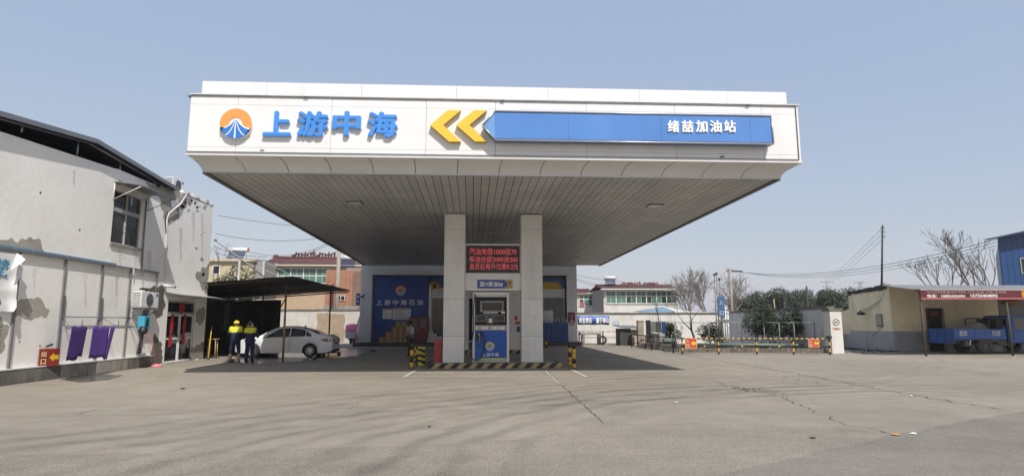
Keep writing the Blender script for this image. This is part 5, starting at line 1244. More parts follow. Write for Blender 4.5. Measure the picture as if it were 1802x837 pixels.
# ------------------------------------------------------------------ pink scooter
p = gp(617, 605); t = thing('electric_scooter', 'parked electric scooter under a pink weather cover beside the shop', 'scooter', (p.x, p.y, 0))
PINK = mat('pink cover', (.55, .13, .26), .6, var=.12); SCB = mat('scooter body', (.28, .06, .12), .35)
for (dy, nm) in ((-.05, 'front'), (1.15, 'rear')):
    w = MB().lathe((p.x, p.y + dy, .22), [(.12, -.045), (.20, -.05), (.22, 0), (.20, .05), (.12, .045)], 'x', 20).build('wheel', RUBBER, t); MB().lathe((p.x, p.y + dy, .22), [(0, -.03), (.12, -.03), (.12, .03), (0, .03)], 'x', 14).build('hub', STEEL, w)
MB().bbox(p.x - .14, p.x + .14, p.y + .1, p.y + .75, .22, .32, .03).build('footboard', SCB, t); MB().bbox(p.x - .17, p.x + .17, p.y + .65, p.y + 1.4, .32, .72, .06).build('rear_body', SCB, t); MB().bbox(p.x - .15, p.x + .15, p.y + .6, p.y + 1.35, .722, .82, .04).build('seat', BLACK, t)
MB().bbox(p.x - .22, p.x + .22, p.y - .0, p.y + .12, .30, 1.02, .05).build('leg_shield', SCB, t); MB().tube([(p.x, p.y - .05, .24), (p.x, p.y + .1, 1.06)], .03, 8).build('steering_column', STEEL, t); MB().tube([(p.x - .34, p.y + .12, 1.06), (p.x + .34, p.y + .12, 1.06)], .018, 6).build('handlebar', BLACK, t)
b2 = MB(); vs = []
for j in range(7):
    f_ = j / 6
    for i in range(11): u_ = -1 + .2 * i; vs.append((p.x + u_ * (.46 - .05 * f_), p.y - .12 - .1 * math.cos(u_ * 1.4) + .45 * (1 - f_) ** 2, .98 + .6 * (1 - f_) ** .6 - .12 * u_ * u_ + .015 * math.sin(i * 2 + j)))
b2.add(vs, [(j * 11 + i, j * 11 + i + 1, (j + 1) * 11 + i + 1, (j + 1) * 11 + i) for j in range(6) for i in range(10)], 0, True); o = b2.build('weather_cover', PINK, t); md = o.modifiers.new('t', 'SOLIDIFY'); md.thickness = .01
b2 = MB(); vs = []
for j in range(5):
    for i in range(9): u_ = -1 + .25 * i; vs.append((p.x + u_ * .40, p.y - .16 - .08 * math.cos(u_ * 1.4), .45 + .52 * j / 4 + .01 * math.sin(i * 3)))
b2.add(vs, [(j * 9 + i, j * 9 + i + 1, (j + 1) * 9 + i + 1, (j + 1) * 9 + i) for j in range(4) for i in range(8)], 0, True); b2.build('apron', mat('grey apron', (.35, .34, .35), .6), t)
MB().lathe((p.x, p.y - .26, .52), [(0, -.04), (.09, -.03), (.1, .03)], 'y', 14).build('headlight', mat('lamp glass', (.5, .52, .53)), t)
for sgn in (-1, 1): MB().tube([(p.x + .3 * sgn, p.y + .12, 1.06), (p.x + .36 * sgn, p.y + .1, 1.25)], .008, 5).build('mirror_arm', BLACK, t)

# ------------------------------------------------------------------ vegetation helpers
def leafmat(name, c, v=.4):
    mm = mat(name, c, .6, 0, v, 1.2); return mm
LEAF_D = leafmat('dark evergreen leaf', (.045, .062, .026)); LEAF_M = leafmat('olive leaf', (.075, .085, .035)); LEAF_G = leafmat('dusty grey green leaf', (.10, .10, .06))
BARK = mat('grey bark', (.13, .11, .09), .9, 0, .3, 5, bump=.3)
def crown(blobs, n, size, seed, hollow=.55):
    rnd = random.Random(seed); b = MB(); V = b.v; tot = sum(r ** 2 for *_, r in blobs)
    for (x, y, z, r) in blobs:
        for _ in range(int(n * r * r / tot)):
            d = Vector((rnd.gauss(0, 1), rnd.gauss(0, 1), rnd.gauss(0, 1))).normalized()
            rr = r * (hollow + (1 - hollow) * rnd.random() ** .7) * (1 + .28 * noise.noise(d * 2.3 + Vector((x, y, z))))
            if noise.noise(Vector((x, y, z)) + d * 3.1) < -.16: continue
            c = Vector((x, y, z)) + Vector((d.x, d.y, d.z * .9)) * rr
            a = Vector((rnd.gauss(0, 1), rnd.gauss(0, 1), rnd.gauss(0, .7))).normalized(); q = a.cross(d + Vector((rnd.uniform(-.6, .6), rnd.uniform(-.6, .6), rnd.uniform(-.6, .6)))).normalized(); s = size * rnd.uniform(.6, 1.3)
            i = len(V); V += [c - a * s, c + q * s * .5, c + a * s, c - q * s * .5]; b.f.append([i, i + 1, i + 2, i + 3]); b.mi.append(0); b.sm.append(False)
    return b
def limbs(b, p0, d, ln, r, depth, rnd, spread=.55, upb=.12, nk=(2, 3), sides=6, minr=.006):
    p1 = p0 + d * ln; mid = p0.lerp(p1, .5) + Vector((rnd.uniform(-1, 1), rnd.uniform(-1, 1), rnd.uniform(-.4, .4))) * ln * .06
    b.tube([p0, mid, p1], [r, r * .85, r * .7], sides if r > .03 else 3, cap=False)
    if depth == 0: return
    for k in range(rnd.randint(*nk)):
        a = d + Vector((rnd.uniform(-1, 1), rnd.uniform(-1, 1), rnd.uniform(-.6, .8))) * spread; a.z += upb; a.normalize()
        limbs(b, p1 if k < 2 else mid, a, ln * rnd.uniform(.62, .85), max(minr, r * rnd.uniform(.5, .68)), depth - 1, rnd, spread, upb, nk, sides, minr)
def bare_tree(name, label, base, h, r, seed, depth=6, spread=.55, mt=BARK, lean=(0, 0), ln=.28, trunk=.30, nk=(2, 3), grp=None, minr=.006):
    rnd = random.Random(seed); t = thing(name, label, 'tree', base, 0, grp); b = MB(); base = Vector(base)
    d = Vector((lean[0], lean[1], 1)).normalized(); top = base + d * h * trunk
    MB().tube([base + Vector((0, 0, .001)), base.lerp(top, .5) + Vector((.03, .02, 0)), top], [r * 1.25, r, r * .85], 8).build('trunk', mt, t)
    for k in range(3):
        a = d + Vector((rnd.uniform(-1, 1), rnd.uniform(-1, 1), rnd.uniform(-.1, .5))) * spread; limbs(b, top - d * .02, a.normalized(), h * ln, r * .62, depth - 1, rnd, spread, .12, nk, 5, minr)
    b.build('bare_crown', mt, t, fix=False); return t
def leafy(name, label, base, h, w, n, size, seed, mt=LEAF_D, trunk=.35, stems=1, grp=None, cat='tree', blobs=None, tr=.12, flat=1.0):
    rnd = random.Random(seed); t = thing(name, label, cat, base, 0, grp); base = Vector(base); b = MB(); zc = h * (trunk + (1 - trunk) * .45)
    for k in range(stems):
        o = Vector((rnd.uniform(-1, 1), rnd.uniform(-1, 1), 0)) * (0.04 + .06 * stems if stems > 1 else 0); e = base + Vector((o.x * 3.5 + rnd.uniform(-.1, .1) * w, o.y * 3, h * .72)); b.tube([base + o + Vector((0, 0, .001)), (base + o).lerp(e, .5) + Vector((rnd.uniform(-.05, .05) * w, 0, 0)), e], [tr, tr * .75, tr * .35], 6, cap=False)
        for q in range(4):
            st = (base + o).lerp(e, rnd.uniform(.45, .9)); en = st + Vector((rnd.uniform(-1, 1) * w * .35, rnd.uniform(-1, 1) * w * .35, h * .16)); b.tube([st, en], [tr * .4, tr * .15], 4, cap=False)
    b.build('trunk', BARK, t)
    if blobs is None:
        blobs = [(0, 0, zc, w * .34)]
        for k in range(9):
            a = rnd.uniform(0, 6.28); rr = w * rnd.uniform(.16, .32); blobs.append((math.cos(a) * rr, math.sin(a) * rr, zc + h * (1 - trunk) * rnd.uniform(-.34, .34), w * rnd.uniform(.14, .24)))
    crown([(base.x + x, base.y + y, base.z + z, r) for x, y, z, r in blobs], n, size, seed).build('crown', mt, t, fix=False)
    return t

# ------------------------------------------------------------------ behind, left
OLDW = mat('stained white perimeter wall', (.55, .52, .47), .9, 0, .12, .9, bump=.3, grime=.75, dirt=(.20, .17, .13))
COPE = mat('mossy coping', (.17, .155, .13), .9, 0, .35, 3, bump=.5)
def pwall(name, label, p0, p1, h, th, mt, bays):
    p0, p1 = Vector((*p0, 0)), Vector((*p1, 0)); d = (p1 - p0).normalized(); nn = Vector((-d.y, d.x, 0)); ln = (p1 - p0).length
    t = thing(name, label, 'wall', (p0 + p1) / 2)
    for k in range(bays):
        a, c = p0 + d * (ln * k / bays), p0 + d * (ln * (k + 1) / bays - .01); MB().obox((a + c) / 2 + Vector((0, 0, h / 2)), d, nn, (0, 0, 1), (c - a).length / 2, th / 2, h / 2 - .0005).build('bay', mt, t)
    nb = max(4, int(ln / .8))
    for k in range(nb):
        a, c = p0 + d * (ln * k / nb), p0 + d * (ln * (k + 1) / nb - .012); MB().obox((a + c) / 2 + Vector((0, 0, h + .06 + random.uniform(-.012, .012))), d, nn, (0, 0, 1), (c - a).length / 2, th / 2 + .07, .055).build('coping_slab', COPE, t)
    return t
lwz = onY(560, 544, 50).z - .1
lwall = pwall('perimeter_wall', 'stained white perimeter wall behind the wash shed', (-26, 50), (-8.9, 50), lwz, .24, OLDW, 9)
for px in ([(558, 552), (606, 552), (606, 601), (560, 601)], ):
    P = wavy_poly([(onY(*q_, 49.9).x, max(.02, onY(*q_, 49.9).z)) for q_ in px], .12, 8, 4); MB().prism([(x, 49.879, max(.01, z)) for x, z in P], (0, -.004, 0)).build('bare_render', mat('sandy render', (.36, .28, .19), .9, 0, .2, 2), lwall)
# brick shed with red infill
def brickmat(name, c1, c2, mortar, scale=1.0):
    mm = bpy.data.materials.new(name); mm.use_nodes = True; N = mm.node_tree.nodes; L = mm.node_tree.links; b = N['Principled BSDF']; b.inputs['Roughness'].default_value = .9
    tc = N.new('ShaderNodeTexCoord'); s = N.new('ShaderNodeSeparateXYZ'); c = N.new('ShaderNodeCombineXYZ'); L.new(tc.outputs['Object'], s.inputs[0]); ad = N.new('ShaderNodeMath'); ad.operation = 'ADD'; L.new(s.outputs[0], ad.inputs[0]); L.new(s.outputs[1], ad.inputs[1]); L.new(ad.outputs[0], c.inputs[0]); L.new(s.outputs[2], c.inputs[1])
    br = N.new('ShaderNodeTexBrick'); br.inputs['Color1'].default_value = (*c1, 1); br.inputs['Color2'].default_value = (*c2, 1); br.inputs['Mortar'].default_value = (*mortar, 1); br.inputs['Scale'].default_value = 1; br.inputs['Brick Width'].default_value = .26 * scale; br.inputs['Row Height'].default_value = .085 * scale; br.inputs['Mortar Size'].default_value = .01
    nz = N.new('ShaderNodeTexNoise'); nz.inputs['Scale'].default_value = 1.4; nz.inputs['Detail'].default_value = 6; mr = N.new('ShaderNodeMapRange'); mr.inputs['To Min'].default_value = .75; mr.inputs['To Max'].default_value = 1.2; L.new(tc.outputs['Object'], nz.inputs['Vector']); L.new(nz.outputs[0], mr.inputs[0])
    vm = N.new('ShaderNodeVectorMath'); vm.operation = 'SCALE'; L.new(c.outputs[0], br.inputs['Vector']); L.new(br.outputs['Color'], vm.inputs[0]); L.new(mr.outputs[0], vm.inputs['Scale']); L.new(vm.outputs[0], b.inputs['Base Color']); return mm
BRICKR = brickmat('orange brick', (.42, .19, .11), (.36, .15, .085), (.30, .22, .17)); BRICKD = brickmat('brown brick', (.24, .13, .085), (.2, .11, .07), (.2, .17, .14))
YBR = 58.0
def X(px, Y, py=500): return onY(px, py, Y).x
def Z(py, Y, px=900): return onY(px, py, Y).z
t = thing('brick_shed', 'orange brick shed with pilasters behind the perimeter wall', 'building', (X(605, YBR), YBR + 2, 0))
xs_ = [X(573, YBR), X(595, YBR), X(615, YBR), X(633, YBR)]
boxp('wall', BRICKR, t, xs_[0], xs_[3], YBR, YBR + 4, 0, Z(476, YBR)); 
for x in (xs_[0], X(590, YBR), X(609, YBR)): boxp('pilaster', BRICKR, t, x, x + .32, YBR - .12, YBR - .001, 0, Z(477, YBR))
boxp('darker_end', BRICKD, t, X(620, YBR), xs_[3] + .01, YBR - .02, YBR - .001, 0, Z(478, YBR)); boxp('base_band', CONC, t, xs_[0] - .05, xs_[3], YBR - .2, YBR - .121, 0, Z(538, YBR))
w = boxp('window', WINF, t, X(594, YBR), X(614, YBR), YBR - .10, YBR - .002, Z(529, YBR), Z(520, YBR))
for k in range(3): a = X(594, YBR) + .05 + (X(614, YBR) - X(594, YBR)) * k / 3; boxp('pane', GLASS_D, w, a, a + .30, YBR - .108, YBR - .101, Z(529, YBR) + .05, Z(520, YBR) - .05)
# tiled houses with green glazed verandas
TILE = mat('maroon roof tile', (.125, .05, .045), .7, 0, .25, 3); EAVE = mat('pale eave band', (.52, .45, .36), .7)
def tiled_roof(t, x0, x1, y0, y1, z0, z1, rows=4):
    """front slope in overlapping tile courses, ribs on every course"""
    for k in range(rows):
        a, c = k / rows, (k + 1) / rows + .03; ya, yb = y0 + (y1 - y0) * a, y0 + (y1 - y0) * c; za, zb = z0 + (z1 - z0) * a, z0 + (z1 - z0) * c; n = max(12, int((x1 - x0) / .28)); b = MB(); vs = []
        for i in range(2 * n + 1):
            x = x0 + (x1 - x0) * i / (2 * n); o = .05 * (i % 2); vs += [(x, ya, za + o + .03), (x, yb, zb + o)]
        b.add(vs, [(2 * i, 2 * i + 1, 2 * i + 3, 2 * i + 2) for i in range(2 * n)]); o = b.build('tile_course', TILE, t); md = o.modifiers.new('t', 'SOLIDIFY'); md.thickness = .03
    part('rear_slope', TILE, t, 'hexa', [(x0, y1, z1 - .1), (x1, y1, z1 - .1), (x1, 2 * y1 - y0, z0), (x0, 2 * y1 - y0, z0), (x0, y1, z1), (x1, y1, z1), (x1, 2 * y1 - y0, z0 + .1), (x0, 2 * y1 - y0, z0 + .1)])
    b = MB().tube([(x0, y1, z1 + .1), (x1, y1, z1 + .1)], .14, 8).build('ridge', TILE, t)
def ornament(t, x, y, z, s, kind):
    b = MB()
    if kind == 0:
        for k in range(7): u_ = k / 6; b.tube([(x + (u_ - .5) * 2 * s, y, z + .1), (x + (u_ - .5) * 2 * s + .1 * s, y, z + .25 * s + .35 * s * abs(math.sin(k * 1.9)))], .10 * s, 5)
        b.tube([(x - s, y, z + .12), (x - .3 * s, y, z + .42 * s), (x + .4 * s, y, z + .2 * s), (x + s, y, z + .5 * s)], .10 * s, 6)
    else: b.lathe((x, y, z), [(.2 * s, 0), (.12 * s, .2 * s), (.25 * s, .4 * s), (.1 * s, .65 * s), (0, .9 * s)], 'z', 8)
    b.build('ridge_ornament', TILE, t)
def glazing(t, x0, x1, y, z0, zt, z1, n, seed, sub=2):
    rnd = random.Random(seed); fr = MB(); w_ = (x1 - x0) / n; th = .05
    fr.box(x0, x1, y - .05, y, z0 - th, z0 + th).box(x0, x1, y - .05, y, z1 - th, z1 + th).box(x0, x1, y - .05, y, zt - .05, zt + .05)
    for k in range(n + 1): fr.box(x0 + k * w_ - .05, x0 + k * w_ + .05, y - .056, y + .006, z0 + th + .001, z1 - th - .001)
    f = fr.build('window', WINF, t)
    cols = [GLASS_G, glassmat('darker green glass', (.022, .055, .045)), glassmat('pale green glass', (.10, .22, .17), .25)]
    for k in range(n):
        for s_ in range(sub):
            a = x0 + k * w_ + .05 + (w_ - .1) * s_ / sub; c = a + (w_ - .1) / sub - .03
            boxp('pane', cols[0] if rnd.random() < .8 else cols[2], f, a, c, y - .022, y - .012, zt + .051, z1 - th - .001); boxp('pane', rnd.choice(cols), f, a, c, y - .022, y - .012, z0 + th + .001, zt - .051)
            if s_ < sub - 1: boxp('mullion', WINF, f, c + .002, c + .03, y - .04, y - .01, z0 + th + .001, z1 - th - .001)
def heater(label, x, y, z, w, s=1.0):
    t = thing('solar_heater', label, 'solar heater', (x, y, z), 0, 'solar water heaters on the roofs'); TUBE = mat('vacuum tubes', (.03, .045, .09), .2)
    for k in range(14): u_ = x - w / 2 + w * (k + .5) / 14; MB().tube([(u_, y - .75 * s, z + .12), (u_, y + .25 * s, z + 1.15 * s)], w / 14 * .40, 6).build('glass_tube', TUBE, t)
    b = MB().tube([(x - w / 2 - .12, y + .35 * s, z + 1.32 * s), (x + w / 2 + .12, y + .35 * s, z + 1.32 * s)], .26 * s, 14).build('tank', mat('white tank', (.72, .71, .70), .35), t); MB().tube([(x + w / 2 + .121, y + .35 * s, z + 1.32 * s), (x + w / 2 + .19, y + .35 * s, z + 1.32 * s)], .265 * s, 14).build('end_cap', mat('orange cap', (.5, .15, .08), .5), t)
    for q in (-1, 1): MB().tube([(x + q * w * .48, y - .78 * s, z + .001), (x + q * w * .48, y + .3 * s, z + 1.2 * s)], .03, 5).tube([(x + q * w * .48, y + .4 * s, z + .001), (x + q * w * .48, y + .4 * s, z + 1.2 * s)], .03, 5).build('stand', STEEL, t)
YH = 75
t = thing('tiled_house', 'house with maroon tiled roof and green glazed upper floor behind the wash shed', 'building', (X(550, YH), YH + 4, 0))
hx0, hx1 = X(464, YH), X(650, YH)
boxp('wall', mat('cream render', (.50, .42, .32), .85, 0, .12, .8), t, hx0, hx1, YH + .1, YH + 8, 0, Z(470, YH))
boxp('lower_band', mat('tan render', (.46, .34, .23), .85), t, hx0, hx1, YH + .04, YH + .099, 0, Z(502, YH))
glazing(t, hx0 + .1, X(578, YH), YH + .04, Z(499, YH), Z(486, YH), Z(473, YH), 5, 3); boxp('eave', EAVE, t, hx0 - .2, hx1, YH - .6, YH + .09, Z(470, YH), Z(467, YH)); tiled_roof(t, hx0 - .2, hx1, YH - .6, YH + 3.4, Z(466.5, YH), Z(456, YH + 3.4), 4)
for px, k in ((528, 0), (550, 1), (570, 0)): ornament(t, X(px, YH + 3.4), YH + 3.4, Z(456, YH + 3.4) + .15, 1.15, k)
for x in (hx0 - .1, hx1 - .3): boxp('ridge_end', TILE, t, x, x + .5, YH + 3.2, YH + 3.6, Z(456, YH + 3.4), Z(453, YH + 3.4) + .2)
heater('solar water heater with dark tubes above the orange brick shed', X(611, 63), 63.3, Z(474.5, 63), 1.45, .95)
boxp('heater_platform', CONC, bpy.data.objects['brick_shed'], xs_[1], xs_[3] + .6, YBR + 3.4, YBR + 7.2, 0, Z(474.5, 63) - .001)
YC = 70
t = thing('cream_house', 'low cream house with grey gable wall left of the tiled house', 'building', (X(410, YC), YC + 3, 0)); CREAM = mat('yellow cream boards', (.52, .45, .29), .8, 0, .1, 1)
cx0, cx1 = X(340, YC), X(443, YC)
boxp('wall', CREAM, t, cx0, cx1, YC, YC + 6, 0, Z(462, YC)); 
for k in range(12): boxp('board', CREAM, t, X(418, YC), cx1 - .02, YC - .03, YC - .001, Z(500, YC) + k * .20, Z(500, YC) + k * .20 + .185)
boxp('gable_wall', mat('grey render', (.27, .255, .235), .9), t, cx1 + .001, X(460, YC), YC + .3, YC + 7, 0, Z(460, YC)); boxp('roof_slab', EAVE, t, cx0 - .3, cx1 + .4, YC - .4, YC + 6, Z(462, YC) + .001, Z(457.5, YC))
heater('solar water heater with orange end cap on the cream house roof', X(414, YC + 2), YC + 2, Z(457.5, YC) + .002, 1.9, 1.0)
w = boxp('window', WINF, t, X(372, YC), X(386, YC), YC - .06, YC - .001, Z(485, YC), Z(468, YC)); boxp('pane', GLASS_D, w, X(374, YC), X(384, YC), YC - .07, YC - .061, Z(483, YC), Z(470, YC))
leafy('evergreen_tree', 'dull green bushy tree growing before the cream house', (X(404, 58), 58, 0), Z(463, 58), 6.6, 7000, .15, 5, LEAF_G, .12, 1, None, 'tree', None, .14)
bare_tree('bare_sapling', 'bare twiggy sapling at the left edge of the cream house', (X(380, 52), 52, 0), 8.2, .08, 31, 5, .5, BARK, (.0, 0), .22, .4)
# poles and stays
CPOLE = mat('concrete pole', (.33, .29, .24), .9, 0, .25, 3)
def upole(label, px, py0, Y, r0_, r1_, arms, mt=CPOLE, zb=0):
    x = X(px, Y, py0); z = Z(py0, Y); t = thing('utility_pole', label, 'pole', (x, Y, zb), 0, 'utility poles'); MB().tube([(x, Y, zb + .001), (x, Y, z)], [r0_, r1_], 10).build('shaft', mt, t)
    for dz_, hw in arms:
        a = MB().box(x - hw, x + hw, Y - .05, Y + .05, z - dz_ - .05, z - dz_ + .05).build('cross_arm', STEELP, t)
        for q in (-.9, -.3, .35, .9): MB().lathe((x + q * hw, Y, z - dz_ + .05), [(.03, 0), (.07, .05), (.04, .1), (.07, .15), (0, .2)], 'z', 8).build('insulator', mat('brown insulator', (.1, .05, .035), .3), a)
    LASTPOLE[0] = t; return Vector((x, Y, z))
LASTPOLE = [None]
upole('thick weathered pole rising in front of the orange brick shed', 597, 428, 55, .19, .16, [])
for px, py, lab in ((419, 457, 'left slim grey post above the wash shed roof'), (462, 459, 'right slim grey post above the wash shed roof')):
    t = thing('steel_post', lab, 'post', (X(px, 45), 45, 0), 0, 'slim posts behind the shed'); MB().tube([(X(px, 45), 45, .001), (X(px, 45), 45, Z(py, 45))], .085, 8).build('shaft', mat('pale post', (.36, .36, .37), .5, .1), t); MB().lathe((X(px, 45), 45, Z(py, 45)), [(.1, 0), (.1, .04), (0, .06)], 'z', 8).build('cap', STEELP, t)
def cable(pts, r, sag, label=None, parent=None, n=14, mt=BLACK, name='cable'):
    a, c = Vector(pts[0]), Vector(pts[1]); P = [a.lerp(c, k / n) - Vector((0, 0, sag * 4 * (k / n) * (1 - k / n))) for k in range(n + 1)]
    o = MB().tube(P, r, 4, cap=False).build(name, mt, parent)
    if parent is None and label: tag(o, label, 'cable')
    return o
t = thing('stay_pole', 'pale diagonal stay running from the building corner down to the shed roof', 'stay', (-12, 30, 4)); MB().tube([onY(379, 422, 30), onY(478, 497, 36)], .035, 6).build('tube', mat('pale stay', (.55, .54, .53), .5), t); MB().lathe(onY(379, 422, 30), [(0, -.06), (.07, -.04), (.07, .04), (0, .06)], 'z', 8).build('anchor', STEELP, t)
wt = thing('overhead_cables', 'overhead cables crossing behind the left end of the canopy', 'cables', (-12, 50, 8))
for a, c, sg in (((383, 379), (560, 401), .1), ((380, 411), (560, 419), .4), ((434, 441), (590, 420), .9), ((376, 433), (470, 452), .25), ((378, 445), (545, 460), .3), ((440, 458), (590, 424), .6)): cable((onY(*a, 52), onY(*c, 55)), .018, sg, None, wt)
for a, c in (((376, 438), (525, 497)), ((440, 445), (530, 492))): cable((onY(*a, 40), onY(*c, 41)), .016, .05, None, wt, mt=mat('pale wire', (.5, .5, .5), .5))

# ------------------------------------------------------------------ right: enclosure walls
WR = mat('bright white perimeter wall', (.66, .645, .61), .85, 0, .08, .8, bump=.2, grime=.45, dirt=(.34, .30, .24))
YW = 47.5; wtop = Z(552, YW)
rw_ = pwall('perimeter_wall', 'bright white perimeter wall with safety banner right of the shop', (7.4, YW), (19.3, YW), wtop, .24, WR, 6)
# board with safety slogan
sb = thing('slogan_board', 'blue slogan board with white lettering on the white wall', 'sign', (X(1043, YW - .15), YW - .15, Z(583, YW)))
b2 = MB(); n = 12; vs = []
for i in range(n + 1): x = X(1016, YW - .2) + (X(1071, YW - .2) - X(1016, YW - .2)) * i / n; vs += [(x, YW - .16 - .02 * math.sin(i * 1.2), Z(570, YW) + .012 * math.sin(i)), (x, YW - .16 - .02 * math.sin(i * 1.2), Z(555.5, YW) + .012 * math.cos(i * 1.4))]
b2.add(vs, [(2 * i, 2 * i + 1, 2 * i + 3, 2 * i + 2) for i in range(n)], 0, True); o = b2.build('panel', mat('slogan blue', (.045, .13, .40), .5, var=.12), sb); md = o.modifiers.new('t', 'SOLIDIFY'); md.thickness = .02; md.offset = 1
for i, ch in enumerate('安全责任 重于泰山'):
    if ch == ' ': continue
    px = 1021.5 + i * 5.75 + (1.4 if i > 4 else 0); text('character', ch, LWHITE, sb, (X(px, YW - .2, 563), YW - .225, Z(563, YW - .2)), .245, .42, depth=.006, bold=.03)
t = thing('small_notice', 'small pale blue notice right of the slogan board', 'sign', (X(1081, YW - .13), YW - .13, Z(571, YW))); boxp('plate', mat('pale blue plate', (.28, .40, .52), .5), t, X(1076, YW), X(1087, YW), YW - .145, YW - .125, Z(571.5, YW), Z(565, YW)); text('writing', '加油区', LWHITE, t, (X(1081.5, YW - .15), YW - .146, Z(568.3, YW)), .42, .16, depth=.004)
SHW = mat('weathered grey white wall', (.70, .68, .65), .88, 0, .14, .8, bump=.25, grime=.5, dirt=(.20, .185, .16))
GPX, GPY = 18.45, 31.4
sw = pwall('side_wall', 'weathered side wall of the tank yard running to the gate pillar', (19.35, YW - .2), (GPX + .35, GPY + .45), 2.35, .24, SHW, 8)
t = thing('gate_pillar', 'white gate pillar with a no smoking sign at the end of the side wall', 'pillar', (GPX, GPY, 0))
bboxp('shaft', WR, t, GPX - .12, GPX + .52, GPY - .2, GPY + .43, .001, 2.22, .02); bboxp('cap', COPE, t, GPX - .17, GPX + .57, GPY - .25, GPY + .48, 2.221, 2.34, .015)
MB().lathe((GPX + .2, GPY - .203, 1.62), [(.145, 0), (.18, 0), (.18, -.005), (.145, -.005), (.145, 0)], 'y', 24).build('prohibition_ring', DGREY, t); MB().obox((GPX + .2, GPY - .206, 1.62), (1, 0, 1), (0, 1, 0), (-1, 0, 1), .15, .002, .014).build('prohibition_bar', DGREY, t); MB().obox((GPX + .2, GPY - .2045, 1.62), (1, 0, -.35), (0, 1, 0), (.35, 0, 1), .10, .0015, .018).build('cigarette', DGREY, t)
text('writing', '严禁烟火', mat('red brown print', (.35, .08, .04), .7), t, (GPX + .2, GPY - .2005, 1.28), .42, .13, depth=.004, bold=.03)
# enclosed yard bed
SOIL = mat('dark soil bed', (.07, .06, .045), .95, 0, .4, 1.5, bump=.5)
sheet('yard_bed', [(10.3, 33.9), (18.4, 32.2), (19.1, 47), (13, 47)], .02, SOIL)
t = thing('bed_kerb', 'low brick kerb along the front of the tank yard', 'kerb', (14.4, 33, 0)); k0, k1 = Vector((10.9, 33.35, 0)), Vector((18.3, 31.75, 0)); d_ = (k1 - k0).normalized()
for k in range(30): a = k0 + d_ * ((k1 - k0).length * (k + .5) / 30); MB().obox(a + Vector((0, 0, .12)), d_, (-d_.y, d_.x, 0), (0, 0, 1), .118, .09, .12 + random.uniform(-.012, .012)).build('brick', mat('dusty kerb brick', (.17, .14, .11), .9, 0, .4, 4), t)
# striped barrier rail
br_ = thing('striped_barrier', 'black and yellow striped pipe barrier along the tank yard', 'barrier', (14.7, 33, 0))
pp = [gp(px, py) for px, py in ((1201, 622), (1265, 623), (1332, 623), (1397, 623.5), (1461, 624))]
def bands(name, a, c, r, n, parent, n6=8):
    b = MB()
    for k in range(n): b.tube([a.lerp(c, k / n), a.lerp(c, (k + 1) / n)], r, n6, mi=k % 2, cap=(k in (0, n - 1)))
    return b.build(name, [BLKP, YEL], parent)
for p in pp: bands('post', Vector((p.x, p.y, .001)), Vector((p.x, p.y, .80)), .045, 5, br_); MB().lathe((p.x, p.y, .8), [(.05, 0), (.05, .03), (0, .05)], 'z', 8).build('post_cap', BLKP, br_)
for a, c in zip(pp, pp[1:]):
    bands('top_rail', Vector((a.x, a.y, .80)), Vector((c.x, c.y, .80)), .03, 14, br_); MB().tube([(a.x, a.y, .40), (c.x, c.y, .40)], .04, 8).build('mid_rail', BLKP, br_); bands('mid_rail_mark', Vector((a.x, a.y, .40)).lerp(Vector((c.x, c.y, .40)), .55), Vector((a.x, a.y, .40)).lerp(Vector((c.x, c.y, .40)), .64), .045, 2, br_)
MB().bbox(pp[4].x - .1, pp[4].x + .1, pp[4].y - .1, pp[4].y + .1, .80, .95, .01).build('end_box', BLKP, br_)
for px, lab in ((1216, 'red entrance board at the left end of the striped barrier'), (1432, 'red entrance board at the right end of the striped barrier')):
    p = onY(px, 603.5, (pp[0].y + pp[1].y) / 2 - .35 if px < 1300 else min(pp[3].y, pp[4].y) - .12); t = arrow_sign('entrance_board', lab, (p.x, p.y, p.z), .62 if px < 1300 else .56, .53 if px < 1300 else .42, (1, 0, 0), '入口', False, 1, 'red arrow boards')
    for q in (-.2, .2): MB().tube([(p.x + q, p.y + .02, p.z + .1), (p.x + q, p.y + .10, .82)], .008, 4).build('hanger', STEELP, t)
# thin railing behind
rl = thing('thin_railing', 'thin grey pipe railing inside the tank yard', 'railing', (15, 36, 0)); YR_ = 36.5
ends = [(X(px, 37.6 - 4.6 * (px - 1188) / 246, 590), 37.6 - 4.6 * (px - 1188) / 246) for px in (1188, 1248, 1306, 1345, 1372, 1398, 1434)]
for (x, y) in ends: MB().tube([(x, y, .001), (x, y, Z(567, y))], .03, 6).build('post', STEELP, rl)
for a, c in zip(ends, ends[1:]): MB().tube([(*a, Z(567, a[1]) - .02), (*c, Z(567, c[1]) - .02)], .022, 6).build('rail', mat('pale rail', (.25, .25, .25), .5), rl); MB().tube([(*a, .62), (*c, .62)], .02, 6).build('rail', STEELP, rl)
# vent pipes with blue entrance sign
vp_ = thing('vent_pipes', 'three tall vent pipes with a blue sign in the tank yard', 'vent pipes', (X(1266, 36), 36, 0))
for px, py, mt in ((1260.5, 484, STEELP), (1264.5, 482, STEELP), (1269, 492, STEELP), (1273, 545, WINF), (1277, 545, WINF), (1281, 552, WINF)):
    x = X(px, 36.0, 560); MB().tube([(x, 36, .001), (x, 36, Z(py, 36))], .035 if mt is STEELP else .045, 8).build('pipe', mt, vp_); MB().lathe((x, 36, Z(py, 36)), [(.04, 0), (.075, .02), (.075, .12), (0, .16)], 'z', 10).build('vent_cap', DGREY if mt is STEELP else WINF, vp_)
boxp('clamp', STEELP, vp_, X(1259, 36), X(1283, 36), 35.93, 35.96, Z(566, 36), Z(562, 36))
t = thing('entrance_sign', 'tall blue entrance sign fixed to the vent pipes', 'sign', (X(1267, 35.8), 35.85, Z(557, 36)))
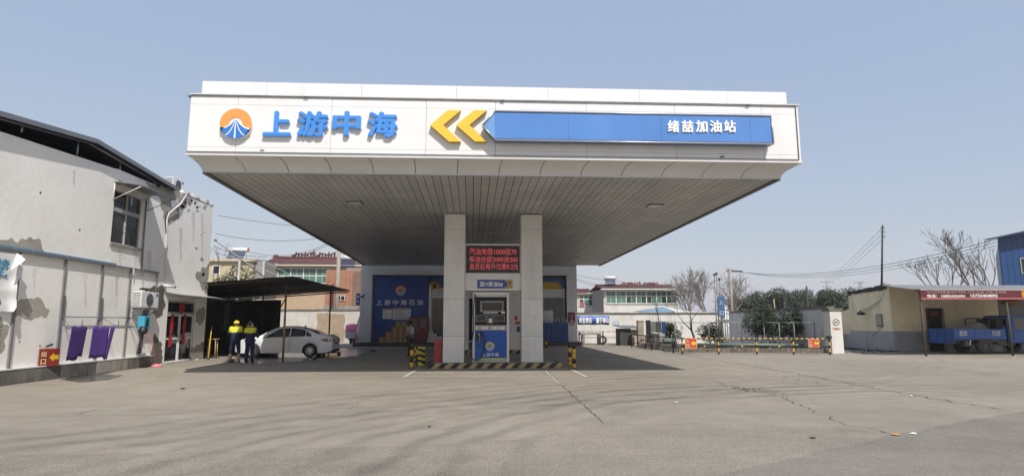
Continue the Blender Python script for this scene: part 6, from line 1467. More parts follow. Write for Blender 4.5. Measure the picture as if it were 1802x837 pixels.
for (a, c, ch) in ((543, 520.5, '入'), (557, 543.5, '口')): boxp('plate', mat('faded blue sign', (.06, .13, .27), .5, var=.15), t, X(1262.5, 35.8), X(1274, 35.8), 35.85, 35.88, Z(a, 35.8), Z(c, 35.8)); text('writing', ch, mat('faded white print', (.42, .46, .5), .6), t, (X(1268.3, 35.8), 35.849, (Z(a, 35.8) + Z(c, 35.8)) / 2), .24, .30 if ch == '入' else .22, depth=.004, bold=.02)
# shrubs and yard trees
for px, w_, sd, lab in ((1328, 2.3, 11, 'left of the three clipped evergreen trees before the side wall'), (1362, 2.2, 12, 'middle of the three clipped evergreen trees before the side wall'), (1394, 2.1, 13, 'right of the three clipped evergreen trees before the side wall')):
    Yt = 35.3; leafy('evergreen_tree', lab, (X(px, Yt), Yt, .02), Z(541, Yt) * 1.1, w_ * 1.15, 5200, .065, sd, LEAF_D, .30, 3, 'clipped evergreens in the tank yard', 'tree', None, .04)
def bush(px, Y, w_, h_, sd, lab, mt=LEAF_D, n=2000): 
    bl = [((random.Random(sd * 9 + k).uniform(-.34, .34)) * w_, random.Random(sd * 7 + k).uniform(-.2, .2) * w_, h_ * random.Random(sd * 5 + k).uniform(.35, .72), w_ * .24) for k in range(8)]
    leafy('shrub', lab, (X(px, Y), Y, .02), h_, w_, n, .075, sd, mt, .1, 3, 'shrubs in the tank yard', 'shrub', bl, .025)
bush(1247, 39, 1.9, 1.75, 21, 'round dark shrub left of the vent pipes'); bush(1181, 42, 1.5, 1.9, 22, 'loose dark shrub beside the hanging cloths'); bush(1420, 36.8, 1.0, 1.05, 23, 'low shrub at the foot of the side wall', LEAF_D, 1200)
bare_tree('bare_tree', 'crooked bare tree standing in the tank yard', (X(1222, 38.5), 38.5, .02), 3.2, .075, 8, 4, .8, mat('dark bark', (.05, .042, .036), .9), (-.28, 0), .24, .36, (1, 2), None, .008)
bare_tree('bare_sapling', 'thin bare sapling in front of the white wall', (X(1160, 44.5), 44.5, .001), 4.2, .045, 9, 4, .6, mat('dark bark', (.05, .042, .036)), (-.08, 0), .2, .5, (1, 2), None, .008)
# clutter in the yard's left corner
YK = 43.5
bl_ = thing('black_gate', 'low black pipe gate with striped rail left of the sheds', 'gate', (X(1050, 44.5), 44.5, 0)); 
gx = [X(px, 44.5, 590) for px in (1019, 1061, 1105)]
for x in gx: MB().tube([(x, 44.5, .001), (x, 44.5, 1.02)], .05, 6).build('post', BLACK, bl_); MB().lathe((x, 44.5, .06), [(0, -.02), (.06, -.02), (.06, .02), (0, .02)], 'y', 10).build('caster', RUBBER, bl_)
for z in (.98, .55, .12): MB().tube([(gx[0], 44.5, z), (gx[2], 44.5, z)], .022, 6).build('rail', BLKP if z < .9 else STEELP, bl_)
for k in range(6): bands('rail_mark', Vector((gx[0] + .3 + k * .6, 44.5, .98)), Vector((gx[0] + .5 + k * .6, 44.5, .98)), .026, 2, bl_)
t = thing('concrete_bench', 'low concrete slab bench behind the black gate', 'bench', (X(1037, 46), 46, 0)); bboxp('slab', CONC, t, X(1020, 46), X(1055, 46), 45.7, 46.4, .72, .88, .02)
for x in (X(1022, 46), X(1050, 46)): bboxp('support', CONC, t, x, x + .2, 45.75, 46.35, .001, .719, .02)
t = thing('old_tyre', 'worn tyre standing beside the concrete bench', 'tyre', (X(1058, 45.6), 45.6, 0)); MB().lathe((X(1058, 45.6), 45.6, .34), [(.18, -.07), (.30, -.08), (.335, -.04), (.335, .04), (.30, .08), (.18, .07), (.18, -.07)], 'y', 24).build('tread', mat('dusty rubber', (.06, .055, .05), .9), t)
t = thing('tool_hut', 'small tin roofed tool hut in the corner of the tank yard', 'hut', (X(1102, YK), YK, 0)); bboxp('wall', mat('hut grey boards', (.085, .078, .07), .8, 0, .4, 3), t, X(1089, YK), X(1108, YK), YK, YK + 1.4, .001, 1.2, .02); bboxp('cream_side', mat('cream panel', (.40, .36, .30), .8), t, X(1108, YK) + .002, X(1124, YK), YK + .1, YK + 1.3, .001, 1.12, .02)
for k in range(5): x0 = X(1087, YK) + (X(1126, YK) - X(1087, YK)) * k / 5; MB().hexa([(x0, YK - .25, 1.26 - .02 * k), (x0 + .31, YK - .25, 1.24 - .02 * k), (x0 + .31, YK + 1.6, 1.38), (x0, YK + 1.6, 1.4), (x0, YK - .25, 1.29 - .02 * k), (x0 + .31, YK - .25, 1.27 - .02 * k), (x0 + .31, YK + 1.6, 1.41), (x0, YK + 1.6, 1.43)]).build('roof_sheet', STEELP, t)
for k in range(3): boxp('shutter_board', mat('hut dark boards', (.06, .055, .05), .8), t, X(1091, YK) + k * .2, X(1091, YK) + k * .2 + .18, YK - .02, YK - .001, .1, 1.0)
t = thing('brick_pier', 'slender pale brick pier beside the tool hut', 'pillar', (X(1124, 42.5), 42.5, 0)); bxm = mat('pale old brick', (.33, .28, .22), .9, 0, .3, 4)
for k in range(19): w2 = random.uniform(-.008, .008); MB().bbox(X(1119, 42.5) + w2, X(1129.5, 42.5) + w2, 42.3, 42.7, .001 + k * .094, .001 + k * .094 + .086, .008).build('brick', bxm, t)
t = thing('black_post', 'thick black painted post carrying the hanging cloths', 'post', (X(1139, 41), 41, 0)); bboxp('shaft', BLACK, t, X(1135, 41), X(1142, 41), 40.9, 41.15, .001, Z(563, 41), .01); MB().tube([(X(1119, 41), 41, Z(566, 41)), (X(1186, 41), 41, Z(565.5, 41))], .02, 6).build('crossbar', STEELP, t); MB().tube([(X(1186, 41), 41, .001), (X(1186, 41), 41, Z(565, 41))], .025, 6).build('upright', STEELP, t)
for px in (1147, 1153, 1160): MB().tube([(X(px, 41.02), 41.05, Z(566, 41)), (X(px, 41), 41.05, Z(554 + (px % 3), 41))], .012, 4).build('rod', STEELP, t)
def hang(px0, px1, py1, mt, lab, wr=''):
    b2 = MB(); n = 10; vs = []; x0, x1 = X(px0, 40.9), X(px1, 40.9); zt_, zb_ = Z(566, 40.9), Z(py1, 40.9)
    for j in range(6):
        for i in range(n + 1): vs.append((x0 + (x1 - x0) * i / n, 40.84 + .03 * math.sin(i * 1.6) * (.3 + j / 5), zt_ + (zb_ - zt_) * j / 5 + .015 * math.sin(i)))
    b2.add(vs, [(j * (n + 1) + i, j * (n + 1) + i + 1, (j + 1) * (n + 1) + i + 1, (j + 1) * (n + 1) + i) for j in range(5) for i in range(n)], 0, True); o = b2.build('hanging_cloth', mt); tag(o, lab, 'cloth', 'cloths on the yard crossbar')
hang(1142, 1151, 584.5, mat('grey cloth', (.16, .16, .16), .9), 'leftmost grey cloth on the crossbar beside the black post'); hang(1151, 1161, 585, mat('charcoal cloth', (.06, .062, .07), .9, var=.3), 'charcoal cloth between the grey and blue cloths'); hang(1161.5, 1168.5, 587, mat('blue cloth', (.02, .05, .17), .8, var=.3), 'blue printed cloth at the right end of the crossbar')
t = thing('white_cabinet', 'dirty white metal cabinet under the hanging cloths', 'cabinet', (X(1155, 41.6), 41.8, 0)); bboxp('casing', mat('dirty white cabinet', (.42, .41, .39), .6, 0, .25, 3, grime=.6), t, X(1145, 41.6), X(1166, 41.6), 41.5, 42.2, .001, Z(585, 41.6), .02)
for k in range(2): boxp('door', mat('dirty white door', (.38, .37, .35), .6, 0, .3, 4), t, X(1145, 41.6) + .03 + k * .40, X(1145, 41.6) + .40 + k * .40, 41.485, 41.499, .08, Z(586, 41.6) - .03)
t = thing('green_tank', 'pale green horizontal tank lying in the yard', 'tank', (X(1175, 40), 40, 0)); gm = mat('pale green tank', (.14, .19, .15), .6, var=.25); MB().tube([(X(1163, 40), 40, .42), (X(1184, 40), 40, .42)], .19, 14).build('shell', gm, t)
for px in (1166, 1181): bboxp('saddle', DGREY, t, X(px, 40) - .06, X(px, 40) + .06, 39.85, 40.15, .001, .25, .01)
t = thing('green_pipe', 'long grey green pipe lying behind the striped barrier', 'pipe', (X(1260, 35), 35, 0)); MB().tube([(X(1222, 35), 35.4, .35), (X(1400, 35), 33.8, .35)], .09, 10).build('pipe', gm, t)
for f_ in (.05, .35, .65, .95): q = Vector((X(1222, 35), 35.4, 0)).lerp(Vector((X(1400, 35), 33.8, 0)), f_); MB().box(q.x - .06, q.x + .06, q.y - .12, q.y + .12, .021, .27).build('support', CONC, t)
t = thing('low_pipe_fence', 'low dark pipe fence at the corner of the tank yard', 'fence', (X(1160, 38), 38, 0)); fpts = [gp(1112, 611), gp(1136, 613), gp(1147, 616), gp(1185, 621), gp(1201, 621.5)]
for p in fpts: MB().tube([(p.x, p.y, .001), (p.x, p.y, .85)], .04, 6).build('post', BLACK, t)
for a, c in zip(fpts, fpts[1:]): MB().tube([(a.x, a.y, .82), (c.x, c.y, .82)], .03, 6).build('rail', BLACK, t); MB().tube([(a.x, a.y, .30), (c.x, c.y, .30)], .022, 6).build('rail', BLKP, t)
t = thing('concrete_drum', 'grey concrete ring behind the right entrance board', 'drum', (X(1428, 33.2), 33.3, 0)); MB().lathe((X(1428, 33.2), 33.4, .001), [(.52, 0), (.52, .5), (.42, .5), (.42, .1), (0, .1)], 'z', 24).build('ring', CONC, t); MB().lathe((X(1428, 33.2), 33.4, .001), [(.0, .47), (.40, .47), (.41, .45)], 'z', 20).build('soil', SOIL, t)

b2 = MB(); vs = []; nx, ny = 26, 9; q0, q1 = gp(1118, 611), gp(1190, 620)
for j in range(ny + 1):
    for i in range(nx + 1):
        q = q0.lerp(q1, i / nx) + Vector((.35, 1, 0)) * (.25 + j * .22); e = max(0, math.sin(math.pi * i / nx)) ** .5 * math.sin(math.pi * j / ny)
        vs.append((q.x, q.y, .005 + e * max(0, .30 + .34 * noise.noise(Vector((q.x * 1.9, q.y * 1.9, 4))) + .12 * noise.noise(Vector((q.x * 6, q.y * 6, 1))))))
b2.add(vs, [(j * (nx + 1) + i, j * (nx + 1) + i + 1, (j + 1) * (nx + 1) + i + 1, (j + 1) * (nx + 1) + i) for j in range(ny) for i in range(nx)])
tag(b2.build('debris_heap', SOIL), 'dark heap of soil and debris at the corner of the tank yard', 'heap')
for k, (px, py, ln) in enumerate(((1130, 606, 1.6), (1150, 611, 1.3), (1172, 616, 1.5))):
    p = gp(px, py); t = thing('scrap_pipe', ('leftmost', 'middle', 'rightmost')[k] + ' rusty scrap pipe lying on the debris heap', 'pipe', (p.x, p.y + .6, 0), 0, 'scrap pipes on the debris heap'); MB().tube([(p.x - ln / 2, p.y + .7, .45), (p.x + ln / 2, p.y + .4, .52)], .035, 8).build('tube', SHP, t); MB().tube([(p.x - ln / 2 - .04, p.y + .702, .449), (p.x - ln / 2 + .04, p.y + .698, .451)], .05, 8).build('collar', BLKP, t)
# houses behind, right
YH = 72
t = thing('tiled_house', 'larger tiled house with a row of green veranda windows behind the white wall', 'building', (X(1115, YH), YH + 4, 0)); hx0, hx1 = X(1062, YH), X(1192, YH)
boxp('wall', mat('white render', (.64, .62, .58), .85, 0, .08, .8, grime=.3), t, hx0, hx1, YH + .1, YH + 8, 0, Z(510, YH)); part('gable_wall', mat('grey render', (.27, .255, .235)), t, 'hexa', [(X(1043, YH + 5), YH + 5, 0), (hx0 - .01, YH + .1, 0), (hx0 - .01, YH + .4, 0), (X(1043, YH + 5), YH + 5.3, 0), (X(1043, YH + 5), YH + 5, Z(512, YH + 5)), (hx0 - .01, YH + .1, Z(508, YH)), (hx0 - .01, YH + .4, Z(508, YH)), (X(1043, YH + 5), YH + 5.3, Z(512, YH + 5))])
glazing(t, hx0 + .25, hx1 - .15, YH + .03, Z(533.5, YH), Z(520.5, YH), Z(511.5, YH), 7, 5); boxp('eave', mat('white eave', (.68, .66, .62), .7), t, hx0 - .4, hx1 + .3, YH - .7, YH + .09, Z(509.5, YH), Z(507.5, YH)); tiled_roof(t, hx0 - .4, hx1 + .35, YH - .7, YH + 3.2, Z(507, YH), Z(503, YH + 3.2), 3)
for px, k in ((1102, 0), (1113, 0), (1126, 1), (1140, 0), (1148, 0)): ornament(t, X(px, YH + 3.2), YH + 3.2, Z(503, YH + 3.2) + .15, .65, k)
heater('solar water heater with reddish tank on the larger tiled house', X(1074, YH + 2.6), YH + 2.6, Z(502.5, YH + 2.6), 1.2, .78)
t = thing('tiled_house', 'small tiled house with white windows at the left of the larger one', 'building', (X(1030, 78), 80, 0)); hx0, hx1 = X(1008, 78), X(1043, 78)
boxp('wall', mat('white render', (.64, .62, .58)), t, hx0, hx1, 78.1, 84, 0, Z(517, 78)); glazing(t, X(1019, 78), X(1042.5, 78), 78.03, Z(538, 78), Z(526, 78), Z(520, 78), 3, 8, 1); boxp('eave', EAVE, t, hx0, hx1, 77.6, 78.09, Z(517, 78), Z(515.5, 78)); tiled_roof(t, hx0, hx1, 77.6, 80.5, Z(515, 78), Z(510.5, 80.5), 3)
boxp('red_notice', mat('pink couplet', (.45, .1, .1), .7), t, X(1020, 78), X(1027, 78), 77.95, 77.99, Z(538, 78), Z(531, 78))
t = thing('blue_roof_shed', 'pale blue sheet roof rising just above the white wall', 'shed', (X(1160, 55), 56, 0)); zA, zB2 = Z(549, 55), Z(541, 55)
for k in range(8):
    x0 = X(1128, 55) + (X(1180, 55) - X(1128, 55)) * k / 8; x1 = x0 + (X(1180, 55) - X(1128, 55)) / 8 - .02; f0, f1 = k / 8, (k + 1) / 8; MB().hexa([(x0, 54, zA), (x1, 54, zA), (x1, 58, zA + (zB2 - zA) * f1 + .12), (x0, 58, zA + (zB2 - zA) * f0 + .1), (x0, 54, zA + .04), (x1, 54, zA + .04), (x1, 58, zA + (zB2 - zA) * f1 + .16), (x0, 58, zA + (zB2 - zA) * f0 + .14)]).build('roof_sheet', mat('pale blue sheet', (.19, .30, .38), .5, var=.1), t)
part('verge', mat('white verge', (.6, .6, .58), .6), t, 'hexa', [(X(1180, 55), 54, zA - .1), (X(1240, 55), 54, zA - .1), (X(1240, 55), 58, zA - .1), (X(1180, 55), 58, zA + .3), (X(1180, 55), 54, zA + .06), (X(1240, 55), 54, zA + .02), (X(1240, 55), 58, zA + .05), (X(1180, 55), 58, zA + .6)])
boxp('wall', mat('grey render', (.27, .255, .235)), t, X(1128, 55), X(1178, 55), 54.2, 57.8, 0, zA - .03)
# winter trees and the far evergreens
bare_tree('bare_tree', 'wide pale bare tree behind the white wall', (X(1246, 66), 66, 0), 8.6, .15, 3, 6, .7, mat('pale twig', (.24, .215, .195), .9), (0, 0), .25, .16, (3, 3), 'winter trees', .016)
bare_tree('bare_tree', 'smaller bare tree left of the wide pale one', (X(1218, 70), 70, 0), 7.8, .12, 4, 6, .65, mat('pale twig', (.19, .165, .145)), (-.05, 0), .25, .16, (3, 3), 'winter trees', .016)
bare_tree('bare_tree', 'bare tree just right of the concrete utility pole', (X(1288, 72), 72, 0), 8.0, .12, 6, 6, .65, mat('pale twig', (.19, .165, .145)), (.05, 0), .25, .16, (3, 3), 'winter trees', .016)
FT = [(1300, 526, 6.0, 'leftmost low'), (1322, 508, 8.5, 'second from left round'), (1352, 519, 6.5, 'small middle left'), (1379, 510, 9.5, 'broad central'), (1410, 508, 8.5, 'tall central right'), (1440, 511, 8.5, 'middle right'), (1464, 503, 8.2, 'tallest right'), (1496, 510, 9.5, 'broad right'), (1524, 514, 8.5, 'rightmost')]
for i, (px, py, w_, q) in enumerate(FT):
    Yt = 92 + (i % 3) * 6; leafy('evergreen_tree', f'{q} evergreen in the row of round trees beyond the tank yard', (X(px, Yt), Yt, 0), Z(py, Yt) * (1.12 + .05 * math.sin(i * 2.4)), w_ * .86, 13000, .14, 40 + i, LEAF_D if i % 2 else leafmat('mid evergreen leaf', (.050, .066, .030)), .16, 1, 'round evergreens beyond the yard', 'tree', None, .2)
t = thing('distant_hedge', 'low dark hedge under the far round evergreens', 'hedge', (X(1400, 88), 88, 0)); b_h = [(X(1290 + 14 * k, 88), 88 + (k % 3), 1.2, 1.9) for k in range(17)]; crown(b_h, 9000, .2, 77).build('foliage', LEAF_D, t, fix=False)
# tall wooden post in front of the evergreens, leaning stick
upole('dark thin pole standing among the round evergreens', 1419, 502, 85, .14, .12, [], mat('dark pole', (.05, .045, .04), .8))
t = thing('leaning_stick', 'pale leaning stick above the clipped evergreens', 'stick', (X(1363, 60), 60, 0)); MB().tube([(X(1363, 60), 60, 0.001), (X(1360, 60), 60, Z(525, 60))], .05, 6).build('shaft', mat('pale wood', (.42, .33, .18)), t); MB().lathe((X(1360, 60), 60, Z(525, 60)), [(.06, 0), (.03, .1), (0, .12)], 'z', 6).build('tip', DGREY, t)
# utility poles
topR = upole('concrete utility pole with cross arm behind the white wall', 1284, 470, 62, .17, .12, [(.35, .35)])
MB().box(topR.x + .36, topR.x + 1.3, topR.y - .05, topR.y + .05, topR.z - .40, topR.z - .26).build('long_arm', BLKP, LASTPOLE[0])
topF = upole('far utility pole with cross arm above the evergreens', 1455, 492, 150, .2, .16, [(.4, 1.6), (1.6, 1.2)])
tw = thing('lattice_mast', 'distant lattice transmission mast on the horizon', 'mast', (X(1513, 260), 260, 0)); zt_ = Z(494, 260); xm_ = X(1513, 260)
for q in (-1, 1):
    for p_ in (-1, 1): MB().tube([(xm_ + 1.6 * q, 260 + 1.6 * p_, .001), (xm_ + .4 * q, 260 + .4 * p_, zt_)], .14, 4).build('leg', STEELP, tw)
for k in range(9): f_ = k / 9; w2 = 1.6 - 1.2 * f_; MB().tube([(xm_ - w2, 258.4, zt_ * f_), (xm_ + w2 * .9, 258.6, zt_ * (f_ + .11))], .08, 4).build('brace', STEELP, tw)
for f_ in (.99, .86): MB().tube([(xm_ - 2.6, 260, zt_ * f_), (xm_ + 2.6, 260, zt_ * f_)], .12, 4).build('cross_arm', STEELP, tw)

# ------------------------------------------------------------------ yellow shop house at right
XY, YY = 23.2, 33.4
YW_ = mat('faded yellow wall', (.76, .67, .46), .88, 0, .12, .8, bump=.2, grime=.4, dirt=(.28, .24, .17)); GW_ = mat('grey dado', (.38, .38, .39), .85, 0, .14, 1, grime=.4, dirt=(.13, .12, .11)); DRK = mat('tarred edge', (.04, .038, .036), .9, 0, .3, 4)
yh = thing('yellow_shop_house', 'faded yellow shop house with grey dado at the right', 'building', (XY + 6, YY + 4, 0))
dd = 1.12; zf = 3.62; dx0, dx1 = X(1624, YY), X(1656, YY)
for a, c, z0 in ((XY, dx0, 0), (dx1, X(1752, YY), 0), (dx0, dx1, 2.42)):
    if z0 == 0: boxp('dado', GW_, yh, a, c, YY - .012, YY + .2, 0, dd); boxp('wall', YW_, yh, a, c, YY, YY + .2, dd + .001, zf)
    else: boxp('lintel', YW_, yh, a, c, YY + .001, YY + .2, z0, zf)
yL = 37.3   # side wall receding
part('wall', YW_, yh, 'hexa', [(XY, YY + .201, dd + .001), (XY + .2, YY + .201, dd + .001), (XY + .2, yL, dd + .001), (XY, yL, dd + .001), (XY, YY + .201, zf), (XY + .2, YY + .201, zf), (XY + .2, yL, 3.42), (XY, yL, 3.42)]); boxp('dado', GW_, yh, XY - .012, XY + .2, YY + .201, yL, 0, dd)
boxp('core', DARKIN, yh, XY + .21, XY + 16, YY + .9, 36.9, 0, 3.3); boxp('rear_wall', YW_, yh, XY + .201, XY + 16, 37.0, 37.2, 0, 3.35)
for k in range(11): a = YY + .2 + (yL - YY - .2) * k / 11; h_ = random.uniform(.10, .26); zz = zf - (zf - 3.42) * k / 11; MB().bbox(XY - .05, XY + .25, a, a + (yL - YY) / 11 - .01, zz - h_ * .7, zz + .10 + random.uniform(-.02, .05), .01).build('eave_block', DRK, yh)
# lower annex
for (y0, y1, h0, h1) in ((yL + .001, 39.2, 2.45, 2.1), (39.21, 42.6, 1.75, 1.35)): part('annex_wall', YW_, yh, 'hexa', [(XY - .0, y0, .9), (XY + .2, y0, .9), (XY + .2, y1, .9), (XY, y1, .9), (XY, y0, h0), (XY + .2, y0, h0), (XY + .2, y1, h1), (XY, y1, h1)]); boxp('dado', GW_, yh, XY - .01, XY + .2, y0, y1, 0, .899)
w = boxp('side_window', mat('weathered wood', (.07, .06, .05), .8), yh, XY - .05, XY - .013, 39.6, 40.4, .45, 1.35)
for k in range(3): boxp('slat', DRK, w, XY - .07, XY - .051, 39.63 + k * .26, 39.63 + k * .26 + .2, .5, 1.3)
# doorway
dr_ = boxp('door', mat('black doorway', (.01, .01, .012), .5), yh, dx0, dx1, YY + .12, YY + .16, .02, 2.41); boxp('frame', mat('brown door frame', (.14, .07, .04), .7), dr_, dx0, dx0 + .1, YY - .02, YY + .119, .001, 2.41); boxp('frame', mat('pale door frame', (.34, .26, .15), .7), dr_, dx1 - .1, dx1, YY - .02, YY + .119, .001, 2.41); boxp('transom', DRK, dr_, dx0 + .101, dx1 - .101, YY + .02, YY + .119, 1.92, 2.40); boxp('red_strip', mat('faded red paper', (.22, .04, .035), .8), dr_, dx0 + .25, dx1 - .35, YY + .005, YY + .019, 2.0, 2.18)
# roller shutter
sx0 = X(1752, YY) + .01; shs = boxp('shutter_frame', mat('shutter dark', (.05, .05, .05), .6), yh, sx0, sx0 + 9, YY + .06, YY + .1, 0, 3.5)
for k in range(30): MB().bbox(sx0 + .06, sx0 + 8.9, YY + .02, YY + .055, .02 + k * .115, .02 + k * .115 + .105, .012).build('shutter_slat', mat('shutter grey', (.16, .16, .15), .5, .2, .2), shs)
o = MB().lathe((X(1778, YY - .1), YY - .02, Z(531, YY)), [(0, 0), (.55, 0), (.55, -.03), (0, -.04)], 'y', 24); [setattr(v, 'z', Z(531, YY) + (v.z - Z(531, YY)) * .3) for v in o.v]; o.build('oval_badge', mat('brown oval', (.22, .10, .03), .6), yh)
# wall fittings: lamp and meter box
t = thing('wall_lamp', 'dark wall lamp on the side of the yellow shop house', 'lamp', (XY - .2, 36, 2.6)); p = onX(1523, 551, XY); MB().tube([(XY - .001, p.y, p.z), (XY - .25, p.y, p.z)], .03, 6).build('arm', BLACK, t); bboxp('housing', BLACK, t, XY - .45, XY - .2, p.y - .22, p.y + .15, p.z - .1, p.z + .08, .02); MB().tube([(XY - .3, p.y, p.z + .08), (XY - .3, p.y, p.z + .2)], .03, 6).build('knob', BLACK, t)
t = thing('meter_box', 'pale meter box on the side of the yellow shop house', 'box', (XY - .05, 35, 2)); p = onX(1548, 563, XY); bboxp('frame', mat('grey box frame', (.2, .19, .16), .6), t, XY - .05, XY - .003, p.y - .28, p.y + .25, p.z - .38, p.z + .35, .01); boxp('face', mat('pale box face', (.38, .36, .28), .6), t, XY - .06, XY - .051, p.y - .2, p.y + .17, p.z - .28, p.z + .26)
t = thing('slack_wires', 'slack wires strung along the side of the yellow shop house', 'cables', (XY - .05, 36, 3))
for a, c in (((1527, 546), (1546, 532)), ((1546, 532), (1556, 512)), ((1512, 548), (1546, 530)), ((1535, 590), (1555, 570))): cable((onX(*a, XY - .06), onX(*c, XY - .06)), .012, .05, None, t)
# awning
ZA0, ZA1, YA0 = 3.72, 3.16, 28.0
aw = thing('sheet_awning', 'long grey corrugated awning in front of the yellow shop house', 'awning', (XY + 4, 30, 3.2)); xa0, xa1 = X(1560, YY) , 33.0; AWM = mat('grey cement sheet', (.27, .27, .27), .75, 0, .2, 2, grime=.4)
n = 12
for k in range(n):
    x0 = xa0 + (xa1 - xa0) * k / n; x1 = xa0 + (xa1 - xa0) * (k + 1) / n + .03; b2 = MB(); vs = []; xs0 = X(1604, YA0) + (31.5 - X(1604, YA0)) * k / n; xs1 = X(1604, YA0) + (31.5 - X(1604, YA0)) * (k + 1) / n
    for i in range(13): f_ = i / 12; o_ = .025 * (i % 2) + .008 * (k % 2); vs += [(x0 + (x1 - x0) * f_, YY + .4, ZA0 + o_), (xs0 + (xs1 - xs0) * f_, YA0 + random.uniform(-.015, .015), ZA1 + o_ + .02)]
    b2.add(vs, [(2 * i, 2 * i + 1, 2 * i + 3, 2 * i + 2) for i in range(12)]); o = b2.build('sheet', AWM, aw); md = o.modifiers.new('t', 'SOLIDIFY'); md.thickness = .012
MB().tube([(X(1604, YA0) + .2, YA0 + .1, ZA1 - .05), (31.5, YA0 + .1, ZA1 - .05)], .035, 6).build('front_beam', SHP, aw)
boxp('fringe_strip', mat('pale strip', (.62, .6, .56), .7, var=.3, scale=5), aw, X(1618, YA0), 31.0, YA0 - .03, YA0 - .018, ZA1 - .04, ZA1 + .015)
for px, mtx in ((1630, 627), (1783, 629)): p = onY(px, mtx, YA0 + .1); MB().tube([(p.x, p.y, .001), (p.x - .04, p.y, ZA1 - .06)], .05, 8).build('post', SHP, aw); MB().lathe((p.x, p.y, 0), [(0, .03), (.13, .02), (.15, .001)], 'z', 10).build('foot', CONC, aw)
bn = thing('shop_banner', 'long dark red shop banner with white phone numbers under the awning edge', 'banner', (X(1710, YA0), YA0 - .05, 2.7)); zb0, zb1 = Z(524.5, YA0), Z(508.5, YA0); bx0 = X(1617, YA0)
b2 = MB(); vs = []; n = 40
for i in range(n + 1): x = bx0 + (31 - bx0) * i / n; o_ = .012 * math.sin(i * .9); vs += [(x, YA0 - .05 + o_, zb0 + .01 * math.sin(i * .5)), (x, YA0 - .045 + o_ * .3, zb1)]
b2.add(vs, [(2 * i, 2 * i + 1, 2 * i + 3, 2 * i + 2) for i in range(n)], 0, True); b2.build('cloth', mat('dark red banner', (.10, .014, .019), .7, var=.1), bn); boxp('hem', mat('pink hem', (.36, .10, .10), .7), bn, bx0 - .01, 31, YA0 - .068, YA0 - .062, zb0 - .03, zb0 + .05)
BW = mat('banner print', (.55, .5, .5), .7); BW2 = mat('banner print white', (.80, .78, .77), .7)
a, c = X(1627, YA0), X(1767, YA0); text('writing', '鸿大农网畜禽水产饲料 玉米 批发 豆粕 收单粉', mat('faint banner print', (.30, .22, .22), .7), bn, ((a + c) / 2, YA0 - .066, Z(512.5, YA0)), c - a, .13, depth=.003, bold=.01)
a, c = X(1628, YA0), X(1694, YA0); text('writing', '电话：15855422494', BW2, bn, ((a + c) / 2, YA0 - .069, Z(519.5, YA0)), c - a, .155, depth=.003, bold=.02)
a, c = X(1704, YA0), X(1751, YA0); text('writing', '15755404092', BW2, bn, ((a + c) / 2, YA0 - .069, Z(519, YA0)), c - a, .14, depth=.003, bold=.02)
text('writing', '泰', mat('banner gold', (.6, .28, .03), .6), bn, (X(1800, YA0), YA0 - .069, Z(516, YA0)), .42, .36, depth=.003, bold=.03)
# pole at the corner
pk = thing('corner_pole', 'tall pole with wires at the corner of the yellow shop house', 'pole', (XY - .35, 34.6, 0)); b0 = Vector((X(1559, 34.3, 600), 34.3, .001)); tpz = onY(1553, 396, 34.3); MB().tube([b0, Vector((b0.x, 34.3, 3.6))], .10, 10).build('lower_shaft', CPOLE, pk); MB().tube([Vector((b0.x, 34.3, 3.4)), tpz], [.06, .045], 8).build('upper_shaft', mat('dark pole', (.05, .045, .04)), pk)
for k in range(5): MB().tube([Vector((b0.x - .12, 34.2, 3.55 + .06 * k)), Vector((b0.x + .14, 34.15, 3.5 + .09 * k))], .03, 6).build('wire_knot', BLACK, pk)
for f_ in (.04, .10, .17): q = tpz - Vector((0, 0, f_ * 4)); MB().box(q.x - .12, q.x + .12, 34.27, 34.33, q.z - .02, q.z + .02).build('bracket', BLACK, pk)
wt = thing('overhead_cables', 'overhead cables running from the concrete pole across the right sky', 'cables', (25, 45, 8))
for k in range(3): cable((topR + Vector((.3 * k + .3, 0, -.3)), onY(1830, 399 + 5 * k, 30)), .016 - .002 * k, 1.2 + .1 * k, None, wt, 24)
for a, c in (((1218, 500), (1275, 508)), ((1190, 508), (1240, 514))): cable((onY(*a, 60), onY(*c, 60)), .018, .1, None, wt)
wt = thing('overhead_cables', 'three cables slanting from the corner pole down to the far pole', 'cables', (30, 60, 8))
for k in range(3): cable((tpz - Vector((0, 0, .15 + .3 * k)), topF + Vector((-1 + k, 0, -.3))), .014 + .006 * 0, .4, None, wt, 20)
wt = thing('overhead_cables', 'thin cables in the gap right of the shop', 'cables', (12, 60, 8))
for k, (a, c) in enumerate((((1014, 484), (1100, 496)), ((1014, 489), (1060, 502)), ((1014, 492), (1060, 506)))): cable((onY(*a, 62), onY(*c, 70)), .018, .1, None, wt)
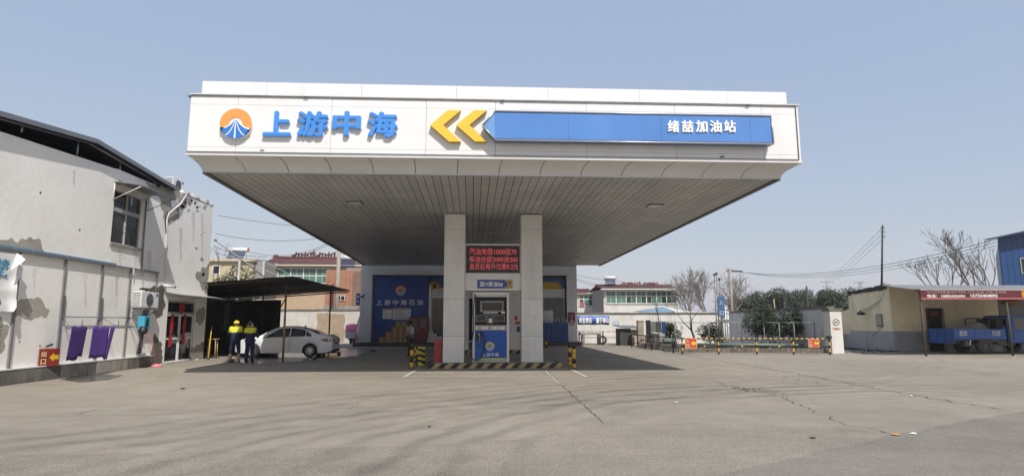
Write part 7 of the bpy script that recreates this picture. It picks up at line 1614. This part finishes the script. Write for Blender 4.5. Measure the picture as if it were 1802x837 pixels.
# blue building
YBB = 45; t = thing('blue_building', 'tall blue sheet metal building at the right edge', 'building', (X(1800, YBB), YBB + 3, 0)); bx0 = X(1766, YBB); BLU = mat('blue sheet cladding', (.012, .055, .17), .4, .1, .08, .6)
for k in range(16): a = bx0 + k * .5; MB().bbox(a, a + .485, YBB, YBB + .1, 0, Z(417, 44) + .1 + 1.15 * (a - X(1743, 44)) / (45 - X(1743, 44)), .02).build('cladding_sheet', BLU, t)
part('side_wall', BLU, t, 'hexa', [(bx0, YBB + .101, 0), (bx0 + .1, YBB + .101, 0), (bx0 + 8.6, YBB + 10, 0), (bx0 + 8.5, YBB + 10, 0), (bx0, YBB + .101, 7.7), (bx0 + .1, YBB + .101, 7.7), (bx0 + 8.6, YBB + 10, 7.7), (bx0 + 8.5, YBB + 10, 7.7)]); part('roof', mat('navy roof', (.02, .035, .08), .5), t, 'hexa', [(X(1743, 44), 44, Z(417, 44)), (45, 44, Z(417, 44) + 1.15), (45, 45.3, Z(417, 44) + 1.3), (X(1743, 45.3), 45.3, Z(417, 44) + .15), (X(1743, 44), 44, Z(415, 44)), (45, 44, Z(415, 44) + 1.15), (45, 45.3, Z(415, 44) + 1.3), (X(1743, 45.3), 45.3, Z(415, 44) + .15)])
w = boxp('window', mat('pale shutter', (.30, .30, .28), .6), t, X(1799, YBB), X(1815, YBB), YBB - .05, YBB - .001, Z(478, YBB), Z(449, YBB)); boxp('pane', GLASS_D, w, X(1801, YBB), X(1813, YBB), YBB - .06, YBB - .051, Z(476, YBB), Z(451, YBB))
DB = mat('grey brown bark', (.10, .082, .07), .9)
bare_tree('bare_tree', 'larger bare tree rising behind the yellow shop house', (X(1716, 43), 43, 0), 8.1, .11, 14, 6, .6, DB, (0, 0), .22, .40, (2, 3), 'winter trees', .012)
bare_tree('bare_tree', 'lower spreading bare tree behind the shop house roof', (X(1672, 45), 45, 0), 6.4, .12, 17, 6, .62, DB, (-.12, 0), .24, .36, (2, 3), 'winter trees', .012)
bare_tree('bare_tree', 'thin bare tree next to the blue building', (X(1742, 44), 44, 0), 7.2, .10, 18, 5, .5, DB, (.03, 0), .22, .38, (2, 3), 'winter trees', .012)
# rubbish strip along the yellow house and low shed behind the pillar
t = thing('rubble_wall', 'crumbling low wall with dry creepers behind the gate pillar', 'wall', (21.0, 37, 0)); rwm = mat('crumbling render', (.36, .33, .28), .9, 0, .35, 2, grime=.8, dirt=(.1, .09, .07))
for k in range(5): boxp('bay', rwm, t, 19.9 + k * .62, 19.9 + k * .62 + .61, 38.6, 38.85, 0, 1.35 + random.uniform(-.1, .06))
crown([(20.2 + .5 * k, 38.3, .7, .5) for k in range(6)], 2600, .05, 5).build('dry_creeper', mat('dry stems', (.17, .13, .09), .9), t, fix=False)
LIT = mat('dark litter', (.05, .045, .04), .95, 0, .5, 3)
b2 = MB(); rnd = random.Random(4)
for k in range(420):
    y = rnd.uniform(31.8, 40); x = XY - rnd.uniform(0, 1.5) * (1 if y > 33.5 else .4) + (0 if y > 33 else rnd.uniform(-3.5, 3)); s_ = rnd.uniform(.02, .09); b2.add([(x + s_ * math.cos(a), y + s_ * math.sin(a), .004 + rnd.uniform(0, s_)) for a in (0, 1.6, 3.1, 4.6)] + [(x, y, .01 + s_ * .8)], [(0, 1, 4), (1, 2, 4), (2, 3, 4), (3, 0, 4)])
tag(b2.build('leaf_litter', LIT), 'leaf litter and rubbish along the foot of the yellow house', 'litter', kind='stuff')
b2 = MB()
for k in range(300):
    x = rnd.uniform(10.5, 18.2); y = 33.4 - (x - 10.9) * .216 - rnd.uniform(.1, .5); s_ = rnd.uniform(.01, .05); b2.add([(x + s_ * math.cos(a), y + s_ * math.sin(a), .004 + rnd.uniform(0, s_ * .6)) for a in (0, 1.6, 3.1, 4.6)] + [(x, y, .008 + s_ * .6)], [(0, 1, 4), (1, 2, 4), (2, 3, 4), (3, 0, 4)])
tag(b2.build('gravel_scatter', CONC), 'scattered grit along the foot of the striped barrier', 'grit', kind='stuff')

# ------------------------------------------------------------------ blue truck
def make_truck():
    t = thing('blue_truck', 'small blue drop side truck parked under the awning', 'truck', (23.75, 30.55, 0)); B = mat('blue truck paint', (.045, .125, .42), .45, 0, .14, 2, grime=.3, dirt=(.12, .11, .1)); B2 = mat('blue truck inner', (.03, .09, .31), .5, 0, .2, 2)
    x0, x1, y0, y1 = 23.75, 26.55, 30.5, 32.2; zb_, zt_ = .78, 1.27
    boxp('bed_floor', B2, t, x0, x1, y0 + .04, y1 - .04, .70, .77)
    for y in (y0, y1 - .04): 
        s_ = boxp('side_board', B, t, x0, x1, y, y + .04, zb_, zt_); yy = y - .02 if y == y0 else y + .041
        boxp('board_rail', B, s_, x0, x1, yy, yy + .019, zt_ - .07, zt_); boxp('board_rail', B, s_, x0, x1, yy, yy + .019, zb_, zb_ + .1)
        for k in range(6): xx = x0 + .02 + k * (x1 - x0 - .09) / 5; boxp('board_stake', B, s_, xx, xx + .05, yy, yy + .019, zb_ + .101, zt_ - .071)
    boxp('head_board', B, t, x1 - .04, x1, y0 + .041, y1 - .041, zb_, 1.45)
    tg = boxp('tail_gate', B2, t, x0 - .06, x0 - .01, y0, y1, .52, 1.30)
    for k in range(4): yy = y0 + .03 + k * (y1 - y0 - .1) / 3; boxp('gate_rib', B2, tg, x0 - .08, x0 - .0605, yy, yy + .06, .54, 1.28)
    for xa, wd in ((x0 + .28, .40), (x1 - .75, .42)):   # white emblem plates
        pl_ = boxp('white_plate', mat('worn white plate', (.55, .56, .57), .6, 0, .35, 8, grime=.5, dirt=(.05, .1, .25)), t, xa, xa + wd, y0 - .026, y0 - .0205, .93, 1.17); text('writing', '放大' if xa > 25 else '大', B, pl_, (xa + wd / 2, y0 - .0265, 1.05), wd * .62, .17, depth=.003)
    for y in (y0 + .35, y1 - .45): boxp('chassis_rail', DGREY, t, x0 - .02, 29, y, y + .09, .52, .69)
    rust = mat('rusty steel', (.13, .10, .08), .8, 0, .3, 5)
    MB().obox((24.65, y0 + .1, .60), (.25, 0, 1), (0, 1, 0), (1, 0, -.25), .16, .02, .03).build('mudguard_stay', ALU, t); MB().bbox(24.38, 24.62, y0 + .12, y0 + .45, .38, .66, .02).build('mud_flap', rust, t)
    MB().obox((25.95, y0 + .05, .66), (1, 0, -.35), (0, 1, 0), (.35, 0, 1), .42, .02, .035).build('brace', rust, t); MB().box(25.6, 27.0, y0 + .04, y0 + .10, .44, .50).build('side_guard', rust, t); MB().bbox(26.2, 26.7, y0 + .15, y0 + .6, .40, .70, .04).build('fuel_tank', rust, t)
    def wheel(x, y, s):
        w = MB().lathe((x, y, .435), [(.22, -.12), (.37, -.13), (.425, -.09), (.43, 0), (.425, .09), (.37, .13), (.22, .12)], 'y', 32).build('wheel', mat('dusty tyre', (.09, .082, .075), .95, 0, .3, 4), t); MB().lathe((x, y, .435), [(.23, s * .12), (.22, s * .05), (.10, s * .03), (.09, s * .09), (0, s * .10)], 'y', 24).build('rim', mat('dusty rim', (.15, .135, .12), .8, 0, .3, 5), w)
        for k in range(6): a = k * math.pi / 3; MB().lathe((x + .14 * math.cos(a), y, .435 + .14 * math.sin(a)), [(.016, s * .03), (.016, s * .065), (0, s * .07)], 'y', 6).build('wheel_nut', DGREY, w)
    for x in (25.4, 28.3): wheel(x, y0 + .12, -1); wheel(x, y1 - .12, 1)
    # cab
    cx0, cx1 = 26.75, 28.9; prof_ = [(cx0, .55), (cx1, .55), (cx1 + .05, 1.15), (cx1 - .25, 1.30), (cx1 - .62, 1.95), (cx0 + .12, 1.98), (cx0, 1.85)]
    c_ = MB(); c_.prism([(x, y0 + .06, z) for x, z in prof_], (0, y1 - y0 - .12, 0)); cb = c_.build('cab', B, t); md = cb.modifiers.new('b', 'BEVEL'); md.width = .05; md.segments = 3
    MB().prism([(cx0 + .35, y0 + .057, 1.25), (cx1 - .5, y0 + .057, 1.25), (cx1 - .75, y0 + .057, 1.82), (cx0 + .35, y0 + .057, 1.84)], (0, -.008, 0)).build('side_window', glassmat('dull glass', (.14, .15, .15), .15), t); boxp('rear_window', GLASS_D, t, cx0 - .012, cx0 - .001, y0 + .14, y1 - .14, 1.25, 1.84)
    boxp('door_handle', BLACK, t, cx0 + .4, cx0 + .55, y0 + .03, y0 + .055, 1.12, 1.15); MB().tube([(cx0 + .25, y0 + .055, .62), (cx0 + .25, y0 + .055, 1.88)], .008, 4).build('door_seam', BLACK, t)
    # guard frame behind the cab
    MB().tube([(26.35 - .6, y0 + .1, 1.28), (26.35 - .6, y0 + .1, 1.75), (26.35 - .5, y0 + .1, 1.82), (26.7, y0 + .1, 1.82), (26.72, y0 + .1, 1.28)], .03, 6).build('guard_frame', DGREY, t); MB().tube([(26.35 - .6, y1 - .1, 1.28), (26.35 - .6, y1 - .1, 1.75), (26.35 - .5, y1 - .1, 1.82), (26.7, y1 - .1, 1.82)], .03, 6).build('guard_frame', DGREY, t); boxp('guard_panel', mat('dark guard mesh', (.03, .03, .032), .7), t, 26.28, 26.66, y0 + .2, y1 - .2, 1.28, 1.78)
    t.location.x += .7
    return t
make_truck()
for (cx_, cy_2, rx_, rz_, sd, lab) in ((25.35, 31.3, .62, .30, 1, 'left grey sack lying in the truck bed'), (26.25, 31.2, .72, .52, 2, 'fuller grey sack roped in the truck bed')):
    b2 = MB(); vs = []; nn, mm = 16, 8
    for j in range(mm + 1):
        a = math.pi * j / mm
        for k in range(nn): q = 2 * math.pi * k / nn; d = Vector((math.sin(a) * math.cos(q), math.sin(a) * math.sin(q) * .8, math.cos(a))); vs.append(Vector((cx_ + d.x * rx_, cy_2 + d.y * .5, 1.0 + max(-.229, d.z * rz_ * (1.25 if d.z > 0 else 1)))) + d * .06 * noise.noise(d * 2 + Vector((sd * 5, 0, 0))))
    b2.add(vs, [(j * nn + k, j * nn + (k + 1) % nn, (j + 1) * nn + (k + 1) % nn, (j + 1) * nn + k) for j in range(mm) for k in range(nn)], 0, True); tag(b2.build('grey_sack', mat('grey woven sack', (.30, .30, .28), .8, var=.2)), lab, 'sack', 'sacks in the truck bed')

# ------------------------------------------------------------------ dusty air
hz = MB().box(-700, 700, -60, 1100, -3, 60).build('haze', [], None); tag(hz, kind='stuff'); hz['label'] = 'thin dusty haze over the whole place'
hm = bpy.data.materials.new('thin haze'); hm.use_nodes = True; N = hm.node_tree.nodes; L = hm.node_tree.links
N.remove(N['Principled BSDF']); pv = N.new('ShaderNodeVolumePrincipled'); pv.inputs['Color'].default_value = (.95, .97, 1, 1); pv.inputs['Density'].default_value = .00045; pv.inputs['Anisotropy'].default_value = .2
L.new(pv.outputs[0], N['Material Output'].inputs['Volume']); hz.data.materials.append(hm)
